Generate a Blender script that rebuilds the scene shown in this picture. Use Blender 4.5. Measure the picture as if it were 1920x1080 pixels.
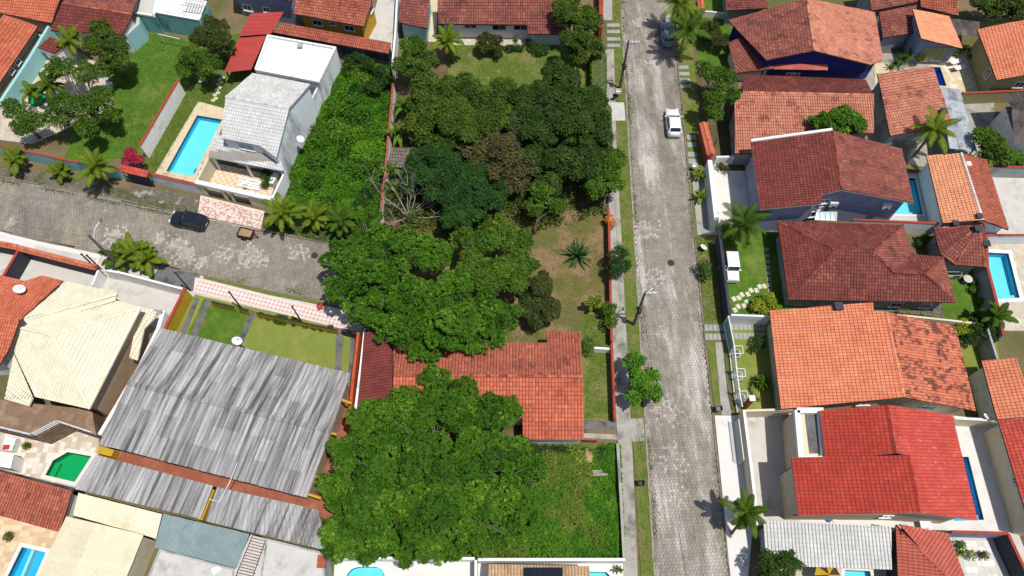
import bpy, math, random
import numpy as np
from mathutils import Vector, Matrix
from mathutils.geometry import delaunay_2d_cdt
R = random.Random(7)
NR = np.random.default_rng(11)
SC = bpy.context.scene
COL = SC.collection
for _o in list(bpy.data.objects):
    bpy.data.objects.remove(_o)

# ---------------------------------------------------------------- camera
F, HC, TILT = 1400.0, 70.0, math.radians(26.7)
cam = bpy.data.cameras.new('camera')
cam.sensor_width = 36.0
cam.lens = 36.0 * F / 1920.0
cam.clip_end = 2000.0
cam_o = bpy.data.objects.new('camera', cam)
COL.objects.link(cam_o)
cam_o.location = (0, 0, HC)
cam_o.rotation_euler = (TILT, 0, 0)
SC.camera = cam_o
CT, ST = math.cos(TILT), math.sin(TILT)

# ---------------------------------------------------------------- sky, sun, exposure
SUN_DIR = Vector((0.265, -0.16, 1.0)).normalized()      # towards the sun
elev = math.asin(SUN_DIR.z)
azim = math.atan2(SUN_DIR.x, SUN_DIR.y)
world = bpy.data.worlds.new('World')
SC.world = world
world.use_nodes = True
wn = world.node_tree
sky = wn.nodes.new('ShaderNodeTexSky')
sky.sky_type = 'NISHITA'
sky.sun_disc = False
sky.sun_elevation = elev
sky.sun_rotation = azim
sky.air_density = 1.0
sky.dust_density = 1.2
bg = wn.nodes['Background']
bg.inputs['Strength'].default_value = 0.105
wn.links.new(sky.outputs[0], bg.inputs[0])
sun = bpy.data.lights.new('sun', 'SUN')
sun.energy = 4.4
sun.angle = math.radians(0.53)
sun.color = (1.0, 0.965, 0.91)
sun_o = bpy.data.objects.new('sun', sun)
COL.objects.link(sun_o)
sun_o.location = SUN_DIR * 200
sun_o.rotation_euler = SUN_DIR.to_track_quat('Z', 'Y').to_euler()
SC.view_settings.view_transform = 'Standard'
SC.view_settings.look = 'None'
SC.view_settings.gamma = 1.0
SC.view_settings.use_curve_mapping = False
SC.view_settings.exposure = 0.12

# ---------------------------------------------------------------- pixel <-> world survey
def ray(px, py):
    u, v = (px - 960) / F, (py - 540) / F
    return Vector((u, ST - v * CT, -(CT + v * ST)))
def P(px, py, z=0.0):
    d = ray(px, py)
    s = (HC - z) / -d.z
    return Vector((d.x * s, d.y * s, z))
def P2(p, z=0.0):
    return [P(a, b, z) for a, b in p]

# ---------------------------------------------------------------- materials
def S(r, g, b, k=0.8):
    def f(c):
        c /= 255.0
        return (c / 12.92 if c < .04045 else ((c + .055) / 1.055) ** 2.4) * k
    return (f(r), f(g), f(b), 1.0)
MATS = {}
class NB:
    def __init__(s, name):
        s.m = bpy.data.materials.new(name)
        s.m.use_nodes = True
        s.t = s.m.node_tree
        s.b = s.t.nodes['Principled BSDF']
        s.out = s.t.nodes['Material Output']
        s.pos = None
    def n(s, ty, **kw):
        x = s.t.nodes.new('ShaderNode' + ty)
        for k, v in kw.items():
            setattr(x, k, v)
        return x
    def link(s, a, b):
        s.t.links.new(a, b)
    def coord(s):
        if s.pos is None:
            s.pos = s.n('NewGeometry').outputs['Position']
        return s.pos
    def noise(s, scale, detail=4.0, rough=0.6, stretch=None):
        x = s.n('TexNoise')
        x.inputs['Scale'].default_value = scale
        x.inputs['Detail'].default_value = detail
        x.inputs['Roughness'].default_value = rough
        c = s.coord()
        if stretch:
            mp = s.n('Mapping')
            mp.vector_type = 'TEXTURE'
            mp.inputs['Scale'].default_value = tuple(1.0 / q for q in stretch[:3])
            if len(stretch) > 3:
                mp.inputs['Rotation'].default_value = (0, 0, stretch[3])
            s.link(c, mp.inputs['Vector'])
            c = mp.outputs[0]
        s.link(c, x.inputs['Vector'])
        return x.outputs[0]
    def ramp(s, fac, lo, hi):
        x = s.n('MapRange')
        x.inputs[1].default_value = lo
        x.inputs[2].default_value = hi
        s.link(fac, x.inputs[0])
        return x.outputs[0]
    def mix(s, fac, a, b, mode='MIX'):
        x = s.n('Mix', data_type='RGBA', blend_type=mode)
        for i, v in ((0, fac), (6, a), (7, b)):
            if hasattr(v, 'is_output'):
                s.link(v, x.inputs[i])
            else:
                x.inputs[i].default_value = v
        return x.outputs[2]
    def math(s, op, a, b):
        x = s.n('Math', operation=op)
        for i, v in ((0, a), (1, b)):
            if hasattr(v, 'is_output'):
                s.link(v, x.inputs[i])
            else:
                x.inputs[i].default_value = v
        return x.outputs[0]
    def attr(s, name='var'):
        x = s.n('Attribute', attribute_name=name)
        return x.outputs['Fac']
    def gray(s, f):
        x = s.n('CombineColor')
        for i in range(3):
            s.link(f, x.inputs[i])
        return x.outputs[0]
    def bump(s, h, strength, dist=0.05):
        x = s.n('Bump')
        x.inputs['Strength'].default_value = strength
        x.inputs['Distance'].default_value = dist
        s.link(h, x.inputs['Height'])
        s.link(x.outputs[0], s.b.inputs['Normal'])
    def done(s, col, rough=.85, spec=.3, metal=0.0):
        if hasattr(col, 'is_output'):
            s.link(col, s.b.inputs['Base Color'])
        else:
            s.b.inputs['Base Color'].default_value = col
        s.b.inputs['Roughness'].default_value = rough
        s.b.inputs['Specular IOR Level'].default_value = spec
        s.b.inputs['Metallic'].default_value = metal
        return s.m

def mat(name, c1, c2=None, sc=2.0, c3=None, sc3=.25, lo3=.45, hi3=.65, rough=.85, bump=0.0, bsc=12.0,
        var=0.0, spec=.3, metal=0.0, stretch=None, fine=0.12):
    b = NB(name)
    col = c1
    if c2:
        col = b.mix(b.ramp(b.noise(sc, 5, .65, stretch), .3, .7), c1, c2)
    if c3:
        col = b.mix(b.ramp(b.noise(sc3, 5, .65, stretch), lo3, hi3), col, c3)
    if var:
        col = b.mix(1.0, col, b.gray(b.ramp(b.attr(), -1.0, 1.0) if False else b.math('ADD', b.math('MULTIPLY', b.attr(), 2 * var), 1 - var)), 'MULTIPLY')
    if fine:
        col = b.mix(1.0, col, b.gray(b.math('ADD', b.math('MULTIPLY', b.noise(9.0, 3), 2 * fine), 1 - fine)), 'MULTIPLY')
    if bump:
        b.bump(b.noise(bsc, 4), bump)
    MATS[name] = b.done(col, rough, spec, metal)
    return MATS[name]

def tilemat(name, c1, cd, cl, mould=None, mlo=.5, mhi=.62, msc=.35, dirt=.25, rough=.8, spotty=0.0, stretch=None, vw=.12):
    """per-tile colour from the face attribute, plus lichen and soot stains with a shape of their own"""
    b = NB(name)
    v = b.attr()
    col = b.mix(b.ramp(v, 0.0, .45), cd, c1)
    col = b.mix(b.ramp(v, .6, 1.0), col, cl)
    if mould:
        f = b.ramp(b.math('ADD', b.noise(msc, 6, .7, stretch), b.math('MULTIPLY', v, -vw)), mlo, mhi)
        f2 = b.math('MULTIPLY', f, .85)
        col = b.mix(f2, col, mould)
    # broad weathering: run-off streaks and bleached zones
    col = b.mix(1.0, col, b.gray(b.math('ADD', b.math('MULTIPLY', b.noise(.8, 6, .75), .8), .6)), 'MULTIPLY')
    if spotty:
        f = b.ramp(b.noise(3.2, 5, .7), .62, .7)
        col = b.mix(b.math('MULTIPLY', f, spotty), col, S(205, 190, 175))
    col = b.mix(1.0, col, b.gray(b.math('ADD', b.math('MULTIPLY', b.noise(5.0, 4, .7), 2 * dirt), 1 - dirt)), 'MULTIPLY')
    MATS[name] = b.done(col, rough, .25)
    return MATS[name]

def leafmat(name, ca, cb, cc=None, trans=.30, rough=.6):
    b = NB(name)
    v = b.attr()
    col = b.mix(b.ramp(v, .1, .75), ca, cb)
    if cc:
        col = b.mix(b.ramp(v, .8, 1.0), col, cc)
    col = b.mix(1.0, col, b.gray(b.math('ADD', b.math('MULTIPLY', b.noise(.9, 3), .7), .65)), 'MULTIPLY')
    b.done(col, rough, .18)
    tr = b.n('BsdfTranslucent')
    b.link(col, tr.inputs[0])
    mx = b.n('MixShader')
    mx.inputs[0].default_value = trans
    b.link(b.b.outputs[0], mx.inputs[1])
    b.link(tr.outputs[0], mx.inputs[2])
    b.link(mx.outputs[0], b.out.inputs['Surface'])
    MATS[name] = b.m
    return b.m

def watermat(name, tint, rough=.06):
    b = NB(name)
    b.b.inputs['Base Color'].default_value = (0, 0, 0, 1)
    t = b.n('BsdfTransparent')
    t.inputs[0].default_value = tint
    g = b.n('BsdfGlossy')
    g.inputs['Roughness'].default_value = rough
    fr = b.n('Fresnel')
    fr.inputs[0].default_value = 1.33
    bp = b.n('Bump')
    bp.inputs['Strength'].default_value = .25
    bp.inputs['Distance'].default_value = .05
    b.link(b.noise(2.2, 3), bp.inputs['Height'])
    b.link(bp.outputs[0], g.inputs['Normal'])
    b.link(bp.outputs[0], fr.inputs['Normal'])
    mx = b.n('MixShader')
    b.link(fr.outputs[0], mx.inputs[0])
    b.link(t.outputs[0], mx.inputs[1])
    b.link(g.outputs[0], mx.inputs[2])
    b.link(mx.outputs[0], b.out.inputs['Surface'])
    MATS[name] = b.m
    return b.m

# ---------------------------------------------------------------- object helpers
def tag(o, label=None, cat=None, group=None, kind=None):
    if label: o['label'] = label
    if cat: o['category'] = cat
    if group: o['group'] = group
    if kind: o['kind'] = kind
    return o
def link(name, me, m=None, parent=None):
    o = bpy.data.objects.new(name, me)
    COL.objects.link(o)
    if m is not None:
        me.materials.append(MATS[m] if isinstance(m, str) else m)
    if parent is not None:
        o.parent = parent
    return o
def thing(name, label, cat, loc=(0, 0, 0), group=None, rz=0.0):
    o = bpy.data.objects.new(name, None)
    COL.objects.link(o)
    o.empty_display_size = .3
    o.location = loc
    o.rotation_euler = (0, 0, rz)
    return tag(o, label, cat, group)
def wo(parent):
    """world origin of a parent chain (no rotation used where world-coordinates geometry is parented)"""
    v = Vector((0, 0, 0))
    while parent is not None:
        v += parent.location
        parent = parent.parent
    return v
def pymesh(name, verts, faces, m, parent=None, smooth=False, var=None, local=False):
    """verts in world coordinates unless local"""
    org = Vector((0, 0, 0)) if local else wo(parent)
    base = Vector((0, 0, 0))
    if parent is None and not local and len(verts):
        a = np.array([tuple(v) for v in verts])
        base = Vector(((a[:, 0].min() + a[:, 0].max()) / 2, (a[:, 1].min() + a[:, 1].max()) / 2, a[:, 2].min()))
    me = bpy.data.meshes.new(name)
    off = org + base
    me.from_pydata([tuple(Vector(v) - off) for v in verts], [], faces)
    if smooth:
        me.polygons.foreach_set('use_smooth', [True] * len(me.polygons))
    if var is not None:
        at = me.attributes.new('var', 'FLOAT', 'FACE')
        at.data.foreach_set('value', np.asarray(var, dtype=np.float32))
    me.update()
    o = link(name, me, m, parent)
    o.location = base
    return o
def npmesh(name, V, n_per, m, parent=None, var=None, org=None, smooth=False):
    """V: (nfaces, n_per, 3) unshared polygons in world coordinates"""
    V = np.asarray(V, dtype=np.float32)
    nf = V.shape[0]
    if org is None:
        org = wo(parent)
        if parent is None:
            mn, mx = V.reshape(-1, 3).min(0), V.reshape(-1, 3).max(0)
            org = Vector(((mn[0] + mx[0]) / 2, (mn[1] + mx[1]) / 2, mn[2]))
    me = bpy.data.meshes.new(name)
    me.vertices.add(nf * n_per)
    me.loops.add(nf * n_per)
    me.polygons.add(nf)
    me.vertices.foreach_set('co', (V.reshape(-1, 3) - np.array(org, dtype=np.float32)).ravel())
    me.loops.foreach_set('vertex_index', np.arange(nf * n_per, dtype=np.int32))
    me.polygons.foreach_set('loop_start', np.arange(0, nf * n_per, n_per, dtype=np.int32))
    me.polygons.foreach_set('loop_total', np.full(nf, n_per, dtype=np.int32))
    if smooth:
        me.polygons.foreach_set('use_smooth', np.ones(nf, dtype=bool))
    if var is not None:
        at = me.attributes.new('var', 'FLOAT', 'FACE')
        at.data.foreach_set('value', np.asarray(var, dtype=np.float32))
    me.update()
    me.validate()
    o = link(name, me, m, parent)
    if parent is None:
        o.location = org
    return o

# ---------------------------------------------------------------- 2D helpers
def area2(p):
    return .5 * sum(p[i][0] * p[(i + 1) % len(p)][1] - p[(i + 1) % len(p)][0] * p[i][1] for i in range(len(p)))
def ccw(p):
    p = list(p)
    return p if area2(p) > 0 else p[::-1]
def inset(p, d):
    p = [Vector((a[0], a[1])) for a in p]
    sgn = 1 if area2(p) > 0 else -1
    out = []
    n = len(p)
    for i in range(n):
        a, b, c = p[i - 1], p[i], p[(i + 1) % n]
        e1 = (b - a).normalized(); e2 = (c - b).normalized()
        n1 = Vector((-e1.y, e1.x)) * sgn; n2 = Vector((-e2.y, e2.x)) * sgn
        k = 1 + n1.dot(n2)
        if k < .2: k = .2
        out.append(b + (n1 + n2) * (d / k))
    return out
def pip(x, y, p):
    c = False
    j = len(p) - 1
    for i in range(len(p)):
        if (p[i][1] > y) != (p[j][1] > y) and x < (p[j][0] - p[i][0]) * (y - p[i][1]) / (p[j][1] - p[i][1]) + p[i][0]:
            c = not c
        j = i
    return c
def pip_np(X, Y, p):
    c = np.zeros(X.shape, dtype=bool)
    j = len(p) - 1
    for i in range(len(p)):
        yi, yj, xi, xj = p[i][1], p[j][1], p[i][0], p[j][0]
        if yi != yj:
            t = ((yi > Y) != (yj > Y)) & (X < (xj - xi) * (Y - yi) / (yj - yi) + xi)
            c ^= t
        j = i
    return c
def clip_rect(poly, x0, x1, y0, y1):
    for ax, lim, keep in ((0, x0, 1), (0, x1, -1), (1, y0, 1), (1, y1, -1)):
        out = []
        n = len(poly)
        for i in range(n):
            a, b = poly[i], poly[(i + 1) % n]
            da, db = (a[ax] - lim) * keep, (b[ax] - lim) * keep
            if da >= 0: out.append(a)
            if (da > 0 and db < 0) or (da < 0 and db > 0):
                t = da / (da - db)
                out.append((a[0] + (b[0] - a[0]) * t, a[1] + (b[1] - a[1]) * t))
        poly = out
        if len(poly) < 3: return []
    return poly

POOLS = []          # world outlines of pools: every ground sheet leaves them open
def sheet_mesh(poly, z, depth, holes):
    poly = [Vector((a[0], a[1])) for a in ccw(poly)]
    vs = list(poly); fs = [list(range(len(poly)))]
    use = []
    for h in holes:
        hh = [Vector((a[0], a[1])) for a in ccw(h)]
        if any(pip(q.x, q.y, poly) for q in hh) or any(pip(q.x, q.y, hh) for q in poly):
            fs.append(list(range(len(vs), len(vs) + len(hh))))
            vs += hh
            use.append(h)
    ov, oe, of, _, _, ff = delaunay_2d_cdt(vs, [], fs, 0, 1e-5)
    tris = [f for f, src in zip(of, ff) if src and 0 in src and not any(k > 0 for k in src)]
    V = [(v.x, v.y, z) for v in ov]
    Fc = [tuple(f) for f in tris]
    # skirts on the boundary
    cnt = {}
    for f in Fc:
        for i in range(len(f)):
            a, b = f[i], f[(i + 1) % len(f)]
            cnt[(a, b)] = cnt.get((a, b), 0) + 1
    nb = len(V)
    V += [(v[0], v[1], z - depth) for v in V[:nb]]
    for (a, b) in list(cnt):
        if (b, a) not in cnt:
            Fc.append((b, a, a + nb, b + nb))
    return V, Fc
def sheet(name, px, z, m, depth=None, kind='structure', world=False, label=None, cat=None, parent=None):
    w = px if world else P2(px, z)
    V, Fc = sheet_mesh(w, z, depth if depth else z + .05, POOLS)
    o = pymesh(name, V, Fc, m, parent)
    if parent is None:
        tag(o, label, cat, kind=kind)
    return o
def boxm(c, sx, sy, sz, rz=0.0, z0=True):
    """box verts/faces; c = centre of base"""
    V = []
    cs, sn = math.cos(rz), math.sin(rz)
    for k in (0, 1):
        for a, b in ((-1, -1), (1, -1), (1, 1), (-1, 1)):
            x, y = a * sx / 2, b * sy / 2
            V.append((c[0] + x * cs - y * sn, c[1] + x * sn + y * cs, c[2] + k * sz))
    Fc = [(3, 2, 1, 0), (4, 5, 6, 7), (0, 1, 5, 4), (1, 2, 6, 5), (2, 3, 7, 6), (3, 0, 4, 7)]
    return V, Fc
class MB:
    def __init__(s): s.v = []; s.f = []
    def add(s, V, Fc):
        n = len(s.v)
        s.v += [tuple(a) for a in V]
        s.f += [tuple(i + n for i in f) for f in Fc]
        return s
    def box(s, c, sx, sy, sz, rz=0.0): return s.add(*boxm(c, sx, sy, sz, rz))
    def tube(s, pts, rad, n=6, cap=True):
        pts = [Vector(p) for p in pts]
        if not isinstance(rad, (list, tuple)): rad = [rad] * len(pts)
        V = []; Fc = []
        for i, p in enumerate(pts):
            d = (pts[min(i + 1, len(pts) - 1)] - pts[max(i - 1, 0)])
            d = d.normalized() if d.length > 1e-6 else Vector((0, 0, 1))
            a = d.cross(Vector((0, 0, 1)) if abs(d.z) < .9 else Vector((1, 0, 0))).normalized()
            b = d.cross(a)
            for k in range(n):
                t = 2 * math.pi * k / n
                V.append(p + (a * math.cos(t) + b * math.sin(t)) * rad[i])
        for i in range(len(pts) - 1):
            for k in range(n):
                k2 = (k + 1) % n
                Fc.append((i * n + k, i * n + k2, (i + 1) * n + k2, (i + 1) * n + k))
        if cap:
            Fc.append(tuple(range(n))[::-1])
            Fc.append(tuple((len(pts) - 1) * n + k for k in range(n)))
        return s.add(V, Fc)
    def bar(s, a, b, w, h=None):
        """rectangular bar between two points"""
        a, b = Vector(a), Vector(b)
        d = (b - a).normalized()
        x = d.cross(Vector((0, 0, 1)) if abs(d.z) < .9 else Vector((1, 0, 0))).normalized()
        y = d.cross(x)
        h = h or w
        V = [p + x * (i * w / 2) + y * (j * h / 2) for p in (a, b) for i, j in ((-1, -1), (1, -1), (1, 1), (-1, 1))]
        return s.add(V, [(3, 2, 1, 0), (4, 5, 6, 7), (0, 1, 5, 4), (1, 2, 6, 5), (2, 3, 7, 6), (3, 0, 4, 7)])
    def lathe(s, c, prof, n=12):
        """prof: (radius, z) list"""
        V = []; Fc = []
        for r, z in prof:
            for k in range(n):
                t = 2 * math.pi * k / n
                V.append((c[0] + r * math.cos(t), c[1] + r * math.sin(t), c[2] + z))
        for i in range(len(prof) - 1):
            for k in range(n):
                k2 = (k + 1) % n
                Fc.append((i * n + k, i * n + k2, (i + 1) * n + k2, (i + 1) * n + k))
        Fc.append(tuple(range(n))[::-1]); Fc.append(tuple((len(prof) - 1) * n + k for k in range(n)))
        return s.add(V, Fc)
    def prism(s, poly, z0, z1):
        p = ccw([(a[0], a[1]) for a in poly]); n = len(p)
        return s.add([(a[0], a[1], z0) for a in p] + [(a[0], a[1], z1) for a in p],
                     [tuple(range(n))[::-1], tuple(range(n, 2 * n))] + [(i, (i + 1) % n, n + (i + 1) % n, n + i) for i in range(n)])
    def build(s, name, m, parent=None, smooth=False, local=False):
        return pymesh(name, s.v, s.f, m, parent, smooth, local=local)

# ---------------------------------------------------------------- roofs
def plane_of(pts):
    n = Vector((0, 0, 0)); c = Vector((0, 0, 0))
    for i in range(len(pts)):
        a, b = pts[i], pts[(i + 1) % len(pts)]
        n += a.cross(b) if False else Vector(((a.y - b.y) * (a.z + b.z), (a.z - b.z) * (a.x + b.x), (a.x - b.x) * (a.y + b.y)))
        c += a
    c /= len(pts)
    n.normalize()
    if n.z < 0: n = -n
    return n, c
STY = {  # tile width, course length, strip nodes, heights, gap, lift
    'flat':   (.30, .36, (0, .2, .5, .8), (.0, .035, .045, .035), .025, .04),
    'plain':  (.30, .38, (0, .2, .5, .8), (.0, .02, .03, .02), .02, .025),
    'barrel': (.27, .40, (0, .22, .5, .78), (.0, .05, .075, .05), .02, .03),
    'fine':   (.30, .40, (0, .25, .5, .75), (.0, .04, .055, .04), .03, .03),
}
def tiles(name, pts, m, parent, style='flat', hint=None, jit=.006, gap=None):
    n, c = plane_of(pts)
    d = Vector((0, 0, -1)); d = d - n * d.dot(n)
    if hint is not None:
        d = Vector(hint); d = d - n * d.dot(n)
    d.normalize()
    u = d.cross(n).normalized()
    w, l, nd, hs, g, lift = STY[style]
    gx = (.026 if style == 'flat' else .018 if style == 'plain' else .03) if gap is None else gap
    p2 = [((p - c).dot(u), (p - c).dot(d)) for p in pts]
    xs = [a[0] for a in p2]; ys = [a[1] for a in p2]
    x0, x1, y0, y1 = min(xs), max(xs), min(ys), max(ys)
    nx, ny = int((x1 - x0) / w) + 1, int((y1 - y0) / l) + 1
    I, J = np.meshgrid(np.arange(nx), np.arange(ny), indexing='ij')
    tx, ty = x0 + I * w, y1 - (J + 1) * l
    ins = np.ones(I.shape, bool); anyin = np.zeros(I.shape, bool)
    for a in (0, .5, 1):
        for b in (0, .5, 1):
            q = pip_np(tx + a * w, ty + b * l, p2)
            ins &= q; anyin |= q
    cut = anyin & ~ins
    rv = NR.random(I.shape)
    # low-frequency batches of tiles of one firing
    rv = np.clip(.12 + rv * .5 + .28 * NR.random((nx // 5 + 2, ny // 4 + 2))[I // 5, J // 4], 0, 1)
    dz = (NR.random(I.shape) - .5) * 2 * jit
    U, D, N, C0 = (np.array(v) for v in (u, d, n, c))
    quads = []; var = []
    edges = list(nd) + [1.0]; hh = list(hs) + [hs[0]]
    # strips from first node to the last; the open joint (gap) is the rest of the width
    span = 1 - gx / w
    xi, yi, vi, zi = tx[ins], ty[ins], rv[ins], dz[ins]
    for k in range(len(nd)):
        a0, a1 = edges[k] * span * w, edges[k + 1] * span * w
        h0, h1 = hh[k], hh[k + 1]
        b0, b1 = -.0, l - max(.012, g)
        def pt(a, b, h, lf):
            return C0 + np.outer(xi + a, U) + np.outer(yi + b, D) + np.outer(h + lf + zi, N)
        q = np.stack([pt(a0, b0, h0, .0), pt(a0, b1, h0, lift), pt(a1, b1, h1, lift), pt(a1, b0, h1, .0)], axis=1)
        quads.append(q); var.append(vi)
    extra = []; ev = []
    for i, j in zip(*np.nonzero(cut)):
        X, Y = tx[i, j], ty[i, j]
        for k in range(len(nd)):
            a0, a1 = X + edges[k] * span * w, X + edges[k + 1] * span * w
            pl = clip_rect(p2, a0, a1, Y, Y + l - max(.012, g))
            if len(pl) < 3: continue
            ring = []
            for (a, b) in pl:
                t = (a - a0) / max(1e-6, a1 - a0)
                h = hh[k] + (hh[k + 1] - hh[k]) * t + lift * (b - Y) / l
                ring.append(C0 + U * a + D * b + N * h)
            for q in range(1, len(ring) - 1, 2):
                r4 = [ring[0], ring[q], ring[q + 1], ring[q + 2] if q + 2 < len(ring) else ring[0] * .5 + ring[q + 1] * .5]
                extra.append(r4); ev.append(rv[i, j])
    Q = np.concatenate(quads + ([np.array(extra)] if extra else []), axis=0)
    vv = np.concatenate(var + ([np.array(ev)] if extra else []))
    o = npmesh(name, Q, 4, m, parent, vv)
    o['kind'] = 'stuff'
    return o
def deck(name, pts, m, parent, th=.12, drop=.02, under='underlay'):
    n, c = plane_of(pts)
    p = list(pts)
    # orientation seen from above
    if area2([(a.x, a.y) for a in p]) < 0: p = p[::-1]
    k = len(p)
    V = [a + Vector((0, 0, -drop)) for a in p] + [a + Vector((0, 0, -drop - th)) for a in p]
    # concave outlines: triangulate the top and bottom
    tv, te, tf, _, _, src = delaunay_2d_cdt([Vector((a.x, a.y)) for a in p], [], [list(range(k))], 1, 1e-6)
    if len(tv) == k:
        Fc = [tuple(f) for f in tf] + [tuple(i + k for i in f[::-1]) for f in tf]
    else:
        Fc = [tuple(range(k)), tuple(range(k, 2 * k))[::-1]]
    nt = len(Fc) // 2
    Fc += [((i + 1) % k, i, i + k, (i + 1) % k + k) for i in range(k)]
    o = pymesh(name, V, Fc, m, parent)
    o.data.materials.append(MATS[under])
    for i in range(nt): o.data.polygons[i].material_index = 1
    return o
def ridge(name, a, b, m, parent, r=.14):
    a, b = Vector(a), Vector(b)
    L = (b - a).length
    d = (b - a).normalized()
    x = d.cross(Vector((0, 0, 1))).normalized(); y = x.cross(d)
    if y.z < 0: y = -y
    n = max(1, int(L / .4))
    Q = []; var = []
    for i in range(n):
        p, q = a + d * (L * i / n), a + d * (L * (i + 1) / n)
        vv = R.random()
        for k in range(4):
            t0, t1 = math.pi * k / 4, math.pi * (k + 1) / 4
            def o(t, rr): return x * math.cos(t) * rr + y * (math.sin(t) * rr * .75 + .03)
            Q.append([p + o(t0, r), p + o(t1, r), q + o(t1, r * .88), q + o(t0, r * .88)]); var.append(vv)
    return npmesh(name, np.array([[tuple(v) for v in q] for q in Q]), 4, m, parent, np.array(var))

class House:
    def __init__(s, name, label, V, faces, out, wall='w_white', over=.45, cat='house', cap=None, deckm='fascia', base=0.0,
                 style='flat', group=None, walls=True, hint=None, wallz=None, gap=None):
        s.V = {}
        known = {k: v for k, v in V.items() if v[2] is not None}
        for k, v in known.items(): s.V[k] = P(*v)
        for k, v in V.items():
            if v[2] is None:
                for fc in faces:
                    if k in fc[0]:
                        kn = [s.V[q] for q in fc[0] if q in s.V and V[q][2] is not None][:3]
                        if len(kn) == 3:
                            nn = (kn[1] - kn[0]).cross(kn[2] - kn[0])
                            d = ray(v[0], v[1]); o = Vector((0, 0, HC))
                            t = (kn[0] - o).dot(nn) / d.dot(nn)
                            s.V[k] = o + d * t
                            break
        ow = [s.V[q] for q in out]
        cx = sum(a.x for a in ow) / len(ow); cy = sum(a.y for a in ow) / len(ow)
        s.o = thing(name, label, cat, (cx, cy, 0), group)
        s.faces = [[s.V[q] for q in f[0]] for f in faces]
        s.foot = inset([(a.x, a.y) for a in ow], over)
        for pts in s.faces:            # true planes: vertices slide vertically onto the fitted slope
            n_, c_ = plane_of(pts)
            for k_ in range(len(pts)):
                q_ = pts[k_]
                pts[k_] = Vector((q_.x, q_.y, c_.z - ((q_.x - c_.x) * n_.x + (q_.y - c_.y) * n_.y) / n_.z))
        for f, pts in zip(faces, s.faces):
            sl = deck('roof_slope', pts, deckm, s.o, under='underlay_cr' if f[1] == 't_cream' else 'underlay_lt' if f[1] in ('t_white', 't_wterr', 't_straw') else 'underlay_or' if f[1] in ('t_orange', 't_salmon', 't_salmon_b', 't_red', 't_red_lt', 't_pink', 't_orange_b') else 'underlay')
            st = f[2] if len(f) > 2 else style
            tiles('roof_tiles', pts, f[1], sl, st, hint, gap=gap)
        cap = cap or faces[0][1]
        done = set()
        for i, f in enumerate(faces):
            for g in faces[i + 1:]:
                sh = [q for q in f[0] if q in g[0]]
                if len(sh) == 2:
                    ridge('ridge_cap', s.V[sh[0]], s.V[sh[1]], cap, s.o)
        if walls: s.walls(wall, base)
    def rz(s, x, y):
        for pts in s.faces:
            if pip(x, y, [(a.x, a.y) for a in pts]):
                n, c = plane_of(pts)
                return c.z - ((x - c.x) * n.x + (y - c.y) * n.y) / n.z
        best, bz = 1e9, 2.6
        for pts in s.faces:
            for i in range(len(pts)):
                a, b = pts[i], pts[(i + 1) % len(pts)]
                ab = Vector((b.x - a.x, b.y - a.y)); ap = Vector((x - a.x, y - a.y))
                t = max(0, min(1, ap.dot(ab) / max(1e-6, ab.length_squared)))
                dd = (ap - ab * t).length
                if dd < best: best, bz = dd, a.z + (b.z - a.z) * t
        return bz
    def walls(s, m, base):
        V = []; Fc = []
        n = len(s.foot)
        ring = []
        for i in range(n):
            a, b = s.foot[i], s.foot[(i + 1) % n]
            k = max(1, int((b - a).length / .8))
            for j in range(k):
                q = a + (b - a) * (j / k); ring.append(q)
        nn = len(ring)
        sg = 1 if area2(ring) > 0 else -1
        for q in ring: V.append((q.x, q.y, base))
        for q in ring: V.append((q.x, q.y, s.rz(q.x, q.y) - .14))
        for i in range(nn):
            j = (i + 1) % nn
            Fc.append((i, j, j + nn, i + nn) if sg > 0 else (j, i, i + nn, j + nn))
        s.wall = pymesh('wall', V, Fc, m, s.o)
    def win(s, px, py, e, w=1.2, h=1.0, frame='w_white', pane='glass', name='window', slats=False):
        """window or door whose centre shows at pixel px,py on wall edge e (index in the outline)"""
        a, b = s.foot[e], s.foot[(e + 1) % len(s.foot)]
        d2 = (b - a).normalized(); nn = Vector((d2.y, -d2.x))
        if area2(s.foot) < 0: nn = -nn
        o, d = Vector((0, 0, HC)), ray(px, py)
        den = d.x * nn.x + d.y * nn.y
        t = ((a.x - o.x) * nn.x + (a.y - o.y) * nn.y) / den
        c = o + d * t
        z = max(h / 2 + .05, min(c.z, s.rz(c.x, c.y) - h / 2 - .25))
        # keep on the wall
        q = Vector((c.x, c.y)); k = max(w / 2 + .1, min((b - a).length - w / 2 - .1, (q - a).dot(d2)))
        q = a + d2 * k
        c = Vector((q.x, q.y, z))
        D = Vector((d2.x, d2.y, 0)); N = Vector((nn.x, nn.y, 0)); Z = Vector((0, 0, 1))
        mb = MB()
        fw = .09
        for (ca, cb, ww, hh_) in ((0, h / 2 - fw / 2, w, fw), (0, -h / 2 + fw / 2, w, fw), (-w / 2 + fw / 2, 0, fw, h - 2 * fw), (w / 2 - fw / 2, 0, fw, h - 2 * fw), (0, 0, fw * .6, h - 2 * fw)):
            p = c + D * ca + Z * cb
            Vv = [p + D * (i * ww / 2) + Z * (j * hh_ / 2) + N * kk for kk in (-.05, .07) for i, j in ((-1, -1), (1, -1), (1, 1), (-1, 1))]
            mb.add(Vv, [(3, 2, 1, 0), (4, 5, 6, 7), (0, 1, 5, 4), (1, 2, 6, 5), (2, 3, 7, 6), (3, 0, 4, 7)])
        f = mb.build(name, frame, s.o)
        mp = MB()
        Vv = [c + D * (i * (w / 2 - fw)) + Z * (j * (h / 2 - fw)) + N * kk for kk in (-.03, .03) for i, j in ((-1, -1), (1, -1), (1, 1), (-1, 1))]
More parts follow.
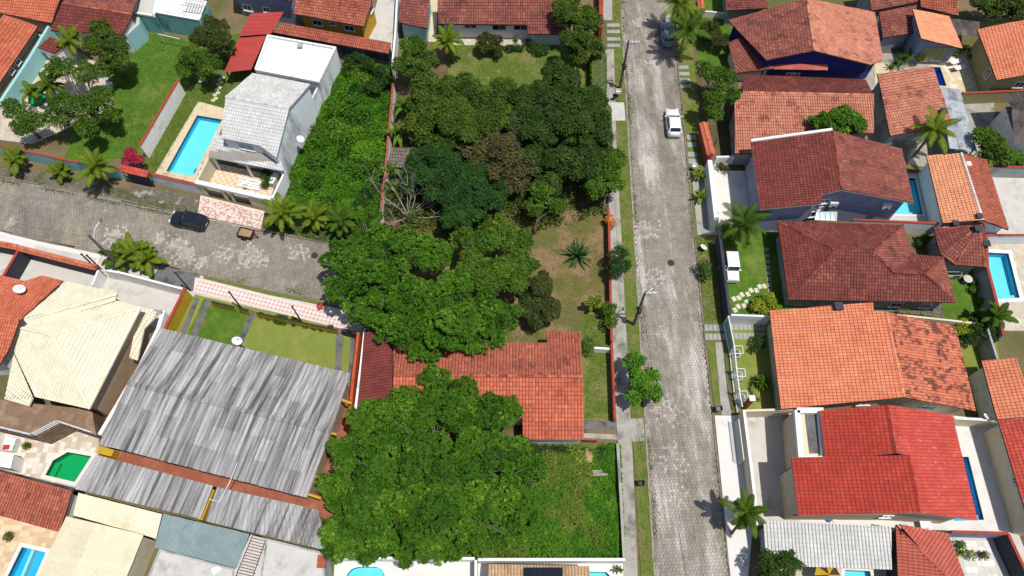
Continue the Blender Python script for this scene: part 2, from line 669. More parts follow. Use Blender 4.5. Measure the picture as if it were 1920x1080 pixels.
        mp.add(Vv, [(3, 2, 1, 0), (4, 5, 6, 7), (0, 1, 5, 4), (1, 2, 6, 5), (2, 3, 7, 6), (3, 0, 4, 7)])
        mp.build('pane', pane, f)
        # sill
        if name == 'window':
            ms = MB()
            p = c - Z * (h / 2 + .04)
            Vv = [p + D * (i * (w / 2 + .06)) + Z * (j * .035) + N * kk for kk in (-.02, .14) for i, j in ((-1, -1), (1, -1), (1, 1), (-1, 1))]
            ms.add(Vv, [(3, 2, 1, 0), (4, 5, 6, 7), (0, 1, 5, 4), (1, 2, 6, 5), (2, 3, 7, 6), (3, 0, 4, 7)])
            ms.build('sill', frame, f)
        return f

def quadgrid(q, s, t):
    a, b, c, d = q          # a top-left, b top-right, c bottom-right, d bottom-left ; s along a->b, t along a->d
    return (a * (1 - s) + b * s) * (1 - t) + (d * (1 - s) + c * s) * t
def corrugated(parent, q, ncol, nrow, m, waves=5, amp=.045, name='roof_sheet', th_over=.02, dens=3):
    """single roofing sheets, each an object, laid in columns and overlapping rows; corrugations run a->d"""
    for i in range(ncol):
        dropc = .012 * (i % 2)
        for j in range(nrow):
            s0, s1 = i / ncol, (i + 1) / ncol + .004
            t0, t1 = j / nrow - (.02 if j else 0), (j + 1) / nrow
            s1 = min(1.0, s1)
            n = waves * dens
            V = []; Fc = []
            lift = .03
            sk = R.uniform(-.004, .004)
            for k in range(n + 1):
                s = s0 + (s1 - s0) * k / n
                w = amp * math.sin(2 * math.pi * waves * k / n)
                for t, lf in ((t0, 0), (t1, lift)):
                    p = quadgrid(q, s, t + sk)
                    V.append((p.x, p.y, p.z + w + lf + dropc))
            for k in range(n):
                Fc.append((2 * k, 2 * k + 1, 2 * k + 3, 2 * k + 2))
            vv = R.random()
            pymesh(name, V, Fc, m, parent, var=[vv] * len(Fc))
def flatroof(parent, px, z, m, th=.18, name='roof_slab'):
    w = P2(px, z)
    return MB().prism(w, z - th, z).build(name, m, parent)

# ---------------------------------------------------------------- boundary walls
def run_mesh(w, th, z0, z1):
    n = len(w)
    L = []; Rr = []
    for i in range(n):
        a = w[max(0, i - 1)]; b = w[i]; c = w[min(n - 1, i + 1)]
        e1 = (b - a); e2 = (c - b)
        if e1.length < 1e-6: e1 = e2
        if e2.length < 1e-6: e2 = e1
        e1 = e1.normalized(); e2 = e2.normalized()
        n1 = Vector((-e1.y, e1.x)); n2 = Vector((-e2.y, e2.x))
        m = (n1 + n2) / max(.3, 1 + n1.dot(n2))
        L.append(b + m * th / 2); Rr.append(b - m * th / 2)
    V = []
    for q in (L, Rr):
        for z in (z0, z1):
            V += [(a.x, a.y, z) for a in q]
    Fc = []
    l0, l1, r0, r1 = 0, n, 2 * n, 3 * n
    for i in range(n - 1):
        Fc += [(l0 + i + 1, l0 + i, l1 + i, l1 + i + 1), (r0 + i, r0 + i + 1, r1 + i + 1, r1 + i), (l1 + i + 1, l1 + i, r1 + i, r1 + i + 1)]
    Fc += [(l0, r0, r1, l1), (r0 + n - 1, l0 + n - 1, l1 + n - 1, r1 + n - 1)]
    return V, Fc
def bwall(label, px, h, m, th=.18, cap=None, capw=.10, caph=.07, name='boundary_wall', z0=0.0, cat='wall', tilecap=False, group=None):
    w = [P(a, b, h) for a, b in px]
    w = [Vector((a.x, a.y)) for a in w]
    mid = w[len(w) // 2]
    V, Fc = run_mesh(w, th, z0, h)
    if not cap:
        o = pymesh(name, V, Fc, m)
        return tag(o, label, cat, group)
    o = thing(name, label, cat, (mid.x, mid.y, 0), group)
    pymesh('wall_panel', V, Fc, m, o)
    V, Fc = run_mesh(w, th + 2 * capw, h + .002, h + caph)
    c = pymesh('coping', V, Fc, cap, o)
    if tilecap:
        for i in range(len(w) - 1):
            a, b = w[i], w[i + 1]
            e = (b - a).normalized(); nn = Vector((-e.y, e.x)) * (th / 2 + capw + .1)
            for sgn in (1, -1):
                pts = [Vector((a.x, a.y, h + .28)), Vector((b.x, b.y, h + .28)), Vector((b.x + nn.x * sgn, b.y + nn.y * sgn, h + .09)), Vector((a.x + nn.x * sgn, a.y + nn.y * sgn, h + .09))]
                tiles('coping_tiles', pts, cap, c, 'barrel')
            ridge('ridge_cap', (a.x, a.y, h + .31), (b.x, b.y, h + .31), cap, o, .12)
    return o
# ---------------------------------------------------------------- palette
tilemat('t_orange', S(222, 134, 98), S(204, 112, 78), S(234, 152, 116), S(130, 72, 54), .68, .76, .5, .14)
tilemat('t_orange_b', S(202, 110, 80), S(176, 88, 64), S(216, 132, 102), S(118, 70, 58), .54, .70, .6, .22, spotty=.15)
tilemat('t_salmon', S(230, 156, 116), S(212, 132, 94), S(240, 172, 132), S(150, 88, 68), .68, .78, .6, .12)
tilemat('t_salmon_b', S(198, 128, 102), S(172, 100, 80), S(216, 150, 122), S(112, 70, 60), .48, .64, .7, .26)
tilemat('t_rust', S(142, 80, 68), S(112, 58, 52), S(176, 108, 90), S(82, 56, 52), .46, .62, .6, .3, spotty=.15)
tilemat('t_hip', S(124, 64, 55), S(98, 48, 44), S(156, 90, 74), S(76, 48, 46), .48, .64, .5, .3, spotty=.1)
tilemat('t_rust_dk', S(124, 58, 50), S(98, 46, 42), S(148, 80, 66), S(70, 44, 42), .50, .68, .4, .22, spotty=.1)
tilemat('t_maroon', S(122, 58, 52), S(100, 42, 38), S(134, 62, 52), S(78, 40, 38), .58, .72, .4, .15, spotty=.12)
tilemat('t_patch', S(204, 116, 86), S(176, 92, 68), S(216, 134, 102), S(92, 54, 50), .35, .46, 1.2, .2, vw=.26)
tilemat('t_center', S(196, 102, 74), S(162, 76, 56), S(212, 128, 98), S(112, 64, 54), .50, .64, .7, .25, spotty=.35)
tilemat('t_red', S(176, 60, 46), S(160, 50, 40), S(190, 76, 60), S(140, 40, 34), .62, .75, .4, .12)
tilemat('t_red_lt', S(194, 76, 64), S(176, 62, 52), S(208, 96, 80), S(150, 56, 48), .64, .78, .5, .14, spotty=.55)
tilemat('t_pink', S(190, 100, 84), S(178, 90, 76), S(200, 112, 94), None, dirt=.1)
tilemat('t_cream', S(236, 225, 196), S(228, 215, 184), S(242, 233, 206), None, dirt=.08)
tilemat('t_white', S(208, 206, 200), S(184, 182, 176), S(224, 222, 216), S(130, 126, 120), .58, .74, 1.1, .2)
tilemat('t_wterr', S(206, 206, 202), S(192, 192, 188), S(218, 218, 214), S(160, 158, 150), .64, .78, .8, .12)
tilemat('t_mid', S(172, 94, 72), S(132, 66, 52), S(194, 118, 92), S(98, 60, 54), .48, .66, .5, .25, spotty=.2)
tilemat('t_straw', S(196, 160, 122), S(150, 112, 82), S(214, 182, 146), S(110, 84, 64), .55, .7, .8, .2)
mat('underlay', S(64, 44, 38), S(50, 36, 32), 2)
mat('underlay_lt', S(158, 154, 146), S(140, 136, 128), 2)
mat('underlay_cr', S(206, 192, 158), S(194, 180, 146), 2)
mat('underlay_or', S(140, 70, 50), S(120, 60, 44), 2)
mat('fascia', S(92, 60, 48), S(70, 48, 42), 2)
mat('fascia_white', S(214, 212, 206), S(190, 188, 182), 2)
mat('w_white', S(240, 238, 234, .9), S(226, 224, 220, .9), 1.5, S(150, 148, 142), .5, .58, .75)
mat('w_clean', S(238, 238, 236), S(226, 226, 224), 1.5, fine=.04)
mat('w_grey', S(176, 180, 178), S(150, 154, 152), 1.2, S(110, 112, 112), .6, .55, .7)
mat('w_stain', S(224, 230, 228, .9), S(240, 242, 240, .9), .8, S(168, 172, 172), .35, .5, .68, stretch=(1, 1, .35))
mat('w_bluegrey', S(150, 158, 182), S(138, 146, 170), 1.2, S(112, 118, 136), .6, .55, .72)
mat('w_dark', S(66, 70, 78), S(54, 58, 66), 1.4)
mat('w_soot', S(96, 98, 102), S(54, 56, 60), .9, S(34, 36, 38), .5, .45, .65, stretch=(1, 1, .4))
mat('w_yellow', S(200, 168, 40), S(184, 150, 34), 1.2)
mat('w_ochre', S(212, 166, 56), S(196, 148, 46), 1.2)
mat('w_cream', S(226, 214, 186), S(210, 198, 170), 1.2)
mat('w_olive', S(172, 166, 116), S(156, 150, 104), 1.2)
mat('w_turq', S(142, 196, 196), S(120, 176, 178), .9, S(84, 132, 138), .45, .52, .66, stretch=(1, 1, .5))
mat('w_turq_lt', S(168, 216, 216), S(150, 204, 206), 1.2)
mat('w_blue', S(46, 56, 132), S(40, 48, 116), 1.2)
mat('w_beige', S(186, 160, 134), S(168, 140, 114), 1.1)
mat('w_brick', S(176, 92, 66), S(150, 74, 54), 3, S(110, 70, 56), .8, .52, .7)
mat('w_orange', S(198, 92, 54), S(176, 76, 44), 3, S(130, 66, 46), .8, .55, .72)
mat('cap_red', S(178, 72, 50), S(150, 58, 44), 4, S(110, 60, 48), 1, .55, .7)
mat('glass', S(30, 36, 44), None, rough=.12, spec=.6, fine=0)
mat('glass_lt', S(150, 180, 185), S(130, 165, 172), 2, rough=.15, spec=.6)
mat('metal_grey', S(120, 122, 124), S(100, 102, 104), 3, rough=.5, metal=.3)
mat('metal_white', S(225, 226, 226), None, rough=.45, fine=.03)
mat('metal_dark', S(48, 48, 50), S(38, 38, 40), 3, rough=.5)
mat('wood_dark', S(84, 60, 44), S(64, 46, 36), 4)
mat('plastic_white', S(235, 235, 235), None, rough=.4, fine=.03)
mat('plastic_red', S(196, 62, 58), S(180, 54, 52), 3, rough=.45)
mat('plastic_blue', S(30, 110, 190), None, rough=.4, fine=.03)
FIBROT = math.radians(-17.5)
mat('fibre', S(152, 150, 147), S(190, 188, 186), .9, S(92, 89, 88), .5, .44, .64, var=.2, stretch=(5.0, .22, .5, FIBROT), bump=.1, fine=.3)
mat('zinc', S(172, 178, 182), S(196, 200, 204), 1.0, S(120, 124, 128), .8, .5, .68, var=.2, rough=.5, metal=.2)
mat('m_cream', S(236, 226, 196), S(226, 214, 182), .8, S(200, 186, 150), .5, .58, .75, var=.03, rough=.6)
mat('m_white', S(244, 243, 240), S(236, 235, 230), .8, var=.02, rough=.6, fine=.03)
mat('m_teal', S(134, 152, 152), S(120, 138, 140), 1.0, S(150, 160, 158), .6, .5, .7, var=.06, rough=.6)
mat('m_redmetal', S(180, 66, 58), S(164, 58, 50), 1.2, S(150, 70, 60), .7, .56, .72, var=.06, rough=.55)
mat('m_brown', S(92, 84, 80), S(120, 110, 104), 1.2, S(66, 60, 58), .6, .5, .66, var=.25)
# ground surfaces
def groundmat(name, c1, c2, c3, s1, s2, lo=.45, hi=.62, bump=.35, fine=.25, c4=None):
    b = NB(name)
    col = b.mix(b.ramp(b.noise(s1, 6, .7), .35, .66), c1, c2)
    col = b.mix(b.ramp(b.noise(s2, 5, .65), lo, hi), col, c3)
    if c4:
        col = b.mix(b.ramp(b.noise(s2 * 2.7, 5, .7), .58, .72), col, c4)
    col = b.mix(1.0, col, b.gray(b.math('ADD', b.math('MULTIPLY', b.noise(14, 4, .75), 2 * fine), 1 - fine)), 'MULTIPLY')
    b.bump(b.noise(18, 4, .7), bump, .06)
    MATS[name] = b.done(col, .95, .15)
groundmat('g_soil', S(112, 104, 70), S(88, 92, 52), S(132, 112, 84), .6, .15)
groundmat('g_lawn', S(80, 98, 40), S(94, 110, 44), S(116, 122, 62), 1.1, .22, .52, .68, c4=S(74, 96, 32))
groundmat('g_lawn_rich', S(72, 104, 32), S(88, 118, 38), S(112, 128, 56), 1.0, .25, .50, .68, fine=.35, c4=S(118, 122, 64))
groundmat('g_lawn_dry', S(96, 112, 48), S(86, 106, 42), S(126, 124, 72), .9, .3, .48, .64, c4=S(150, 132, 92))
groundmat('g_lawn_pale', S(132, 140, 66), S(116, 132, 56), S(150, 146, 86), .8, .3, .5, .68)
groundmat('g_bare', S(114, 106, 62), S(92, 98, 46), S(142, 116, 88), .7, .3, .46, .60, c4=S(128, 92, 76))
groundmat('g_verge', S(94, 112, 44), S(110, 118, 56), S(128, 118, 78), 1.0, .5, .48, .64)
groundmat('g_litter', S(96, 86, 62), S(74, 78, 44), S(120, 96, 74), .8, .4)
groundmat('g_dirt', S(126, 118, 104), S(98, 94, 80), S(86, 88, 60), .9, .5, .46, .6, c4=S(160, 154, 144))
mat('conc', S(176, 172, 162), S(152, 148, 138), .9, S(112, 108, 100), .5, .5, .68, bump=.1)
mat('conc_lt', S(206, 202, 194), S(190, 186, 178), .7, S(160, 156, 148), .5, .56, .74)
mat('conc_white', S(226, 222, 216), S(216, 212, 206), .5, S(196, 192, 186), .4, .56, .74, fine=.05)
mat('conc_dk', S(120, 118, 116), S(98, 96, 96), 1.1, S(74, 72, 72), .6, .48, .66)
mat('kerb', S(170, 162, 146), S(142, 134, 120), 1.5, S(104, 98, 88), .8, .5, .68)
mat('kerb_dirty', S(146, 134, 114), S(120, 108, 92), 1.5, S(92, 96, 66), .5, .5, .66)
mat('stone_beige', S(214, 196, 160), S(230, 214, 182), 1.6, S(182, 150, 112), 1.2, .55, .7, var=.12)
mat('stone_deck', S(214, 202, 182), S(196, 182, 160), 1.2, S(226, 216, 198), .8, .5, .66, var=.12)
mat('stone_brown', S(150, 122, 98), S(128, 102, 82), 1.4, S(170, 144, 118), .9, .5, .66, var=.12)
mat('stone_rubble', S(120, 112, 96), S(86, 82, 70), 1.2, S(160, 156, 148), .8, .52, .64, bump=.4)
mat('terracotta', S(164, 98, 74), S(150, 86, 64), 1.5, S(178, 112, 86), .8, .5, .7, var=.1)
mat('pink_tile', S(226, 204, 194), None, var=.0, fine=.08)
mat('slab', S(176, 176, 170), S(160, 160, 154), 1.5, var=.1)
mat('slab_cream', S(226, 222, 190), S(206, 204, 172), 2, var=.08)
mat('coping', S(232, 228, 220), S(216, 210, 200), 1.5)
mat('pool_floor', S(112, 206, 216, 1), S(100, 198, 210, 1), .6, fine=.03)
mat('pool_deep', S(70, 176, 216, 1), S(62, 166, 208, 1), .8, fine=.05)
mat('pool_green', S(70, 170, 130, 1), S(62, 160, 122, 1), .6, fine=.04)
mat('pool_navy', S(40, 130, 205, 1), S(34, 120, 196, 1), .8, fine=.05)
mat('pool_band', S(26, 62, 140), S(20, 50, 120), 3)
watermat('water', (.86, .965, .975, 1))
watermat('water_blue', (.6, .93, .97, 1))
watermat('water_green', (.30, .86, .62, 1))
# two-colour floor tiles: face attribute chooses the glaze
def duomat(name, a, b_, c=None):
    b = NB(name)
    col = b.mix(b.ramp(b.attr(), .3, .7), a, b_)
    col = b.mix(1.0, col, b.gray(b.math('ADD', b.math('MULTIPLY', b.noise(1.2, 5, .7), .5), .75)), 'MULTIPLY')
    MATS[name] = b.done(col, .7, .3)
duomat('duo_pink', S(206, 176, 166), S(234, 220, 212))
duomat('duo_red', S(192, 152, 138), S(226, 206, 194))
duomat('duo_beige', S(214, 186, 150), S(230, 210, 182))
def roadmat(name, c1, c2, c3, c4, rot):
    b = NB(name)
    col = b.mix(b.ramp(b.noise(.9, 6, .7), .36, .64), c1, c2)
    col = b.mix(b.ramp(b.noise(.45, 6, .7, (1.0, .14, 1, rot)), .50, .64), col, c3)
    col = b.mix(b.ramp(b.noise(.55, 6, .75), .60, .70), col, c4)
    col = b.mix(b.math('MULTIPLY', b.ramp(b.noise(.16, 6, .72, (1.0, .5, 1, rot)), .50, .66), .55), col, S(104, 96, 86))
    col = b.mix(b.math('MULTIPLY', b.ramp(b.noise(1.7, 6, .8), .60, .72), .5), col, S(92, 88, 70))
    v = b.attr()
    col = b.mix(b.ramp(v, 1.0, 1.9), col, S(206, 200, 190))
    v = b.math('MINIMUM', v, 1.0)
    col = b.mix(1.0, col, b.gray(b.math('ADD', b.math('MULTIPLY', v, .2), .9)), 'MULTIPLY')
    col = b.mix(1.0, col, b.gray(b.math('ADD', b.math('MULTIPLY', b.noise(16, 4, .8), .5), .75)), 'MULTIPLY')
    MATS[name] = b.done(col, .9, .25)
roadmat('paver', S(158, 150, 139), S(136, 128, 116), S(198, 191, 180), S(174, 162, 142), .06)
roadmat('paver_dk', S(154, 146, 135), S(134, 126, 115), S(160, 150, 132), S(178, 170, 158), .25)
mat('joint', S(104, 98, 84), S(84, 80, 66), 1.0, S(92, 92, 58), .5, .5, .66)
mat('joint_lt', S(160, 153, 141), S(136, 129, 115), .6, S(108, 102, 88), .35, .45, .62)

# ---------------------------------------------------------------- pools (outlines first: sheets leave them open)
def ell(cx, cy, rx, ry, n=18):
    return [(cx + rx * math.cos(2 * math.pi * k / n), cy + ry * math.sin(2 * math.pi * k / n)) for k in range(n)]
POOL_SPEC = [
    ('long turquoise swimming pool on lawn beside white-roofed two-storey house', [(370, 217), (417, 225), (363, 331), (312, 322)], 'pool_floor', 'pool_deep', 'water', 1.3, .35, 'stone_beige'),
    ('angular green-water pool in pale stone deck below cream-roofed house', [(128, 848), (172, 856), (141, 904), (86, 891), (100, 864)], 'pool_green', 'pool_green', 'water_green', 1.2, .35, 'coping'),
    ('deep blue pool with dividing step on beige patio in bottom left corner', [(42, 1026), (87, 1036), (50, 1120), (2, 1108)], 'pool_deep', 'pool_deep', 'water_blue', 1.3, .35, 'coping'),
    ('bright turquoise pool with white surround at right edge behind red-capped wall', [(1850, 474), (1890, 476), (1911, 559), (1862, 562)], 'pool_floor', 'pool_deep', 'water', 1.4, .4, 'w_clean'),
    ('turquoise pool partly under eave of blue-grey two-storey house', [(1684, 335), (1715, 335), (1730, 403), (1675, 402)], 'pool_floor', 'pool_deep', 'water', 1.2, .25, 'conc_white'),
    ('narrow deep blue lap pool beside bright red roofed house', [(1772, 857), (1815, 857), (1844, 975), (1788, 977)], 'pool_deep', 'pool_deep', 'water_blue', 1.3, .2, 'conc_white'),
    ('small dark blue pool beside sun loungers at upper right', [(1740, 126), (1762, 127), (1774, 162), (1750, 162)], 'pool_navy', 'pool_navy', 'water_blue', 1.2, .2, 'stone_beige'),
    ('round green pool half hidden under trees at upper left', ell(70, 186, 17, 15), 'pool_green', 'pool_green', 'water_green', 1.0, .3, 'stone_beige'),
    ('pale round-ended pool in white tiled deck below great tree', [(648, 1090), (652, 1076), (660, 1067), (672, 1063), (706, 1063), (715, 1067), (721, 1077), (722, 1090), (716, 1110), (654, 1110)], 'pool_floor', 'pool_floor', 'water', 1.0, .35, 'w_clean'),
    ('small green-blue pool beside solar panel roof at bottom edge', [(1104, 1072), (1137, 1073), (1154, 1092), (1104, 1096)], 'pool_floor', 'pool_green', 'water', 1.0, .2, 'w_clean'),
    ('small pale blue pool on beige patio at bottom right', [(1584, 1069), (1630, 1071), (1637, 1100), (1579, 1100)], 'pool_floor', 'pool_deep', 'water', 1.0, .3, 'coping'),
]
for sp in POOL_SPEC:
    POOLS.append([(a.x, a.y) for a in P2(sp[1], 0)])
def build_pool(i, sp, zdeck=.06):
    label, px, fl, wl, wm, dep, cw, cm = sp
    dep *= .62
    w = ccw(POOLS[i]); n = len(w)
    cx = sum(a[0] for a in w) / n; cy = sum(a[1] for a in w) / n
    o = thing('swimming_pool', label, 'pool', (cx, cy, 0))
    pymesh('pool_floor', [(a[0], a[1], -dep) for a in w], [tuple(range(n))], fl, o)
    pymesh('pool_wall', [(a[0], a[1], zdeck) for a in w] + [(a[0], a[1], -dep) for a in w], [(i2, (i2 + 1) % n, (i2 + 1) % n + n, i2 + n)[::-1] for i2 in range(n)], wl, o)
    pymesh('water_surface', [(a[0], a[1], -.1) for a in w], [tuple(range(n))], wm, o)
    ou = inset(w, -cw)
    V = [(a[0], a[1], zdeck) for a in inset(w, -.002)] + [(a.x, a.y, zdeck) for a in ou] + [(a.x, a.y, 0) for a in ou]
    Fc = [(i2, i2 + n, (i2 + 1) % n + n, (i2 + 1) % n) for i2 in range(n)] + [(i2 + n, i2 + 2 * n, (i2 + 1) % n + 2 * n, (i2 + 1) % n + n) for i2 in range(n)]
    pymesh('coping', V, Fc, cm, o)
    if n <= 6:      # entry steps inside the shallow end
        a, b = Vector(w[0]), Vector(w[1]); c = Vector((cx, cy))
        e = (b - a).normalized(); nn = Vector((-e.y, e.x))
        if (c - a).dot(nn) < 0: nn = -nn
        mid = (a + b) / 2 + nn * .3
        MB().box((mid.x, mid.y, -dep), (b - a).length * .92, .5, dep - .4, math.atan2(e.y, e.x)).build('pool_step', fl, o)
    return o
for i, sp in enumerate(POOL_SPEC):
    build_pool(i, sp, .10)
# the dividing beam of the blue pool in the corner
# ---------------------------------------------------------------- ground
g = 260
sheet('ground', [(-g, -g), (g, -g), (g, g), (-g, g)], 0, 'g_soil', .3, world=True)

R1L = [(1154, -180), (1165, 0), (1186, 360), (1204, 660), (1219, 920), (1229, 1080), (1238, 1220)]
R1R = [(1239, -180), (1257, 0), (1292, 360), (1322, 660), (1348, 920), (1366, 1080), (1381, 1220)]
R2U = [(-260, 290), (0, 334), (45, 343), (147, 362), (233, 378), (327, 399), (387, 411), (493, 434), (620, 460), (680, 472)]
R2D = [(-260, 386), (0, 432), (77, 451), (183, 473), (300, 498), (380, 514), (500, 543), (610, 565), (676, 580)]
def hexfield(parent, poly, z, s, m, rot=0.0, worn=()):
    """hexagonal concrete pavers, each a chamfered block; s = side"""
    w = [(a.x, a.y) for a in poly]
    xs = [a[0] for a in w]; ys = [a[1] for a in w]
    dx, dy = s * math.sqrt(3), s * 1.5
    cx0, cy0 = (min(xs) + max(xs)) / 2, (min(ys) + max(ys)) / 2
    ext = math.hypot(max(xs) - min(xs), max(ys) - min(ys)) / 2
    nx, ny = int(ext / dx) + 2, int(ext / dy) + 2
    I, J = np.meshgrid(np.arange(-nx, nx), np.arange(-ny, ny), indexing='ij')
    X0 = (I + .5 * (J % 2)) * dx; Y0 = J * dy
    cs, sn = math.cos(rot), math.sin(rot)
    X = cx0 + X0 * cs - Y0 * sn; Y = cy0 + X0 * sn + Y0 * cs
    k = pip_np(X, Y, w)
    X, Y = X[k], Y[k]
    n = len(X)
    zt = z + (NR.random(n) - .5) * .012
    tx, ty = (NR.random(n) - .5) * .03, (NR.random(n) - .5) * .03
    ang = np.pi / 6 + np.arange(6) * np.pi / 3 + rot
    ro, ri = s * .96, s * .86
    def ring(r, dz):
        ox, oy = np.cos(ang) * r, np.sin(ang) * r
        return np.stack([X[:, None] + ox, Y[:, None] + oy, (zt + dz)[:, None] + tx[:, None] * ox + ty[:, None] * oy], axis=2)
    top, bot = ring(ri, 0), ring(ro, -.03)
    rv = NR.random(n)
    for (bx, by, br_, *lv_) in worn:      # worn, bleached pavers in a patch
        lvl = lv_[0] if lv_ else 1.15; c_ = P(bx, by, z); q_ = np.hypot(X - c_.x, Y - c_.y) / br_
        rv = np.where(NR.random(n) < np.clip(1.5 - 1.4 * q_, 0, 1) * .9, lvl + .45 * NR.random(n) - .1, rv)
    quads = []
    # top as two quads, chamfer as six
    quads.append(top[:, [0, 1, 2, 3]]); quads.append(top[:, [0, 3, 4, 5]])
    for q in range(6):
        q2 = (q + 1) % 6
        quads.append(np.stack([bot[:, q], bot[:, q2], top[:, q2], top[:, q]], axis=1))
    o = npmesh('hexagonal_pavers', np.concatenate(quads), 4, m, parent, np.tile(rv, 8))
    o['kind'] = 'stuff'
    return o
rd = sheet('road', R1L + R1R[::-1], .02, 'joint_lt')
hexfield(rd, P2([(a, max(b, -60)) for a, b in R1L[:-1]] + [(1231, 1110)] + [(1369, 1110)] + [(a, max(b, -60)) for a, b in R1R[:-1]][::-1], .05), .05, .19, 'paver', .05, [(1205, 300, 1.0, 1.08), (1215, 430, 1.6, 1.08), (1225, 520, 1.5, 1.08), (1250, 770, 1.8, 1.08), (1260, 860, 1.7, 1.08), (1275, 930, 1.3, 1.08), (1215, 120, 1.3, 1.08), (1200, 40, 1.2, 1.08), (1240, 620, 1.0, 1.08)])
rd2 = sheet('road', R2U + R2D[::-1], .02, 'joint')
hexfield(rd2, P2([(-60, 324)] + R2U[1:] + R2D[1:][::-1] + [(-60, 422)], .05), .05, .19, 'paver_dk', -.2, [(330, 462, 1.6), (345, 478, 1.6), (215, 442, 1.5), (425, 474, 1.5), (465, 478, 1.7), (490, 486, 1.2), (560, 474, 1.3), (20, 416, .8), (300, 446, 1.0), (378, 490, 1.0)])
def kerb(pts, m, off=.1, w=.16, h=.13, L=1.0):
    """single kerb stones along a line, children of the kerb"""
    ws = [Vector((a.x, a.y)) for a in P2(pts, 0)]
    o = thing('kerb', '', '', (ws[0].x, ws[0].y, 0))
    for k in ('label', 'category'):
        if k in o: del o[k]
    o['kind'] = 'structure'
    n = 0
    me = None
    for i in range(len(ws) - 1):
        a, b = ws[i], ws[i + 1]
        e = (b - a); Ls = e.length; e.normalize()
        k = max(1, int(Ls / L))
        ang = math.atan2(e.y, e.x)
        for j in range(k):
            c = a + e * (Ls * (j + .5) / k)
            if not (-60 < c.x < 60 and -22 < c.y < 75): continue
            V, Fc = boxm((0, 0, 0), 1.0, w, h)
            if me is None:
                me = bpy.data.meshes.new('kerb_stone'); 
                V = [(v[0], v[1] * (.9 if v[2] > 0 else 1), v[2]) for v in V]
                me.from_pydata(V, [], Fc); me.materials.append(MATS[m])
            s_ = bpy.data.objects.new('kerb_stone', me); COL.objects.link(s_)
            s_.parent = o
            s_.location = (c.x - ws[0].x + R.uniform(-.015, .015), c.y - ws[0].y + R.uniform(-.015, .015), R.uniform(-.02, .015))
            s_.rotation_euler = (0, 0, ang + R.uniform(-.015, .015))
            s_.scale = (Ls / k - .02, 1, 1)
            n += 1
    return o
kerb([(a - 2, b) for a, b in R1L], 'kerb')
kerb([(a + 2, b) for a, b in R1R], 'kerb_dirty')
kerb([(a, b - 2) for a, b in R2U], 'kerb_dirty')
kerb([(a, b + 2) for a, b in R2D], 'kerb_dirty')

# left footway of the long street, verge of grass beside it
sheet('verge', [(1147, -60), (1161, -60), (1164, 40), (1185, 380), (1202, 660), (1217, 920), (1230, 1130), (1205, 1130), (1185, 800), (1174, 640), (1160, 430), (1151, 190), (1147, 40)], .07, 'g_verge')
sheet('footway', [(1131, 92), (1151, 92), (1157, 300), (1166, 450), (1176, 660), (1186, 850), (1198, 1130), (1172, 1130), (1160, 850), (1149, 690), (1144, 450), (1136, 250)], .11, 'conc')
sheet('footway', [(1131, -60), (1147, -60), (1148, 38), (1131, 38)], .11, 'slab')
for i, (y0, y1) in enumerate(((44, 50), (56, 62), (70, 76), (82, 88))):
    sheet('paving_strip', [(1138, y0), (1163, y0), (1163, y1), (1138, y1)], .10, 'slab')
sheet('driveway', [(1140, 192), (1170, 192), (1173, 226), (1140, 226)], .125, 'conc_lt')
sheet('driveway', [(1162, 786), (1206, 784), (1210, 826), (1163, 830)], .125, 'conc')
# yards left of the long street
sheet('lawn', [(838, 74), (1040, 74), (1108, 118), (1118, 200), (900, 235), (840, 160)], .03, 'g_lawn_dry')
sheet('leaf_litter', [(738, 120), (842, 120), (1000, 200), (1135, 180), (1146, 400), (1010, 420), (830, 460), (716, 420)], .025, 'g_litter')
sheet('bare_yard', [(770, 395), (1005, 395), (1140, 395), (1150, 640), (1000, 660), (740, 660), (690, 500)], .035, 'g_bare')
sheet('lawn', [(1090, 585), (1150, 585), (1160, 788), (1090, 788)], .045, 'g_lawn_dry')
sheet('garden_path', [(1092, 788), (1160, 792), (1160, 806), (1092, 804)], .05, 'conc_dk')
sheet('garden_path', [(1092, 812), (1160, 815), (1160, 824), (1092, 822)], .05, 'conc')
sheet('weedy_lot', [(620, 838), (1163, 830), (1172, 1046), (620, 1048)], .02, 'g_lawn')
sheet('weedy_lot', [(640, 128), (738, 120), (716, 440), (500, 415)], .02, 'g_lawn_rich')
sheet('soil_yard', [(740, 650), (1100, 620), (1100, 830), (600, 860), (640, 660)], .015, 'g_litter')
# upper left lawns
sheet('lawn', [(267, 58), (356, 74), (345, 152), (264, 296), (120, 300), (150, 180), (230, 120)], .03, 'g_lawn_rich')
sheet('lawn', [(345, 150), (356, 74), (470, 60), (470, 140), (424, 205), (362, 346), (270, 330), (262, 300)], .035, 'g_lawn')
sheet('patio', [(30, 70), (90, 60), (200, 130), (215, 200), (60, 270), (0, 262), (0, 170)], .04, 'stone_deck')
# pool terrace of the white house
sheet('pool_terrace', [(372, 190), (430, 206), (372, 346), (290, 327)], .07, 'stone_beige')
# yards along the right of the long street
sheet('verge', [(1262, -60), (1300, -60), (1300, 100), (1330, 430), (1362, 600), (1380, 770), (1341, 770), (1325, 640), (1296, 360), (1264, 30)], .05, 'g_verge')
sheet('lawn', [(1300, -60), (1365, -60), (1378, 130), (1310, 130)], .04, 'g_lawn_rich')
sheet('yard', [(1300, 130), (1380, 130), (1400, 300), (1330, 300)], .04, 'g_litter')
sheet('yard_paving', [(1560, 100), (1860, 100), (1870, 330), (1640, 300)], .03, 'conc')

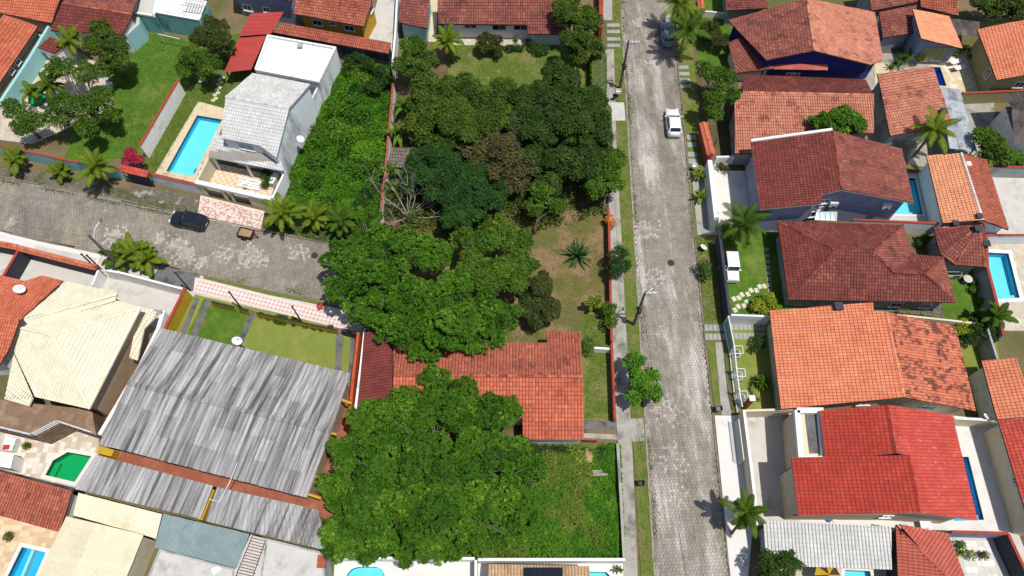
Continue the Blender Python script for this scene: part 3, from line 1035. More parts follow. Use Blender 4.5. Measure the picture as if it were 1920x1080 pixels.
sheet('yard_paving', [(1640, 118), (1680, 118), (1680, 160), (1640, 165)], .06, 'stone_beige')
sheet('white_terrace', [(1324, 306), (1425, 300), (1440, 420), (1345, 420)], .10, 'conc_white')
sheet('lawn', [(1356, 425), (1470, 440), (1490, 600), (1364, 600)], .06, 'g_lawn_rich')
sheet('side_yard', [(1440, 415), (1500, 415), (1500, 575), (1460, 580)], .045, 'conc_dk')
sheet('side_yard', [(1466, 540), (1810, 545), (1850, 640), (1466, 640)], .035, 'conc_dk')
sheet('lawn', [(1760, 500), (1840, 500), (1850, 620), (1770, 610)], .065, 'g_lawn_rich')
sheet('lawn', [(1365, 588), (1450, 590), (1470, 770), (1383, 770)], .06, 'g_lawn_pale')
sheet('lawn', [(1760, 610), (1862, 610), (1880, 700), (1770, 790)], .05, 'g_lawn_pale')
sheet('pool_deck', [(1655, 325), (1760, 325), (1790, 430), (1640, 430)], .055, 'conc_lt')
sheet('pool_deck', [(1838, 440), (1980, 440), (1980, 620), (1860, 620)], .07, 'stone_deck')
sheet('yard_paving', [(1800, 300), (1990, 300), (1990, 440), (1830, 440)], .045, 'conc_lt')
sheet('forecourt', [(1340, 779), (1386, 779), (1412, 985), (1398, 1130), (1374, 1130), (1358, 960)], .09, 'conc_white')
sheet('forecourt', [(1386, 775), (1530, 775), (1560, 985), (1412, 985)], .07, 'conc_lt')
sheet('pool_deck', [(1700, 770), (1890, 790), (1920, 1000), (1500, 985), (1500, 960)], .08, 'conc_white')
sheet('yard_paving', [(1500, 970), (1900, 975), (1960, 1130), (1440, 1130)], .04, 'conc_lt')
sheet('patio', [(1480, 1050), (1680, 1062), (1690, 1130), (1470, 1130)], .065, 'stone_deck')
# lower left yards
sheet('yard', [(-60, 430), (200, 470), (680, 590), (680, 700), (300, 720), (-60, 620)], .02, 'conc_lt')
sheet('footway', [(-60, 418), (0, 434), (77, 453), (190, 477), (180, 505), (-60, 452)], .12, 'conc_white')
sheet('footway', [(66, 460), (150, 478), (180, 484), (176, 505), (60, 478)], .125, 'conc_lt')
sheet('footway', [(300, 500), (375, 515), (362, 545), (280, 525)], .11, 'conc_dk')
sheet('verge', [(384, 517), (500, 546), (612, 568), (612, 574), (500, 552), (380, 522)], .06, 'g_verge')
sheet('lawn', [(366, 552), (640, 614), (672, 625), (665, 720), (300, 640)], .05, 'g_lawn_pale')
sheet('lawn', [(382, 560), (470, 580), (440, 650), (345, 640)], .055, 'g_lawn_rich')
for a, b, c, d in (((366, 558), (374, 560), (342, 640), (330, 638)), ((386, 562), (397, 565), (363, 645), (352, 642)), ((470, 582), (481, 585), (448, 660), (436, 658)), ((630, 614), (645, 616), (638, 712), (628, 708)), ((658, 620), (668, 622), (660, 716), (652, 712))):
    sheet('path_strip', [a, b, c, d], .07, 'conc_dk')


sheet('passage', [(176, 876), (640, 990), (690, 700), (650, 640), (560, 900), (190, 800)], .03, 'terracotta')
sheet('pool_deck', [(628, 1046), (900, 1046), (905, 1140), (622, 1140)], .05, 'conc_white')
sheet('roof_yard', [(890, 1046), (1176, 1046), (1184, 1140), (890, 1140)], .045, 'conc_white')
# front yards of the lane: tiled drive, dirt verge, stone strip
sheet('verge', [(-60, 300), (0, 312), (60, 318), (230, 352), (300, 370), (374, 386), (368, 402), (233, 374), (147, 358), (45, 339), (-60, 320)], .05, 'g_dirt')
sheet('stone_strip', [(246, 346), (372, 368), (372, 388), (290, 380), (240, 362)], .075, 'stone_rubble')
sheet('verge', [(492, 404), (680, 440), (680, 468), (620, 456), (493, 431)], .05, 'g_dirt')
def duo(parent_name, px, z, step, m, rot=None, prob=.5, jointm='conc', pat='random', diamond=False):
    """real tile squares over a bed; the face attribute picks one of the two glazes"""
    w = P2(px, z)
    o = sheet(parent_name, px, z - .012, jointm)
    a, b = Vector((w[0].x, w[0].y)), Vector((w[1].x, w[1].y))
    e = (b - a).normalized()
    if diamond: e = Vector((e.x - e.y, e.x + e.y)).normalized()
    f = Vector((-e.y, e.x))
    poly = [(q.x, q.y) for q in w]
    cx, cy = sum(q[0] for q in poly) / len(poly), sum(q[1] for q in poly) / len(poly)
    ext = max(math.hypot(q[0] - cx, q[1] - cy) for q in poly)
    n = int(ext / step) + 2
    I, J = np.meshgrid(np.arange(-n, n), np.arange(-n, n), indexing='ij')
    X = cx + (I * e.x + J * f.x) * step; Y = cy + (I * e.y + J * f.y) * step
    k = pip_np(X, Y, poly)
    for dx_, dy_ in ((.5, .5), (-.5, .5), (.5, -.5), (-.5, -.5)):
        k &= pip_np(X + (dx_ * e.x + dy_ * f.x) * step * .9, Y + (dx_ * e.y + dy_ * f.y) * step * .9, poly)
    for pl in POOLS:
        pw = [(a.x, a.y) for a in inset(pl, -.4)]
        k &= ~pip_np(X, Y, pw)
    X, Y, I, J = X[k], Y[k], I[k], J[k]
    h = step * .48
    Q = np.stack([np.stack([X + (sx * e.x + sy * f.x) * h, Y + (sx * e.y + sy * f.y) * h, np.full(X.shape, z)], axis=1) for sx, sy in ((-1, -1), (1, -1), (1, 1), (-1, 1))], axis=1)
    if pat == 'check': v = ((I + J) % 2) * .9 + NR.random(len(X)) * .1
    elif pat == 'weave': v = np.where(NR.random(len(X)) < .45, .1, .9)
    else: v = NR.random(len(X))
    t = npmesh('floor_tiles', Q, 4, m, o, v)
    t['kind'] = 'stuff'
    return o
duo('footway', [(366, 520), (640, 588), (668, 610), (640, 616), (362, 547)], .135, .30, 'duo_pink', jointm='pink_tile', pat='check', diamond=True)
duo('driveway', [(376, 366), (496, 396), (488, 432), (370, 407)], .10, .20, 'duo_red', jointm='pink_tile', pat='weave')
duo('front_court', [(400, 305), (520, 330), (505, 380), (368, 352)], .075, .38, 'duo_beige', jointm='pink_tile', pat='check')
# garden slabs that can be picked apart
def slabs(pts, sx, sy, m, z=.09, name='stepping_path', rz=0.0, jit=.08):
    w = P2(pts, 0)
    o = bpy.data.objects.new(name, None); COL.objects.link(o)
    o.location = (w[0].x, w[0].y, 0); o['kind'] = 'structure'
    me = None
    for q in w:
        if me is None:
            V, Fc = boxm((0, 0, 0), sx, sy, z)
            me = bpy.data.meshes.new('paving_slab'); me.from_pydata([(v[0] * (.97 if v[2] > 0 else 1), v[1] * (.97 if v[2] > 0 else 1), v[2]) for v in V], [], Fc)
            me.materials.append(MATS[m])
        s_ = bpy.data.objects.new('paving_slab', me); COL.objects.link(s_); s_.parent = o
        s_.location = (q.x - w[0].x, q.y - w[0].y, R.uniform(-.006, .008))
        s_.rotation_euler = (0, 0, rz + R.uniform(-jit, jit))
    return o
slabs([(1376, 561), (1385, 559), (1391, 553), (1402, 552), (1408, 545), (1418, 545), (1424, 538), (1433, 537)], .42, .55, 'slab_cream', rz=.4)
slabs([(1378, 582), (1384, 575), (1395, 574), (1400, 567), (1428, 562), (1434, 554)], .42, .55, 'slab_cream', rz=.4)
slabs([(1437 + i * .9, 469 + i * 11) for i in range(8)], .45, .45, 'slab')
slabs([(1324 + i * 8.3, y) for y in (615, 632) for i in range(5)], .40, .72, 'slab', jit=.01, name='paved_strip')
slabs([(1372 + i * 8.3, y) for y in (613.5, 630.5) for i in range(8)], .40, .72, 'slab', jit=.01, name='paved_strip')
slabs([(418, 146), (413, 150), (416, 155), (410, 159), (412, 165), (407, 169), (409, 175), (403, 179), (405, 185), (400, 189)], .5, .38, 'slab_cream', rz=-.2)
for y in (118, 130, 142, 154, 166): pass
slabs([(1281, 127), (1283, 139), (1284, 151), (1286, 163)], 1.3, .55, 'slab', jit=.02, name='paved_strip')
slabs([(1296, 258), (1297, 272), (1298, 290), (1299, 303)], 1.1, .7, 'slab', jit=.02, name='paved_strip')
sheet('footway', [(1297, 326), (1338, 326), (1354, 440), (1308, 440)], .08, 'conc')
sheet('footway', [(1341, 642), (1356, 642), (1372, 778), (1353, 778)], .085, 'conc')

duomat('duo_trav', S(196, 182, 160), S(226, 216, 200))
duomat('duo_sand', S(206, 176, 138), S(226, 200, 164))
duomat('duo_cream', S(216, 196, 160), S(236, 222, 194))
duomat('duo_grey', S(206, 202, 194), S(228, 224, 218))
def duo2(nm, px, z, step, m, joint='stone_deck'):
    """like duo(), but the tiles keep clear of pools"""
    o = duo(nm, px, z, step, m, jointm=joint)
    return o
duo2('pool_deck', [(0, 795), (60, 795), (185, 812), (185, 850), (140, 925), (0, 890)], .07, .5, 'duo_trav')
duo2('patio', [(-60, 950), (120, 960), (140, 985), (100, 1040), (60, 1130), (-60, 1130)], .06, .45, 'duo_sand', 'stone_beige')
duo2('pool_deck', [(1738, 105), (1835, 90), (1868, 172), (1760, 172)], .08, .5, 'duo_cream', 'stone_beige')
duo2('patio', [(1785, 1004), (1862, 1004), (1888, 1110), (1812, 1110)], .08, .55, 'duo_grey', 'conc_lt')
# ---------------------------------------------------------------- buildings
def block(parent, px, z, wall, roof, par=0.0, z0=0.0, th=.16, parm=None):
    """flat-roofed block with optional parapet; px = roof outline seen at height z"""
    w = P2(px, z)
    n = len(w)
    p = ccw([(a.x, a.y) for a in w])
    V = [(a[0], a[1], z0) for a in p] + [(a[0], a[1], z) for a in p]
    pymesh('wall', V, [(i, (i + 1) % n, n + (i + 1) % n, n + i) for i in range(n)], wall, parent)
    q = inset(p, .01)
    MB().prism(q, z - .05, z + .02).build('roof_slab', roof, parent)
    if par:
        ring = inset(p, th / 2 - .03)
        V, Fc = run_mesh([Vector(a) for a in ring] + [Vector(ring[0])], th, z + .003, z + par)
        pymesh('parapet', V, Fc, parm or wall, parent)
    return p
def centre(px, z=0):
    w = P2(px, z)
    return (sum(a.x for a in w) / len(w), sum(a.y for a in w) / len(w), 0)
def chimney(parent, px, py, z, w=.7, h=.7, m='w_dark'):
    p = P(px, py, z + h)
    mb = MB().box((p.x, p.y, z - .5), w * .75, w * .75, h + .35)
    o = mb.build('chimney', m, parent)
    MB().box((p.x, p.y, z + h - .15), w, w, .12).build('chimney_cap', m, o)
    return o

# -- right side of the long street, from the top
h = House('house', 'house with dark salmon tiled gable roof and deep blue end wall', {'a': (1365, 38, 3.4), 'r': (1512, -3, 5.4), 's': (1527, 95, 5.4), 'b': (1437, 113, None), 'c': (1640, 23, 3.4), 'd': (1655, 112, 3.4), 'e': (1632, 122, None)},
      [('arsb', 't_rust'), ('rcdes', 't_salmon_b')], 'arcdesb', 'w_blue', over=.5, cap='t_salmon_b')
h.win(1480, 142, 5, 1.1, 1.2); h.win(1510, 142, 5, 1.1, 1.2)
aw = MB()
q = [P(1450, 120, 2.9), P(1552, 120, 2.9), P(1552, 132, 2.5), P(1450, 130, 2.5)]
corrugated(h.o, q, 8, 1, 't_pink', 4, .02, name='awning_sheet')
House('annex', 'low dark red roof tucked under corner of blue-walled house', {'a': (1365, 80, 2.5), 'b': (1390, 70, 3.0), 'c': (1449, 117, 3.0), 'd': (1451, 129, None), 'e': (1380, 137, None)}, [('abcde', 't_rust')], 'abcde', 'w_white', cat='annex')
House('house', 'small red tiled roof cut by top edge beside blue-walled house', {'a': (1361, -40, 3.4), 'b': (1361, 20, 3.0), 'c': (1440, 15, 3.0), 'd': (1440, -40, 3.4)}, [('abcd', 't_rust')], 'abcd', 'w_grey')
House('house', 'red-brown roof band at top edge above salmon lean-to', {'a': (1625, -40, 4.2), 'b': (1634, 20, 3.2), 'c': (1721, 4, 3.2), 'd': (1716, -50, 4.2)}, [('abcd', 't_rust')], 'abcd', 'w_grey', over=.3)
House('house', 'dark orange roof at top edge beside gravel alley', {'a': (1722, -40, 4.2), 'b': (1726, 14, 3.3), 'c': (1798, 29, 3.3), 'd': (1792, -40, 4.2)}, [('abcd', 't_mid')], 'abcd', 'w_grey', over=.3)
House('house', 'square rust-red roof between blue-walled house and salmon outbuilding', {'a': (1648, 23, 3.4), 'b': (1719, 9, 3.4), 'c': (1716, 61, 2.8), 'd': (1655, 71, 2.8)}, [('abcd', 't_rust')], 'abcd', 'w_bluegrey', over=.4)
h = House('outbuilding', 'pale salmon roofed outbuilding with olive double door facing loungers', {'a': (1711, 17, 4.3), 'b': (1779, 31, 3.3), 'c': (1805, 91, 3.3), 'd': (1727, 73, 4.3)}, [('abcd', 't_salmon')], 'abcd', 'w_bluegrey', over=.35, cat='outbuilding')
h.win(1738, 102, 2, 1.5, 2.3, 'w_olive', 'w_olive', 'door'); h.win(1762, 102, 2, 1.5, 2.3, 'w_olive', 'w_olive', 'door')
o = thing('lean_to', 'grey corrugated patio cover between salmon outbuilding and orange roof', 'lean-to', centre([(1808, 50)]))
corrugated(o, [P(1780, 34, 2.6), P(1837, 41, 2.6), P(1835, 69, 2.4), P(1793, 65, 2.4)], 4, 2, 'm_brown', 4, .03)
h = House('house', 'bright orange roofed olive-walled house at upper right edge', {'a': (1833, 54, 3.8), 'b': (1985, 26, 6.2), 'c': (2010, 126, 6.2), 'd': (1868, 151, 3.8)}, [('abcd', 't_orange')], 'abcd', 'w_olive', over=.5)
h.win(1853, 137, 3, 1.0, 1.3, 'w_clean'); h.win(1912, 158, 2, 1.2, 1.0, 'w_clean')
h = House('house', 'long house with ribbed pale orange roof and darker rear slope', {'a': (1392, 140, 2.9), 'b': (1622, 150, 2.9), 'r': (1392, 173, 4.2), 's': (1638, 178, 4.2), 'd': (1638, 250, None), 'e': (1560, 250, None), 'f': (1560, 287, None), 'c': (1378, 288, 2.7), 'g': (1377, 193, None)},
      [('absr', 't_hip', 'barrel'), ('rsdefcg', 't_salmon_b', 'barrel')], 'absdefcg', 'w_grey', over=.4, cap='t_salmon_b')
h = House('house', 'plain orange-brown roofed house left of zinc lean-to with coconut palm in front', {'a': (1645, 139, 3.9), 'b': (1749, 124, 3.9), 'c': (1786, 232, 3.0), 'd': (1669, 255, 3.0)}, [('abcd', 't_salmon_b')], 'abcd', 'w_grey', over=.4)
chimney(h.o, 1771, 206, 3.2, .7, .6)
o = thing('lean_to', 'zinc corrugated lean-to beside palm at upper right', 'lean-to', centre([(1797, 230)]))
corrugated(o, [P(1832, 282, 2.5), P(1801, 167, 2.5), P(1762, 162, 2.8), P(1783, 282, 2.8)][0:0] or [P(1764, 163, 2.9), P(1800, 168, 2.5), P(1832, 284, 2.5), P(1780, 278, 2.9)], 3, 5, 'zinc', 3, .05)
for (x, y) in ((1800, 172), (1828, 278)):
    p = P(x, y, 2.4); MB().box((p.x, p.y, 0), .12, .12, 2.4).build('post', 'metal_grey', o)
# grey corrugated house at right edge
o = thing('house', 'white gabled house with grey fibre cement roofs at right edge', 'house', centre([(1900, 220)]))
corrugated(o, [P(1940, 172, 4.2), P(1878, 175, 4.2), P(1899, 205, 4.6), P(1975, 205, 4.6)], 5, 1, 'm_brown', 4, .05)
corrugated(o, [P(1897, 205, 4.6), P(1980, 205, 4.6), P(1990, 274, 3.6), P(1901, 270, 3.6)], 6, 2, 'm_brown', 4, .05)
block(o, [(1885, 200), (1980, 200), (1990, 268), (1905, 266)], 3.3, 'w_white', 'conc')
h = House('house', 'two-storey blue-grey house with dark red gable roof and white verge trim', {'c': (1408, 266, 5.0), 'a': (1560, 245, 6.7), 'b': (1578, 356, 6.7), 'e': (1543, 364, None), 'f': (1540, 382, None), 'd': (1425, 393, 5.0), 'g': (1690, 279, 5.0), 'h': (1713, 381, 5.0)},
      [('cabefd', 't_rust_dk'), ('aghb', 't_rust')], 'caghbefd', 'w_bluegrey', over=.55, deckm='fascia_white')
h.win(1604, 381, 4, .7, .6); h.win(1620, 381, 4, .7, .6); h.win(1650, 385, 4, 1.2, 1.1); h.win(1560, 375, 4, 1.0, .8)
v = [h.V['c'], h.V['a']]
MB().bar(v[0] + Vector((0, .05, .12)), v[1] + Vector((0, .05, .12)), .3, .22).build('verge_trim', 'w_clean', h.o)
def acunit(px, py, z, label, rz=0):
    p = P(px, py, z + .6)
    o = thing('air_conditioner', label, 'air conditioner', (p.x, p.y, z), rz=rz)
    MB().box((0, 0, 0), .85, .35, .6).build('casing', 'metal_white', o, local=True)
    MB().lathe((.15, -.2, .3), [(.0, 0), (.22, 0), (.22, .02), (.0, .02)], 10).build('fan_grille', 'metal_grey', o, local=True)
    MB().box((0, .05, -.08), .8, .6, .06).build('bracket', 'metal_grey', o, local=True)
acunit(1565, 379, 3.4, 'white air conditioner on end wall of blue-grey house under left gable')
acunit(1665, 383, 3.4, 'white air conditioner on blue-grey house near turquoise pool')
o = thing('glass_canopy', 'white framed glass canopy against blue-grey wall', 'canopy', centre([(1548, 405)]))
q = [P(1531, 398, 2.6), P(1569, 398, 2.6), P(1568, 414, 2.3), P(1528, 412, 2.3)]
for k in range(4):
    a, b = k / 4, (k + 1) / 4 - .03
    pymesh('glass_pane', [quadgrid(q, a, 0), quadgrid(q, b, 0), quadgrid(q, b, 1), quadgrid(q, a, 1)], [(0, 3, 2, 1)], 'glass_lt', o)
mb = MB()
for k in range(5): mb.bar(quadgrid(q, k / 4, 0) + Vector((0, 0, .02)), quadgrid(q, k / 4, 1) + Vector((0, 0, .02)), .06)
mb.bar(q[0], q[1], .08); mb.bar(q[3], q[2], .08)
mb.build('canopy_frame', 'metal_white', o)

h = House('house', 'wide house under dark red hipped roof with two ridges', {'a': (1458, 415, 2.9), 'b': (1693, 422, 2.9), 'c': (1713, 477, 3.1), 'd': (1768, 483, 2.9), 'e': (1792, 568, 2.9), 'q': (1478, 561, 2.9), 'r': (1567, 470, 4.8), 's': (1635, 472, 4.8), 't': (1677, 511, 4.2), 'u': (1735, 513, 4.2)},
      [('aqr', 't_rust_dk'), ('absr', 't_hip'), ('bcts', 't_rust'), ('cdut', 't_hip'), ('deu', 't_rust'), ('qeutsr', 't_hip')], 'abcdeq', 'w_grey', over=.6, cap='t_rust_dk', style='flat')
h.win(1680, 571, 4, 1.2, 1.0); h.win(1735, 573, 4, 1.2, 1.0)
h = House('gazebo', 'small hipped red-tiled barbecue pavilion with three dark chimneys', {'a': (1750, 428, 2.8), 'b': (1763, 477, 2.7), 'c': (1790, 497, 2.7), 'd': (1847, 501, 2.7), 'e': (1845, 418, 2.7), 'p': (1836, 424, 3.9)},
      [('abp', 't_hip'), ('bcp', 't_rust'), ('cdp', 't_rust'), ('dep', 't_hip'), ('eap', 't_hip')], 'abcde', 'w_grey', over=.5, cat='pavilion', cap='t_rust')
chimney(h.o, 1793, 417, 3.2, .6, .7); chimney(h.o, 1835, 427, 3.4, .7, .9); chimney(h.o, 1851, 455, 2.7, .7, .9)
h = House('house', 'pale salmon roofed house with weathered right slope and white ridge', {'a': (1737, 292, 3.0), 'b': (1802, 287, 4.3), 'c': (1843, 413, 4.3), 'd': (1768, 418, 3.0), 'f': (1849, 300, 3.2), 'g': (1891, 431, 3.2)},
      [('abcd', 't_salmon'), ('bfgc', 't_mid', 'barrel')], 'abfgcd', 'w_white', over=.35, cap='t_white')
chimney(h.o, 1817, 306, 3.9, .55, .4, 'w_clean'); chimney(h.o, 1838, 404, 4.0, .6, .5)
h = House('house', 'broad house with clean orange left roof slope and blackened right slope', {'a': (1443, 583, 3.0), 'b': (1637, 567, None), 'x': (1638, 583, None), 'r': (1662, 585, 5.2), 's': (1695, 745, 5.2), 'd': (1464, 767, 3.0), 'e': (1791, 612, 3.4), 'f': (1829, 771, 3.4)},
      [('abxrsd', 't_orange'), ('refs', 't_patch')], 'abxrefsd', 'w_cream', over=.55, cap='t_orange')
h.win(1620, 757, 6, 1.3, .5); h.win(1740, 762, 5, 1.4, .9); h.win(1686, 757, 5, .9, .5)
chimney(h.o, 1574, 573, 4.2, .8, .6)
h = House('house', 'big house with vivid red tiled roof stepped along its ridge', {'a': (1537, 770, 5.0), 'r': (1663, 760, 6.6), 's': (1678, 850, 6.6), 'd': (1547, 861, 5.0), 'e': (1483, 858, 5.0), 't': (1705, 853, 6.8), 'u': (1726, 961, 6.8), 'f': (1497, 967, 5.0), 'g': (1787, 778, 5.0), 'h': (1831, 976, 5.0)},
      [('arsd', 't_red'), ('etuf', 't_red'), ('rghuts', 't_red_lt')], 'arghufed', 'w_cream', over=.5, cap='t_red', deckm='fascia_white')
h.win(1693, 968, 4, 1.0, .8)
o2 = h.o
MB().prism(P2([(1494, 767), (1538, 767), (1547, 862), (1502, 862)], 4.3), 0.1, 4.2).build('carport_wall', 'w_cream', o2)
MB().prism(P2([(1509, 776), (1535, 776), (1544, 850), (1518, 850)], 4.25), 4.2, 4.25).build('carport_floor', 'conc_dk', o2)
wv = [Vector((a.x, a.y)) for a in P2([(1495, 769), (1539, 769), (1547, 860), (1503, 860), (1495, 769)], 4.7)]
V_, F_ = run_mesh(wv, .5, 4.21, 4.7); pymesh('parapet', V_, F_, 'w_clean', o2)
House('house', 'narrow orange roof slope at right edge above red one', {'a': (1840, 677, 3.2), 'b': (1905, 670, 4.3), 'c': (1945, 780, 4.3), 'd': (1870, 786, 3.2)}, [('abcd', 't_orange')], 'abcd', 'w_white', over=.4)
h = House('house', 'narrow red roof slope over cream wall at right edge', {'a': (1871, 788, 3.2), 'b': (1955, 782, 4.6), 'c': (2040, 1010, 4.6), 'd': (1934, 995, 3.2)}, [('abcd', 't_red_lt')], 'abcd', 'w_cream', over=.3)
h.win(1906, 900, 3, .7, .7)
House('house', 'low white tiled roof with dark joint lines below red-roofed house', {'a': (1431, 976, 3.0), 'b': (1671, 987, 3.0), 'c': (1672, 1068, 2.5), 'd': (1437, 1060, 2.5)}, [('abcd', 't_wterr')], 'abcd', 'w_grey', over=.4, gap=.07, style='plain')
House('house', 'dusky pink hipped roof with ribbed front at bottom right', {'a': (1679, 985, 2.8), 'b': (1784, 998, 2.8), 'c': (1815, 1118, 2.8), 'p': (1797, 1102, 4.4), 'd': (1686, 1150, 2.8), 'e': (1820, 1160, 2.8)}, [('abcp', 't_pink'), ('apd', 't_pink', 'barrel')], 'abcpd', 'w_dark', over=.3)

# -- middle block
h = House('house', 'weathered orange gable-roofed house half covered by trees at centre', {'r': (738, 703, 4.4), 's': (1093, 706, 4.4), 'a': (738, 652, None), 'b': (960, 643, None), 'c': (1025, 643, None), 'd': (1025, 623, None), 'e': (1088, 624, 3.0), 'f': (1095, 824, 2.8), 'g': (980, 824, None), 'i': (980, 783, None), 'j': (738, 783, None)},
      [('rabcdes', 't_mid'), ('sfgijr', 't_center')], 'abcdesfgijr', 'w_white', over=.3, cap='t_mid', deckm='fascia_white', style='fine')
House('annex', 'maroon tiled lean-to roof squeezed between orange wall and central house', {'a': (684, 620, 2.8), 'b': (716, 628, 3.4), 'c': (737, 660, 3.6), 'd': (735, 790, 3.6), 'e': (668, 790, 2.8)}, [('abcde', 't_maroon')], 'abcde', 'w_white', over=.2, cat='annex')
h = House('house', 'white-walled house with long rust-red roof at top centre', {'a': (822, -24, 4.6), 'b': (1062, -24, 4.6), 'c': (1062, 63, None), 'd': (990, 64, None), 'e': (988, 47, 2.9), 'f': (822, 45, 2.9)}, [('abcdef', 't_rust', 'fine')], 'abcdef', 'w_clean', over=.6)
h.win(882, 49, 4, 1.6, .6); h.win(936, 51, 4, 1.8, .9); h.win(976, 51, 4, 1.8, .9)
sheet('veranda_floor', [(845, 72), (985, 72), (985, 86), (845, 84)], .10, 'stone_deck')
House('house', 'maroon roofed house with pale blue wall beside stony path at top', {'a': (753, -30, 4.0), 'b': (808, -30, 4.0), 'c': (802, 53, 2.9), 'd': (748, 43, 2.9)}, [('abcd', 't_rust', 'fine')], 'abcd', 'w_turq_lt', over=.3)
sheet('garden_path', [(808, -60), (822, -60), (818, 78), (803, 78)], .06, 'stone_beige')
h = House('house', 'ochre yellow house with rust-red roof at top left of centre', {'a': (556, -40, 5.4), 'b': (706, -25, 5.4), 'c': (682, 49, 3.6), 'd': (552, 27, 3.6)}, [('abcd', 't_mid')], 'abcd', 'w_ochre', over=.6)
h.win(595, 42, 2, 1.3, .9, 'w_clean'); h.win(624, 44, 2, .8, .6, 'w_clean'); h.win(655, 52, 2, 1.3, .9, 'w_clean'); h.win(698, 12, 1, 1.0, .9, 'w_clean')
sheet('driveway', [(690, 66), (724, -60), (742, -60), (737, 110), (700, 92)], .05, 'conc_lt')
House('lean_to', 'long narrow red tiled lean-to roof above soot-stained wall', {'a': (528, 43, 3.0), 'b': (733, 80, 3.0), 'c': (728, 101, 2.6), 'd': (512, 61, 2.6)}, [('abcd', 't_mid', 'barrel')], 'abcd', 'w_soot', over=.12, cat='lean-to')
# red steel roofs
o = thing('shed', 'open shed with two overlapping red steel roofs', 'shed', centre([(480, 90)]))
corrugated(o, [P(470, 25, 3.5), P(532, 22, 3.5), P(508, 64, 2.9), P(448, 68, 2.9)], 1, 6, 'm_redmetal', 10, .012, dens=2)
corrugated(o, [P(420, 136, 2.3), P(450, 67, 2.6), P(500, 66, 2.6), P(471, 131, 2.3)], 7, 1, 'm_redmetal', 4, .02)
for (x, y) in ((424, 133), (468, 128), (452, 70), (497, 69)):
    p = P(x, y, 2.3); MB().box((p.x, p.y, 0), .14, .14, 2.3).build('post', 'wood_dark', o)

# -- white two-storey house
h = House('house', 'tall white two-storey house with stained white tiled gable roof', {'a': (423, 181, 6.7), 'b': (542, 203, 6.7), 'c': (473, 137, 5.3), 'd': (582, 158, 5.3), 'e': (415, 259, 5.1), 'f': (487, 273, None), 'g': (518, 296, None)},
      [('cdba', 't_white'), ('abgfe', 't_wterr')], 'cdbgfea', 'w_stain', over=.18, cap='t_white', deckm='fascia_white', style='plain')
h.win(462, 275, 4, 1.8, 1.0, 'w_clean', 'glass_lt')
wh = h.o
f = [P(403, 250, 3.5), P(524, 296, 3.5), P(534, 322, 2.9), P(390, 294, 2.9)]
d_ = deck('veranda_roof', f, 'fascia_white', wh, under='underlay_lt'); tiles('roof_tiles', f, 't_wterr', d_, 'plain')
for (x, y) in ((396, 292), (460, 308), (528, 320)):
    p = P(x, y, 2.8); MB().box((p.x, p.y + .2, 0), .25, .25, 2.8).build('column', 'w_white', wh)
p = block(wh, [(503, 69), (631, 92), (599, 157), (479, 134)], 3.4, 'w_stain', 'm_white', par=.35, th=.22, parm='w_white')
q = [P(510, 76, 3.5), P(622, 97, 3.5), P(595, 152, 3.5), P(485, 132, 3.5)]
corrugated(wh, q, 9, 1, 'm_white', 4, .015, name='roof_sheet')
chimney(wh, 562, 84, 3.5, .6, .45, 'w_grey')
# front court of the white house
o = thing('front_wall', 'white front wall with three grey slatted gates facing tiled drive', 'wall', centre([(440, 360)]))
w = [P(367, 341, 2.3), P(508, 373, 2.3)]; a, b = [Vector((q.x, q.y)) for q in w]
V_, F_ = run_mesh([a, b], .5, 2.05, 2.4); pymesh('lintel', V_, F_, 'w_clean', o)
e = (b - a)
for s0, s1 in ((0, .08), (.32, .36), (.42, .45), (.68, 1.0)):
    V_, F_ = run_mesh([a + e * s0, a + e * s1], .3, 0, 2.06); pymesh('pier', V_, F_, 'w_cream', o)
for s0, s1 in ((.08, .32), (.36, .42), (.45, .68)):
    gq = MB()
    n = int((e.length * (s1 - s0)) / .16)
    for k in range(n):
        c = a + e * (s0 + (s1 - s0) * (k + .5) / n)
        gq.box((c.x, c.y, .08), .05, .05, 1.9, math.atan2(e.y, e.x))
    for z in (.3, 1.1, 1.9): gq.bar((*(a + e * s0), z), (*(a + e * s1), z), .06)
    gq.build('gate', 'metal_grey', o)
# turquoise house
o = thing('house', 'turquoise flat-roofed house with stained rear wall facing lawn', 'house', centre([(310, 50)]))
block(o, [(248, 26), (262, -22), (300, -14), (291, 33)], 2.7, 'w_turq', 'conc_lt', .25, th=.3, parm='w_clean')
block(o, [(291, 24), (302, -14), (388, 4), (374, 39)], 3.1, 'w_turq', 'conc_white', .12, th=.2, parm='w_clean')
block(o, [(236, 68), (248, 28), (262, 33), (262, 45)], 2.65, 'w_turq_lt', 'conc_lt')
gq = MB()
for k in range(7):
    a, b = P(352 + k * 5, -6 + k, 4.4), P(346 + k * 5, 8 + k, 4.4)
    gq.bar(a, b, .08)
gq.bar(P(345, -8, 4.4), P(385, 0, 4.4), .1); gq.bar(P(340, 8, 4.4), P(380, 14, 4.4), .1)
gq.build('pergola_frame', 'metal_white', o)
h = House('house', 'grey two-storey house with small red roof at top edge', {'a': (430, -60, 4.8), 'b': (552, -34, 4.8), 'c': (545, 2, 4.2), 'd': (432, -18, 4.2)}, [('abcd', 't_red')], 'abcd', 'w_bluegrey', over=.3)
h.win(464, 14, 2, 1.2, 1.0); h.win(500, 18, 2, 1.0, .9)
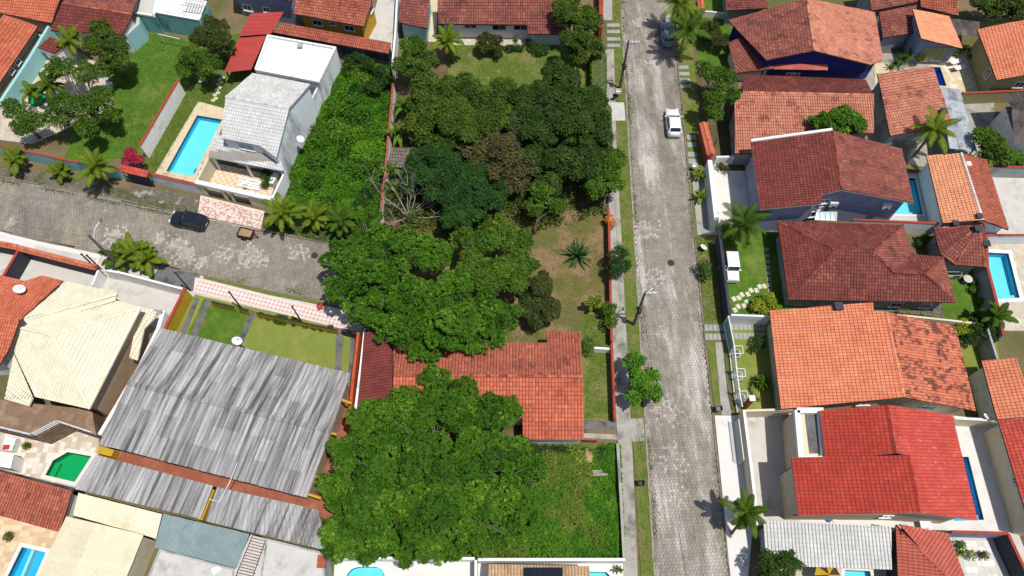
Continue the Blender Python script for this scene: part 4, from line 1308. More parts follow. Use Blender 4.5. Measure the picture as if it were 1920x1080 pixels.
# upper left tiled houses
House('house', 'bright orange roof filling top left corner', {'a': (-60, -50, 4.8), 'b': (124, -30, 4.4), 'c': (95, 41, 3.1), 'd': (-60, 14, 3.1)}, [('abcd', 't_orange_b', 'fine')], 'abcd', 'w_beige', over=.6)
h = House('house', 'orange roofed house at left edge with two small dark windows under eave', {'a': (7, 27, 4.6), 'b': (71, 50, 3.2), 'c': (-8, 166, 3.2), 'd': (-80, 140, 4.6)}, [('abcd', 't_orange_b', 'barrel')], 'abcd', 'w_beige', over=.35)
h.win(33, 116, 1, .8, .6); h.win(21, 133, 1, .8, .6)
House('house', 'dark rust roof behind trees at upper left with white gutter', {'a': (118, 6, 4.3), 'b': (248, 27, 4.3), 'c': (231, 66, 3.1), 'd': (94, 56, 3.1), 'e': (130, -34, 3.3), 'f': (264, -18, 3.3)}, [('abcd', 't_rust_dk', 'fine'), ('efba', 't_rust', 'fine')], 'abcd', 'w_white', over=.2, cap='t_mid')
House('annex', 'tiny dark rust lean-to roof below white gutter at upper left', {'a': (71, 89, 2.3), 'b': (93, 69, 2.6), 'c': (130, 80, 2.6), 'd': (101, 100, 2.3)}, [('abcd', 't_rust_dk', 'fine')], 'abcd', 'w_white', over=.15, cat='annex')
House('gate_canopy', 'red tiled gate canopy beside bougainvillea', {'a': (227, 308, 2.7), 'b': (280, 320, 2.7), 'c': (275, 333, 2.4), 'd': (226, 322, 2.4)}, [('abcd', 't_red_lt', 'barrel')], 'abcd', 'w_dark', over=.3, cat='canopy')

# -- lower left
h = House('house', 'cream roofed two-storey house with many hips above green pool', {'A': (99, 629, 7.0), 'B': (265, 577, 5.2), 'C': (168, 767, 5.2), 'D': (66, 744, None), 'Z': (27, 660, None), 'E': (40, 616, 6.6), 'G': (217, 562, 5.5), 'H': (54, 611, 6.5), 'K': (219, 552, 5.9), 'L': (46, 600, 6.9), 'I': (122, 526, 5.4), 'J': (219, 549, 5.2)},
      [('ABC', 't_cream', 'plain'), ('ACDZE', 't_cream', 'plain'), ('EABGH', 't_cream', 'plain'), ('HGKL', 't_cream', 'plain'), ('LKJI', 't_cream', 'plain')], 'IJBCDZEL', 'w_beige', over=.5, cap='t_cream', deckm='fascia_white')
ch = h.o
f = [P(27, 664, 3.6), P(62, 746, 3.4), P(55, 762, 3.2), P(8, 748, 3.2)]
d_ = deck('porch_roof', f, 'fascia_white', ch, under='underlay_lt'); tiles('roof_tiles', f, 't_cream', d_, 'plain')
f = [P(264, 578, 3.4), P(304, 581, 3.2), P(271, 617, 3.2), P(258, 676, 3.2), P(242, 671, 3.4), P(254, 614, 3.4)]
d_ = deck('porch_roof', f, 'fascia_white', ch, under='underlay_lt'); tiles('roof_tiles', f, 't_cream', d_, 'plain', hint=(1, -.3, 0))
tp = [(20, 752), (172, 768), (180, 815), (116, 794), (68, 819), (-30, 796), (-30, 745)]
MB().prism(P2(tp, 2.7), 0, 2.7).build('terrace', 'stone_brown', ch)
rl = MB()
tw = [P(a, b, 2.7) for a, b in ((180, 815), (116, 794), (68, 819), (-30, 796))]
for i in range(3):
    a, b = tw[i], tw[i + 1]
    for z in (.35, .65, .95): rl.bar(a + Vector((0, 0, z)), b + Vector((0, 0, z)), .06)
    n = int((b - a).length / 1.1)
    for k in range(n + 1):
        q = a + (b - a) * (k / max(1, n)); rl.bar(q, q + Vector((0, 0, 1.0)), .07)
rl.build('railing', 'metal_white', ch)
House('house', 'burnt orange roofed house at left edge with satellite dish', {'a': (-70, 500, 3.2), 'b': (47, 527, 3.2), 'c': (79, 517, None), 'd': (119, 527, None), 'r': (36, 601, 4.4), 's': (-70, 588, 4.4), 'e': (20, 650, None), 'f': (0, 684, None), 'g': (-70, 692, 3.2)},
      [('abcdrs', 't_orange_b', 'fine'), ('srefg', 't_orange_b', 'barrel')], 'abcdrefgs', 'w_white', over=.4)
# fibre cement warehouse
wr = thing('warehouse', 'large workshop under streaked grey corrugated fibre cement roof', 'workshop', centre([(430, 770)]))
a, b, r, s, c, d = P(300, 615, 3.2), P(657, 700, 3.2), P(240, 718, 4.1), P(622, 809, 4.1), P(185, 833, 3.2), P(576, 934, 3.2)
corrugated(wr, [r, s, b, a], 17, 3, 'fibre', 3, .07, dens=6)
corrugated(wr, [r, s, d, c], 17, 3, 'fibre', 3, .07, dens=6)
mb = MB().bar(r + Vector((0, 0, .06)), s + Vector((0, 0, .06)), .4, .05); mb.build('ridge_cap', 'fibre', wr)
p = inset([(v.x, v.y) for v in (a, b, s, d, c, r)], .5); n = len(p)
pymesh('wall', [(v.x, v.y, 0) for v in p] + [(v.x, v.y, 3.0) for v in p], [(i, (i + 1) % n, n + (i + 1) % n, n + i) for i in range(n)], 'w_beige', wr)
for (x0, y0, x1, y1) in ((641, 750, 655, 756), (617, 812, 628, 814), (588, 892, 604, 898), (575, 926, 598, 934)):
    MB().bar(P(x0, y0, 3.0), P(x1 + 4, y1 + 1, 3.0), .2, .25).build('beam', 'w_yellow', wr)
for lab, q, nc in (('left lower corrugated lean-to beside green pool', [(180, 853), (400, 911), (376, 973), (140, 917)], 10), ('right lower corrugated lean-to below terracotta passage', [(407, 913), (597, 956), (616, 1033), (385, 977)], 9)):
    q = [P(q[0][0], q[0][1], 3.0), P(q[1][0], q[1][1], 3.0), P(q[2][0], q[2][1], 2.6), P(q[3][0], q[3][1], 2.6)]
    o = thing('lean_to', lab, 'lean-to', ((q[0].x + q[2].x) / 2, (q[0].y + q[2].y) / 2, 0))
    corrugated(o, q, nc, 1, 'fibre', 3, .065, dens=6)
    p = inset([(v.x, v.y) for v in q], .25)
    pymesh('wall', [(v.x, v.y, 0) for v in p] + [(v.x, v.y, 2.5) for v in p], [(i, (i + 1) % 4, 4 + (i + 1) % 4, 4 + i) for i in range(4)], 'w_yellow', o)
bwall('yellow wall top running between two corrugated lean-tos', [(397, 917), (374, 974)], 2.3, 'w_yellow', .5)
o = thing('wall_panel', 'yellow wall patch at left end of terracotta passage', 'wall', centre([(196, 845)]))
MB().prism(P2([(186, 836), (214, 844), (208, 856), (181, 849)], 1.2), 0, 1.2).build('wall_block', 'w_yellow', o)
# metal roofs, bottom left
def metal_house(label, quads, m, wall, waves=4, amp=.02, cat='house', ncol=8, nrow=1, z=2.4):
    allp = [v for q in quads for v in q]
    cx = sum(v.x for v in allp) / len(allp); cy = sum(v.y for v in allp) / len(allp)
    o = thing('house' if cat == 'house' else cat.replace(' ', '_'), label, cat, (cx, cy, 0))
    for q in quads:
        corrugated(o, q, ncol, nrow, m, waves, amp)
        p = inset([(v.x, v.y) for v in q], .15)
        zz = min(v.z for v in q) - .15
        pymesh('wall', [(v.x, v.y, 0) for v in p] + [(v.x, v.y, zz) for v in p], [(i, (i + 1) % 4, 4 + (i + 1) % 4, 4 + i) for i in range(4)], wall, o)
    return o
metal_house('long cream steel roof strip below corrugated lean-to', [[P(147, 924, 2.9), P(304, 964, 2.9), P(293, 1010, 2.7), P(137, 966, 2.7)]], 'm_cream', 'w_cream', 4, .02)
metal_house('cream steel gable roof in bottom left with ribbed slopes', [[P(180, 981, 3.9), P(128, 1096, 3.9), P(66, 1092, 3.2), P(125, 968, 3.2)], [P(180, 981, 3.9), P(128, 1096, 3.9), P(229, 1104, 3.2), P(270, 1003, 3.2)]], 'm_cream', 'w_cream', 5, .025, ncol=7)
metal_house('grey-green steel roof beside bundle of reinforcing bars', [[P(306, 963, 3.0), P(468, 1001, 3.0), P(444, 1066, 2.8), P(290, 1026, 2.8)]], 'm_teal', 'w_grey', 5, .02)
o = thing('house', 'unfinished flat concrete roof below grey-green steel roof', 'house', centre([(350, 1060)]))
block(o, [(300, 1030), (440, 1067), (428, 1140), (262, 1120)], 2.7, 'w_grey', 'conc_lt', .1)
o = thing('house', 'plain pale concrete roof slab right of reinforcing bars', 'house', centre([(555, 1060)]))
block(o, [(500, 1010), (606, 1036), (612, 1140), (480, 1140)], 3.0, 'w_grey', 'conc_lt', .08)
p_ = P(604, 1053, 3.1); MB().box((p_.x, p_.y, 3.02), .7, 1.0, .35).build('roof_hatch', 'w_brick', o)
House('house', 'rust-stained orange roof above beige patio in bottom left', {'a': (-60, 868, 3.5), 'b': (137, 920, 3.5), 'c': (111, 998, 2.7), 'd': (-60, 950, 2.7)}, [('abcd', 't_mid', 'barrel')], 'abcd', 'w_white', over=.25)
h = House('house', 'straw-coloured tiled roof carrying dark solar panels at bottom edge', {'a': (916, 1058, 2.9), 'b': (1105, 1062, 2.9), 'c': (1112, 1180, 4.2), 'd': (912, 1180, 4.2)}, [('abcd', 't_straw', 'barrel')], 'abcd', 'w_clean', over=.2)
mat('solar', S(24, 28, 40), S(30, 36, 52), 3, rough=.2, spec=.6, fine=0)
sp = thing('solar_array', 'row of dark solar panels on straw-coloured roof', 'solar panels', centre([(1018, 1075)]))
sp.location.z = 3.0
for k in range(6):
    x0 = 982 + k * 12.3
    f = [P(x0, 1064, 3.12), P(x0 + 11.5, 1064, 3.12), P(x0 + 11.8, 1092, 3.42), P(x0, 1092, 3.42)]
    V = f + [v - Vector((0, 0, .06)) for v in f]
    pymesh('solar_panel', V, [(0, 3, 2, 1), (0, 1, 5, 4), (1, 2, 6, 5), (2, 3, 7, 6), (3, 0, 4, 7)], 'solar', sp)

# ---------------------------------------------------------------- boundary walls
bwall('tall white wall with red cap dividing two lawns at upper left', [(333, 151), (262, 274)], 2.3, 'w_white', .2, 'cap_red', .05)
bwall('turquoise street wall with thin red cap behind coconut palms', [(-60, 262), (0, 274), (50, 284), (157, 307), (226, 318)], 1.9, 'w_turq_lt', .18, 'cap_red', .02)
bwall('turquoise side wall beside orange-roofed house at upper left', [(91, 48), (54, 109), (0, 190)], 2.2, 'w_turq_lt', .35)
bwall('white pool wall with red cap beside lane', [(278, 325), (368, 346)], 1.8, 'w_white', .2, 'cap_red', .05)
bwall('cream side wall of tiled court next to long pool', [(391, 295), (368, 340)], 2.3, 'w_cream', .2)
bwall('grey side wall of tiled court next to weedy lot', [(534, 321), (510, 371)], 2.3, 'w_stain', .2)
bwall('mottled concrete wall beside white steel roof and weeds', [(598, 158), (582, 190)], 2.6, 'w_stain', .2)
bwall('old white wall beside ochre house driveway', [(746, -40), (741, 60), (735, 125)], 2.2, 'w_white', .22)
bwall('flaking wall with brick cap between weedy lot and mango trees', [(737, 155), (730, 233), (722, 323), (711, 418)], 1.9, 'w_white', .18, 'w_brick', .03)
bwall('thick brick-red wall beside footway at top', [(1127, -40), (1127, 52)], 1.9, 'w_brick', .4, 'cap_red', .05)
bwall('low brick wall along footway beside bare yard', [(1141, 392), (1143, 470), (1147, 640)], 1.3, 'w_brick', .18, 'cap_red', .03)
bwall('low wall along footway beside central house', [(1147, 645), (1153, 785)], 1.3, 'w_brick', .18, 'cap_red', .03)
bwall('dark wall along footway beside overgrown lot', [(1158, 832), (1164, 930), (1170, 1045)], 1.3, 'w_soot', .2, 'conc', .03)
bwall('short white wall across narrow side lawn', [(1114, 652), (1148, 654)], 1.0, 'w_white', .2)
bwall('low wall below garden path near street tree', [(1094, 823), (1120, 824)], .8, 'w_brick', .2)
bwall('orange-capped wall beside grey corrugated workshop', [(672, 624), (664, 690), (655, 785)], 2.2, 'w_orange', .2, 'w_orange', .04)
bwall('whitewashed wall edging maroon lean-to', [(684, 616), (676, 690), (663, 792)], 2.7, 'w_white', .22)
bwall('yellow garden wall with red cap left of striped lawn', [(347, 541), (309, 617)], 2.0, 'w_yellow', .2, 'cap_red', .05)
for k, (p0, p1, lb) in enumerate((((397, 566), (440, 577), 'yellow street wall section with dark rail left of gate'), ((448, 579), (466, 583), 'short yellow wall section between two gates'), ((481, 587), (632, 619), 'long yellow street wall section lined with small shrubs'))):
    o = bwall(lb, [p0, p1], 1.1, 'w_yellow', .16, 'metal_dark', .0)
bwall('dark wall closing lane end beneath bright tree', [(640, 617), (672, 626)], 1.5, 'w_soot', .2)
bwall('dark wall with orange tile coping beside grey court', [(36, 466), (110, 485), (182, 503)], 2.1, 'w_dark', .2, 't_orange_b', .12, tilecap=True)
bwall('orange tile coped wall at left edge of lane', [(-60, 446), (0, 458), (35, 465)], 2.1, 'w_dark', .2, 't_orange_b', .12, tilecap=True)
bwall('dark side wall with thin orange cap in grey court', [(36, 467), (6, 518)], 2.1, 'w_dark', .2, 'cap_red', .04)
bwall('pale wall between grey court and gate passage', [(184, 506), (172, 535)], 1.8, 'w_white', .2)
bwall('pale street wall of beige yard behind palm clump', [(196, 506), (226, 511), (341, 541)], 1.9, 'w_white', .2)
bwall('pale wall between cream-roofed house and corrugated roof', [(306, 583), (296, 616), (262, 686), (186, 815)], 2.6, 'w_white', .35)
bwall('mouldy wall between stone pool deck and rust-stained roof', [(-40, 872), (0, 884), (138, 918)], 2.0, 'w_soot', .25)
bwall('white parapet wall below great tree', [(628, 1046), (890, 1047)], 1.7, 'w_white', .22)
bwall('white parapet wall below overgrown lot', [(896, 1049), (1172, 1049)], 1.9, 'w_clean', .25)
bwall('white wall end between two bottom decks', [(892, 1050), (892, 1120)], 1.9, 'w_clean', .22)
bwall('thick white wall along white terrace beside street', [(1331, 300), (1344, 412)], 2.4, 'w_clean', .5)
bwall('dark grey street wall beside lawn with parked pickup', [(1350, 440), (1369, 590)], 2.3, 'w_dark', .28)
bwall('white wall crossing between two front gardens', [(1368, 590), (1446, 593)], 2.1, 'w_clean', .2)
bwall('white wall between front lawn and white forecourt', [(1393, 770), (1487, 767)], 2.1, 'w_cream', .2)
bwall('white front wall of broad forecourt', [(1395, 771), (1409, 880), (1421, 985)], 2.1, 'w_cream', .2, 'w_clean', .03)
bwall('grey wall with dark red cap beside right edge pool', [(1849, 440), (1851, 500), (1868, 564), (1882, 630)], 2.5, 'w_grey', .2, 'cap_red', .05)
bwall('white wall with red cap between blue-grey house and hipped roof', [(1600, 412), (1693, 416), (1760, 419)], 2.2, 'w_white', .18, 'cap_red', .03)
bwall('white wall behind vivid red roof', [(1789, 784), (1864, 788)], 2.1, 'w_cream', .2, 'w_clean', .02)
bwall('garden wall with pale cap behind broad orange house', [(1680, 590), (1760, 598), (1830, 606)], 1.9, 'w_cream', .2)
bwall('grey wall with dark red cap below lap pool', [(1784, 997), (1890, 1000)], 2.3, 'w_bluegrey', .2, 'cap_red', .03)
bwall('dark wall descending at bottom right corner', [(1890, 1001), (1932, 1090)], 2.3, 'w_dark', .2, 'cap_red', .03)
bwall('mossy wall with salmon cap under orange-roofed house', [(1805, 175), (1960, 168)], 1.9, 'w_olive', .2, 'cap_red', .03)
bwall('long concrete wall with red cap at right edge', [(1850, 312), (1990, 316)], 1.9, 'w_grey', .2, 'cap_red', .03)
bwall('white wall with red cap above pale stone pool deck', [(1850, 441), (1990, 441)], 1.8, 'w_white', .2, 'cap_red', .03)
bwall('low wall at end of alley under dark crowned tree', [(1838, 42), (1930, 38)], 1.5, 'w_olive', .2)
bwall('thin wall dividing lawns beside blue-walled house', [(1315, 20), (1360, 24)], 1.0, 'w_white', .16)
bwall('white wall beside planted bed above white terrace', [(1343, 294), (1378, 293)], 1.6, 'w_white', .2)
bwall('grey wall at right edge beside narrow lawn', [(1852, 615), (1876, 690)], 2.2, 'w_grey', .2)
o = bwall('wall with wide orange tiled coping beside parked white car', [(1318, 232), (1333, 292)], 2.2, 'w_brick', .35, 't_orange_b', .2, tilecap=True)
bwall('orange tile coped gate wall behind twin palms', [(1311, -10), (1316, 24)], 2.2, 'w_brick', .3, 't_orange_b', .15, tilecap=True)
# ---------------------------------------------------------------- plants
leafmat('l_big', S(36, 76, 10), S(82, 126, 22), S(140, 172, 56), .26)
leafmat('l_mango', S(30, 56, 16), S(60, 86, 24), S(92, 110, 36), .25)
leafmat('l_mango_y', S(38, 66, 14), S(80, 104, 24), S(124, 130, 42), .25)
leafmat('l_dark', S(26, 56, 16), S(46, 84, 24), S(72, 106, 36), .2)
leafmat('l_olive', S(46, 60, 22), S(76, 88, 32), S(104, 108, 46))
leafmat('l_dry', S(58, 64, 34), S(92, 90, 48), S(118, 106, 66), .15)
leafmat('l_mid', S(46, 82, 16), S(86, 118, 26), S(128, 150, 46))
leafmat('l_bright', S(62, 110, 18), S(92, 144, 26), S(132, 168, 48), .35)
leafmat('l_lime', S(106, 132, 24), S(150, 164, 36), S(186, 190, 60), .35)
leafmat('l_hedge', S(70, 122, 14), S(104, 156, 22), S(140, 180, 40), .35)
leafmat('l_palm', S(68, 98, 16), S(116, 138, 30), S(178, 172, 68), .25)
leafmat('l_palm_dk', S(42, 76, 16), S(82, 112, 26), S(136, 144, 48), .25)
leafmat('l_deadfrond', S(120, 98, 66), S(150, 126, 88), None, .1)
leafmat('l_agave', S(44, 70, 36), S(74, 100, 52), S(130, 140, 84), .15)
leafmat('l_banana', S(66, 104, 26), S(104, 138, 40), S(150, 160, 70), .3)
leafmat('l_weed', S(48, 96, 10), S(86, 138, 18), S(130, 172, 38), .28)
leafmat('l_straw', S(88, 118, 36), S(130, 150, 54), S(178, 178, 96), .4)
leafmat('l_flower', S(150, 30, 64), S(190, 46, 84), S(120, 96, 50), .25)
leafmat('l_croton', S(196, 120, 20), S(222, 150, 30), S(180, 70, 24), .25)
leafmat('l_grass', S(66, 100, 24), S(92, 122, 36), S(140, 142, 70), .25)
mat('bark', S(132, 120, 104), S(104, 92, 80), 5)
mat('bark_grey', S(156, 148, 138), S(122, 114, 106), 4, S(184, 178, 170), 1.5, .5, .65)
mat('bark_palm', S(140, 124, 104), S(112, 98, 82), 6)

def unit(a):
    return a / np.maximum(1e-9, np.linalg.norm(a, axis=1, keepdims=True))
def leafq(C, N, D, L, W, fold=.25):
    """rhombic leaves: base C, direction D, normal N"""
    N = unit(N); D = D - N * (D * N).sum(1, keepdims=True); D = unit(D)
    B = np.cross(N, D)
    L = np.asarray(L).reshape(-1, 1); W = np.asarray(W).reshape(-1, 1)
    m = C + D * L * .5
    return np.stack([C, m + B * W * .5 + N * W * fold, C + D * L - N * L * .12, m - B * W * .5 + N * W * fold], axis=1)
def crown_leaves(lobes, dens, leaf, asp=.5, up=.6, rnd=.5, rosette=0, inner=.35, low=-.35, ruff=.40):
    Q = []; V = []
    lb = np.array([[*c, r] for c, r in lobes], dtype=float)
    for i, (c, r) in enumerate(lobes):
        n = int(dens * 2 * math.pi * r * r * 1.25)
        d = unit(NR.normal(size=(n * 2, 3))); d = d[d[:, 2] > low][:n]; n = len(d)
        # lumpy surface: a handful of bosses on each lobe
        boss = unit(NR.normal(size=(16, 3)) + np.array([0, 0, .3]))
        k = np.max(d @ boss.T, axis=1)
        rad = r * (1 - ruff + ruff * np.clip((k - .74) / .26, 0, 1) * 1.25) * (1 - .10 * NR.random(n))
        inn = NR.random(n) < inner / (1 + inner)
        rad = np.where(inn, rad * (.45 + .5 * NR.random(n)), rad)
        zs = .8
        C = np.array(c) + d * rad[:, None] * np.array([1, 1, zs])
        keep = np.ones(n, bool)
        for j in range(len(lb)):
            if j != i:
                dist = np.linalg.norm((C - lb[j, :3]) / np.array([1, 1, zs]), axis=1) / lb[j, 3]
                keep &= ~((dist < .72) & (NR.random(n) < .9))
        C, d, k = C[keep], d[keep], k[keep]
        n = len(C)
        if not n: continue
        lv = NR.random()
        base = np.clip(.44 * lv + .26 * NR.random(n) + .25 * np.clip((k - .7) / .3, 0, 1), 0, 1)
        nn = unit(d * (1 - up) + np.array([0, 0, up]) + NR.normal(size=(n, 3)) * rnd * .5)
        if rosette:
            t0 = NR.random(n) * 6.283
            ax = unit(np.cross(nn, np.array([.3, .9, .1]))); ay = np.cross(nn, ax)
            for q in range(rosette):
                t = t0 + q * 6.283 / rosette + NR.normal(size=n) * .25
                D = ax * np.cos(t)[:, None] + ay * np.sin(t)[:, None] + nn * (.1 + .35 * NR.random(n))[:, None]
                N2 = unit(nn + D * -.35 + NR.normal(size=(n, 3)) * .25)
                L = leaf * (.7 + .6 * NR.random(n))
                Q.append(leafq(C, N2, D, L, L * asp)); V.append(np.clip(base + NR.normal(size=n) * .1, 0, 1))
        else:
            D = NR.normal(size=(n, 3)) + d * .4
            L = leaf * (.6 + .8 * NR.random(n))
            Q.append(leafq(C, nn, D, L, L * asp)); V.append(np.clip(base + NR.normal(size=n) * .12, 0, 1))
    return np.concatenate(Q), np.concatenate(V)
def tree(label, base, lobes, m, dens=40, leaf=.32, asp=.55, trunk=.2, bark='bark', name='tree', cat='tree', rosette=0, limbs=True, group=None, **kw):
    """lobes: (px, py, z, r) seen at height z. base: ground pixel or None = under the lobes' centroid"""
    L = [(P(a, b, z), r) for a, b, z, r in lobes]
    if base is None:
        wsum = sum(r * r for _, r in L)
        bx = sum(c.x * r * r for c, r in L) / wsum; by = sum(c.y * r * r for c, r in L) / wsum
        bp = Vector((bx, by, 0))
    else:
        bp = P(base[0], base[1], 0)
    o = thing(name, label, cat, bp, group)
    if rosette:
        leaf *= .66; dens *= 2.1
    else:
        leaf *= 1.12; dens *= 1.25
        asp = max(asp, .5)
    # every limb ends in several uneven sprays
    sub = []
    for c, r in L:
        if r < .75:
            sub.append(((c.x, c.y, c.z), r)); continue
        k = 7 if r < 1.4 else 10
        sub.append(((c.x, c.y, c.z - r * .15), r * .72))
        for q in range(k):
            t = q * 2.39996 + R.uniform(-.5, .5); zz = R.uniform(-.15, 1.0); hr = math.sqrt(max(0, 1 - zz * zz)) 
            f = R.uniform(.50, .86)
            sub.append(((c.x + math.cos(t) * hr * r * f, c.y + math.sin(t) * hr * r * f, c.z + zz * r * f * .75), r * R.uniform(.24, .46)))
    Q, V = crown_leaves(sub, dens, leaf, asp, rosette=rosette, **kw)
    npmesh('crown', Q, 4, m, o, V)
    if trunk:
        mb = MB()
        top = sum((c for c, r in L), Vector((0, 0, 0))) / len(L)
        hz = max(.4, min(c.z - r * .5 for c, r in L) * .75)
        fork = Vector((bp.x * .6 + top.x * .4, bp.y * .6 + top.y * .4, hz))
        mb.tube([bp - Vector((0, 0, .1)), (bp + fork) / 2 + Vector((R.uniform(-.1, .1), R.uniform(-.1, .1), 0)), fork], [trunk * 1.25, trunk, trunk * .85], 8)
        for c, r in L:
            mid = (fork + c) / 2 + Vector((0, 0, -.25))
            mb.tube([fork - Vector((0, 0, .1)), mid, c + Vector((0, 0, r * .2))], [trunk * .6, trunk * .35, trunk * .1], 5, cap=False)
            for q in range(6 if r > 1.2 else 2):
                e = c + Vector((R.uniform(-1, 1), R.uniform(-1, 1), R.uniform(.1, .8))) * r * .85
                mb.tube([mid, (mid + e) / 2 + Vector((0, 0, .1)), e], [trunk * .3, trunk * .2, .03], 4, cap=False)
        mb.build('trunk', bark, o, smooth=True)
    return o

# ---- great trees of the middle block
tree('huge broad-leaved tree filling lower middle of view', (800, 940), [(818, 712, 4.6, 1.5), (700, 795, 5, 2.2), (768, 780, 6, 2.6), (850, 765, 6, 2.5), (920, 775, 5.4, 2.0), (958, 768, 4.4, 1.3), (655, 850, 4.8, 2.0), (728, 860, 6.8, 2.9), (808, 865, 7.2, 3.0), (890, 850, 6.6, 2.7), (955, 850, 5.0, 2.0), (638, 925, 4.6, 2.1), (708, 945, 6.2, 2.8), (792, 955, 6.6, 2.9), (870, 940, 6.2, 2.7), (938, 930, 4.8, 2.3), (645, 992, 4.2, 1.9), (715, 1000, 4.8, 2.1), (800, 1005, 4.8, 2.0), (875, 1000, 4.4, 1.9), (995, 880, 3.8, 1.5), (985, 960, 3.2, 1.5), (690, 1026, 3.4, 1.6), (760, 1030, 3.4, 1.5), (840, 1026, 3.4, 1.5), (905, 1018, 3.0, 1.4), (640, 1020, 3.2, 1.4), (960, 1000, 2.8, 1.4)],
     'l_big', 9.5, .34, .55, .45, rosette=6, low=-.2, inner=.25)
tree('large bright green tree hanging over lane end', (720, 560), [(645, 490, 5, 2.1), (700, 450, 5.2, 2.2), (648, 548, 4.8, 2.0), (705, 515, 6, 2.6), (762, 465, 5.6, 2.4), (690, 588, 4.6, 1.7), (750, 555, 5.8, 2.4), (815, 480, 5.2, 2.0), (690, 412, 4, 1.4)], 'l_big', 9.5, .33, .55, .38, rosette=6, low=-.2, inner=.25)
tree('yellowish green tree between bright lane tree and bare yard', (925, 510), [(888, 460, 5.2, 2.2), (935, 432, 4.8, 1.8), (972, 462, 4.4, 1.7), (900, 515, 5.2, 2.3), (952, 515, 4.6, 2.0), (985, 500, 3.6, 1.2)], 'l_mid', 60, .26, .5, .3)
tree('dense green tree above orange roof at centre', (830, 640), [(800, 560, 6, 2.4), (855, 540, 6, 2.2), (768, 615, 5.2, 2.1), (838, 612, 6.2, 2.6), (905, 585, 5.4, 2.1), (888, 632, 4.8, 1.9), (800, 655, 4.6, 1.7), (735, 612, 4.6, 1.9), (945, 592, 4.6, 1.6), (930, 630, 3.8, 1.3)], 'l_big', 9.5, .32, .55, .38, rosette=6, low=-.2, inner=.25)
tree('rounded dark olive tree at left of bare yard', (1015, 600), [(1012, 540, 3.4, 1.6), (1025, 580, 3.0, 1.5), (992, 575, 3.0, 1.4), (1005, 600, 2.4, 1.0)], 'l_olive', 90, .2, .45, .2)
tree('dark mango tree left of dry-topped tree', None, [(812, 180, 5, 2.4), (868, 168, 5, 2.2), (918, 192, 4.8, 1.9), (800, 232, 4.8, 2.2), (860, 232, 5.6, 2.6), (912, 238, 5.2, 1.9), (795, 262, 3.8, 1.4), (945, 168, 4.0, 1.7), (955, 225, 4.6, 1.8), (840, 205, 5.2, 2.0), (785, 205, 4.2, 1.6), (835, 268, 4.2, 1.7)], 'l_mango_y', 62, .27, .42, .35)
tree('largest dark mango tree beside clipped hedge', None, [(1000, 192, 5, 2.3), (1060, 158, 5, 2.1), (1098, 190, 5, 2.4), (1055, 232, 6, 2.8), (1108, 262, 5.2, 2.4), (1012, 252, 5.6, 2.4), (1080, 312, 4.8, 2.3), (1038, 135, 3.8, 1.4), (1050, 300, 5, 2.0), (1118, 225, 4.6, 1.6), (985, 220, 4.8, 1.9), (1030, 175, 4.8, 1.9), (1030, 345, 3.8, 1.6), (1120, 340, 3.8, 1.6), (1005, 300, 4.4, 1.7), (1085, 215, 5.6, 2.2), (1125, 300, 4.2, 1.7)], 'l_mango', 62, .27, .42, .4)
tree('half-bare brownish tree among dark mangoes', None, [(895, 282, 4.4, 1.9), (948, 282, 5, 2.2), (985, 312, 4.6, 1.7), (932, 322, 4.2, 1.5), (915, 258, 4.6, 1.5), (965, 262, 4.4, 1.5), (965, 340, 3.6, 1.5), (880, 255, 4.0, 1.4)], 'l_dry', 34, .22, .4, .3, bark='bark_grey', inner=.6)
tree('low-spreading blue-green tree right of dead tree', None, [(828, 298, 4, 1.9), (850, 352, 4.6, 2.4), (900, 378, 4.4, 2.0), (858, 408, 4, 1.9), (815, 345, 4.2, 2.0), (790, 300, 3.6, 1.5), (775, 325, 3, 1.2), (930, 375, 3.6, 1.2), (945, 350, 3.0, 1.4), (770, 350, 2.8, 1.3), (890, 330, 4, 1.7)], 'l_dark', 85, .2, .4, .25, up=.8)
tree('small round-leaved tree with bare stem above bare yard', (1000, 440), [(1018, 360, 4, 1.5), (1000, 388, 3.4, 1.2), (1042, 385, 3.2, 1.1)], 'l_mid', 55, .24, .5, .12)
tree('light green tree leaning over footway beside grass verge', (1128, 400), [(1135, 325, 4.4, 2.0), (1152, 300, 4, 1.4), (1118, 355, 3.8, 1.4), (1155, 345, 3.4, 1.1)], 'l_mid', 55, .22, .5, .14)
tree('broad tree in front of white-walled house at top', None, [(1058, 28, 5, 1.8), (1095, 40, 5, 2.0), (1080, 78, 4.6, 1.7), (1070, -5, 4.6, 1.6), (1112, 88, 3.4, 1.2), (1085, 105, 3.4, 1.2)], 'l_mango_y', 55, .26, .45, .25)
tree('slender-stemmed feathery tree beside flaking wall', None, [(772, 92, 4.6, 1.8), (800, 112, 4.4, 1.5), (758, 122, 4.2, 1.5), (790, 140, 3.8, 1.2)], 'l_mid', 55, .2, .4, .12)
tree('round clipped bush on lawn of white-walled house', None, [(918, 80, 1.7, 1.45), (905, 90, 1.4, .9), (932, 92, 1.4, .9)], 'l_olive', 110, .17, .4, .08, name='bush', cat='bush')
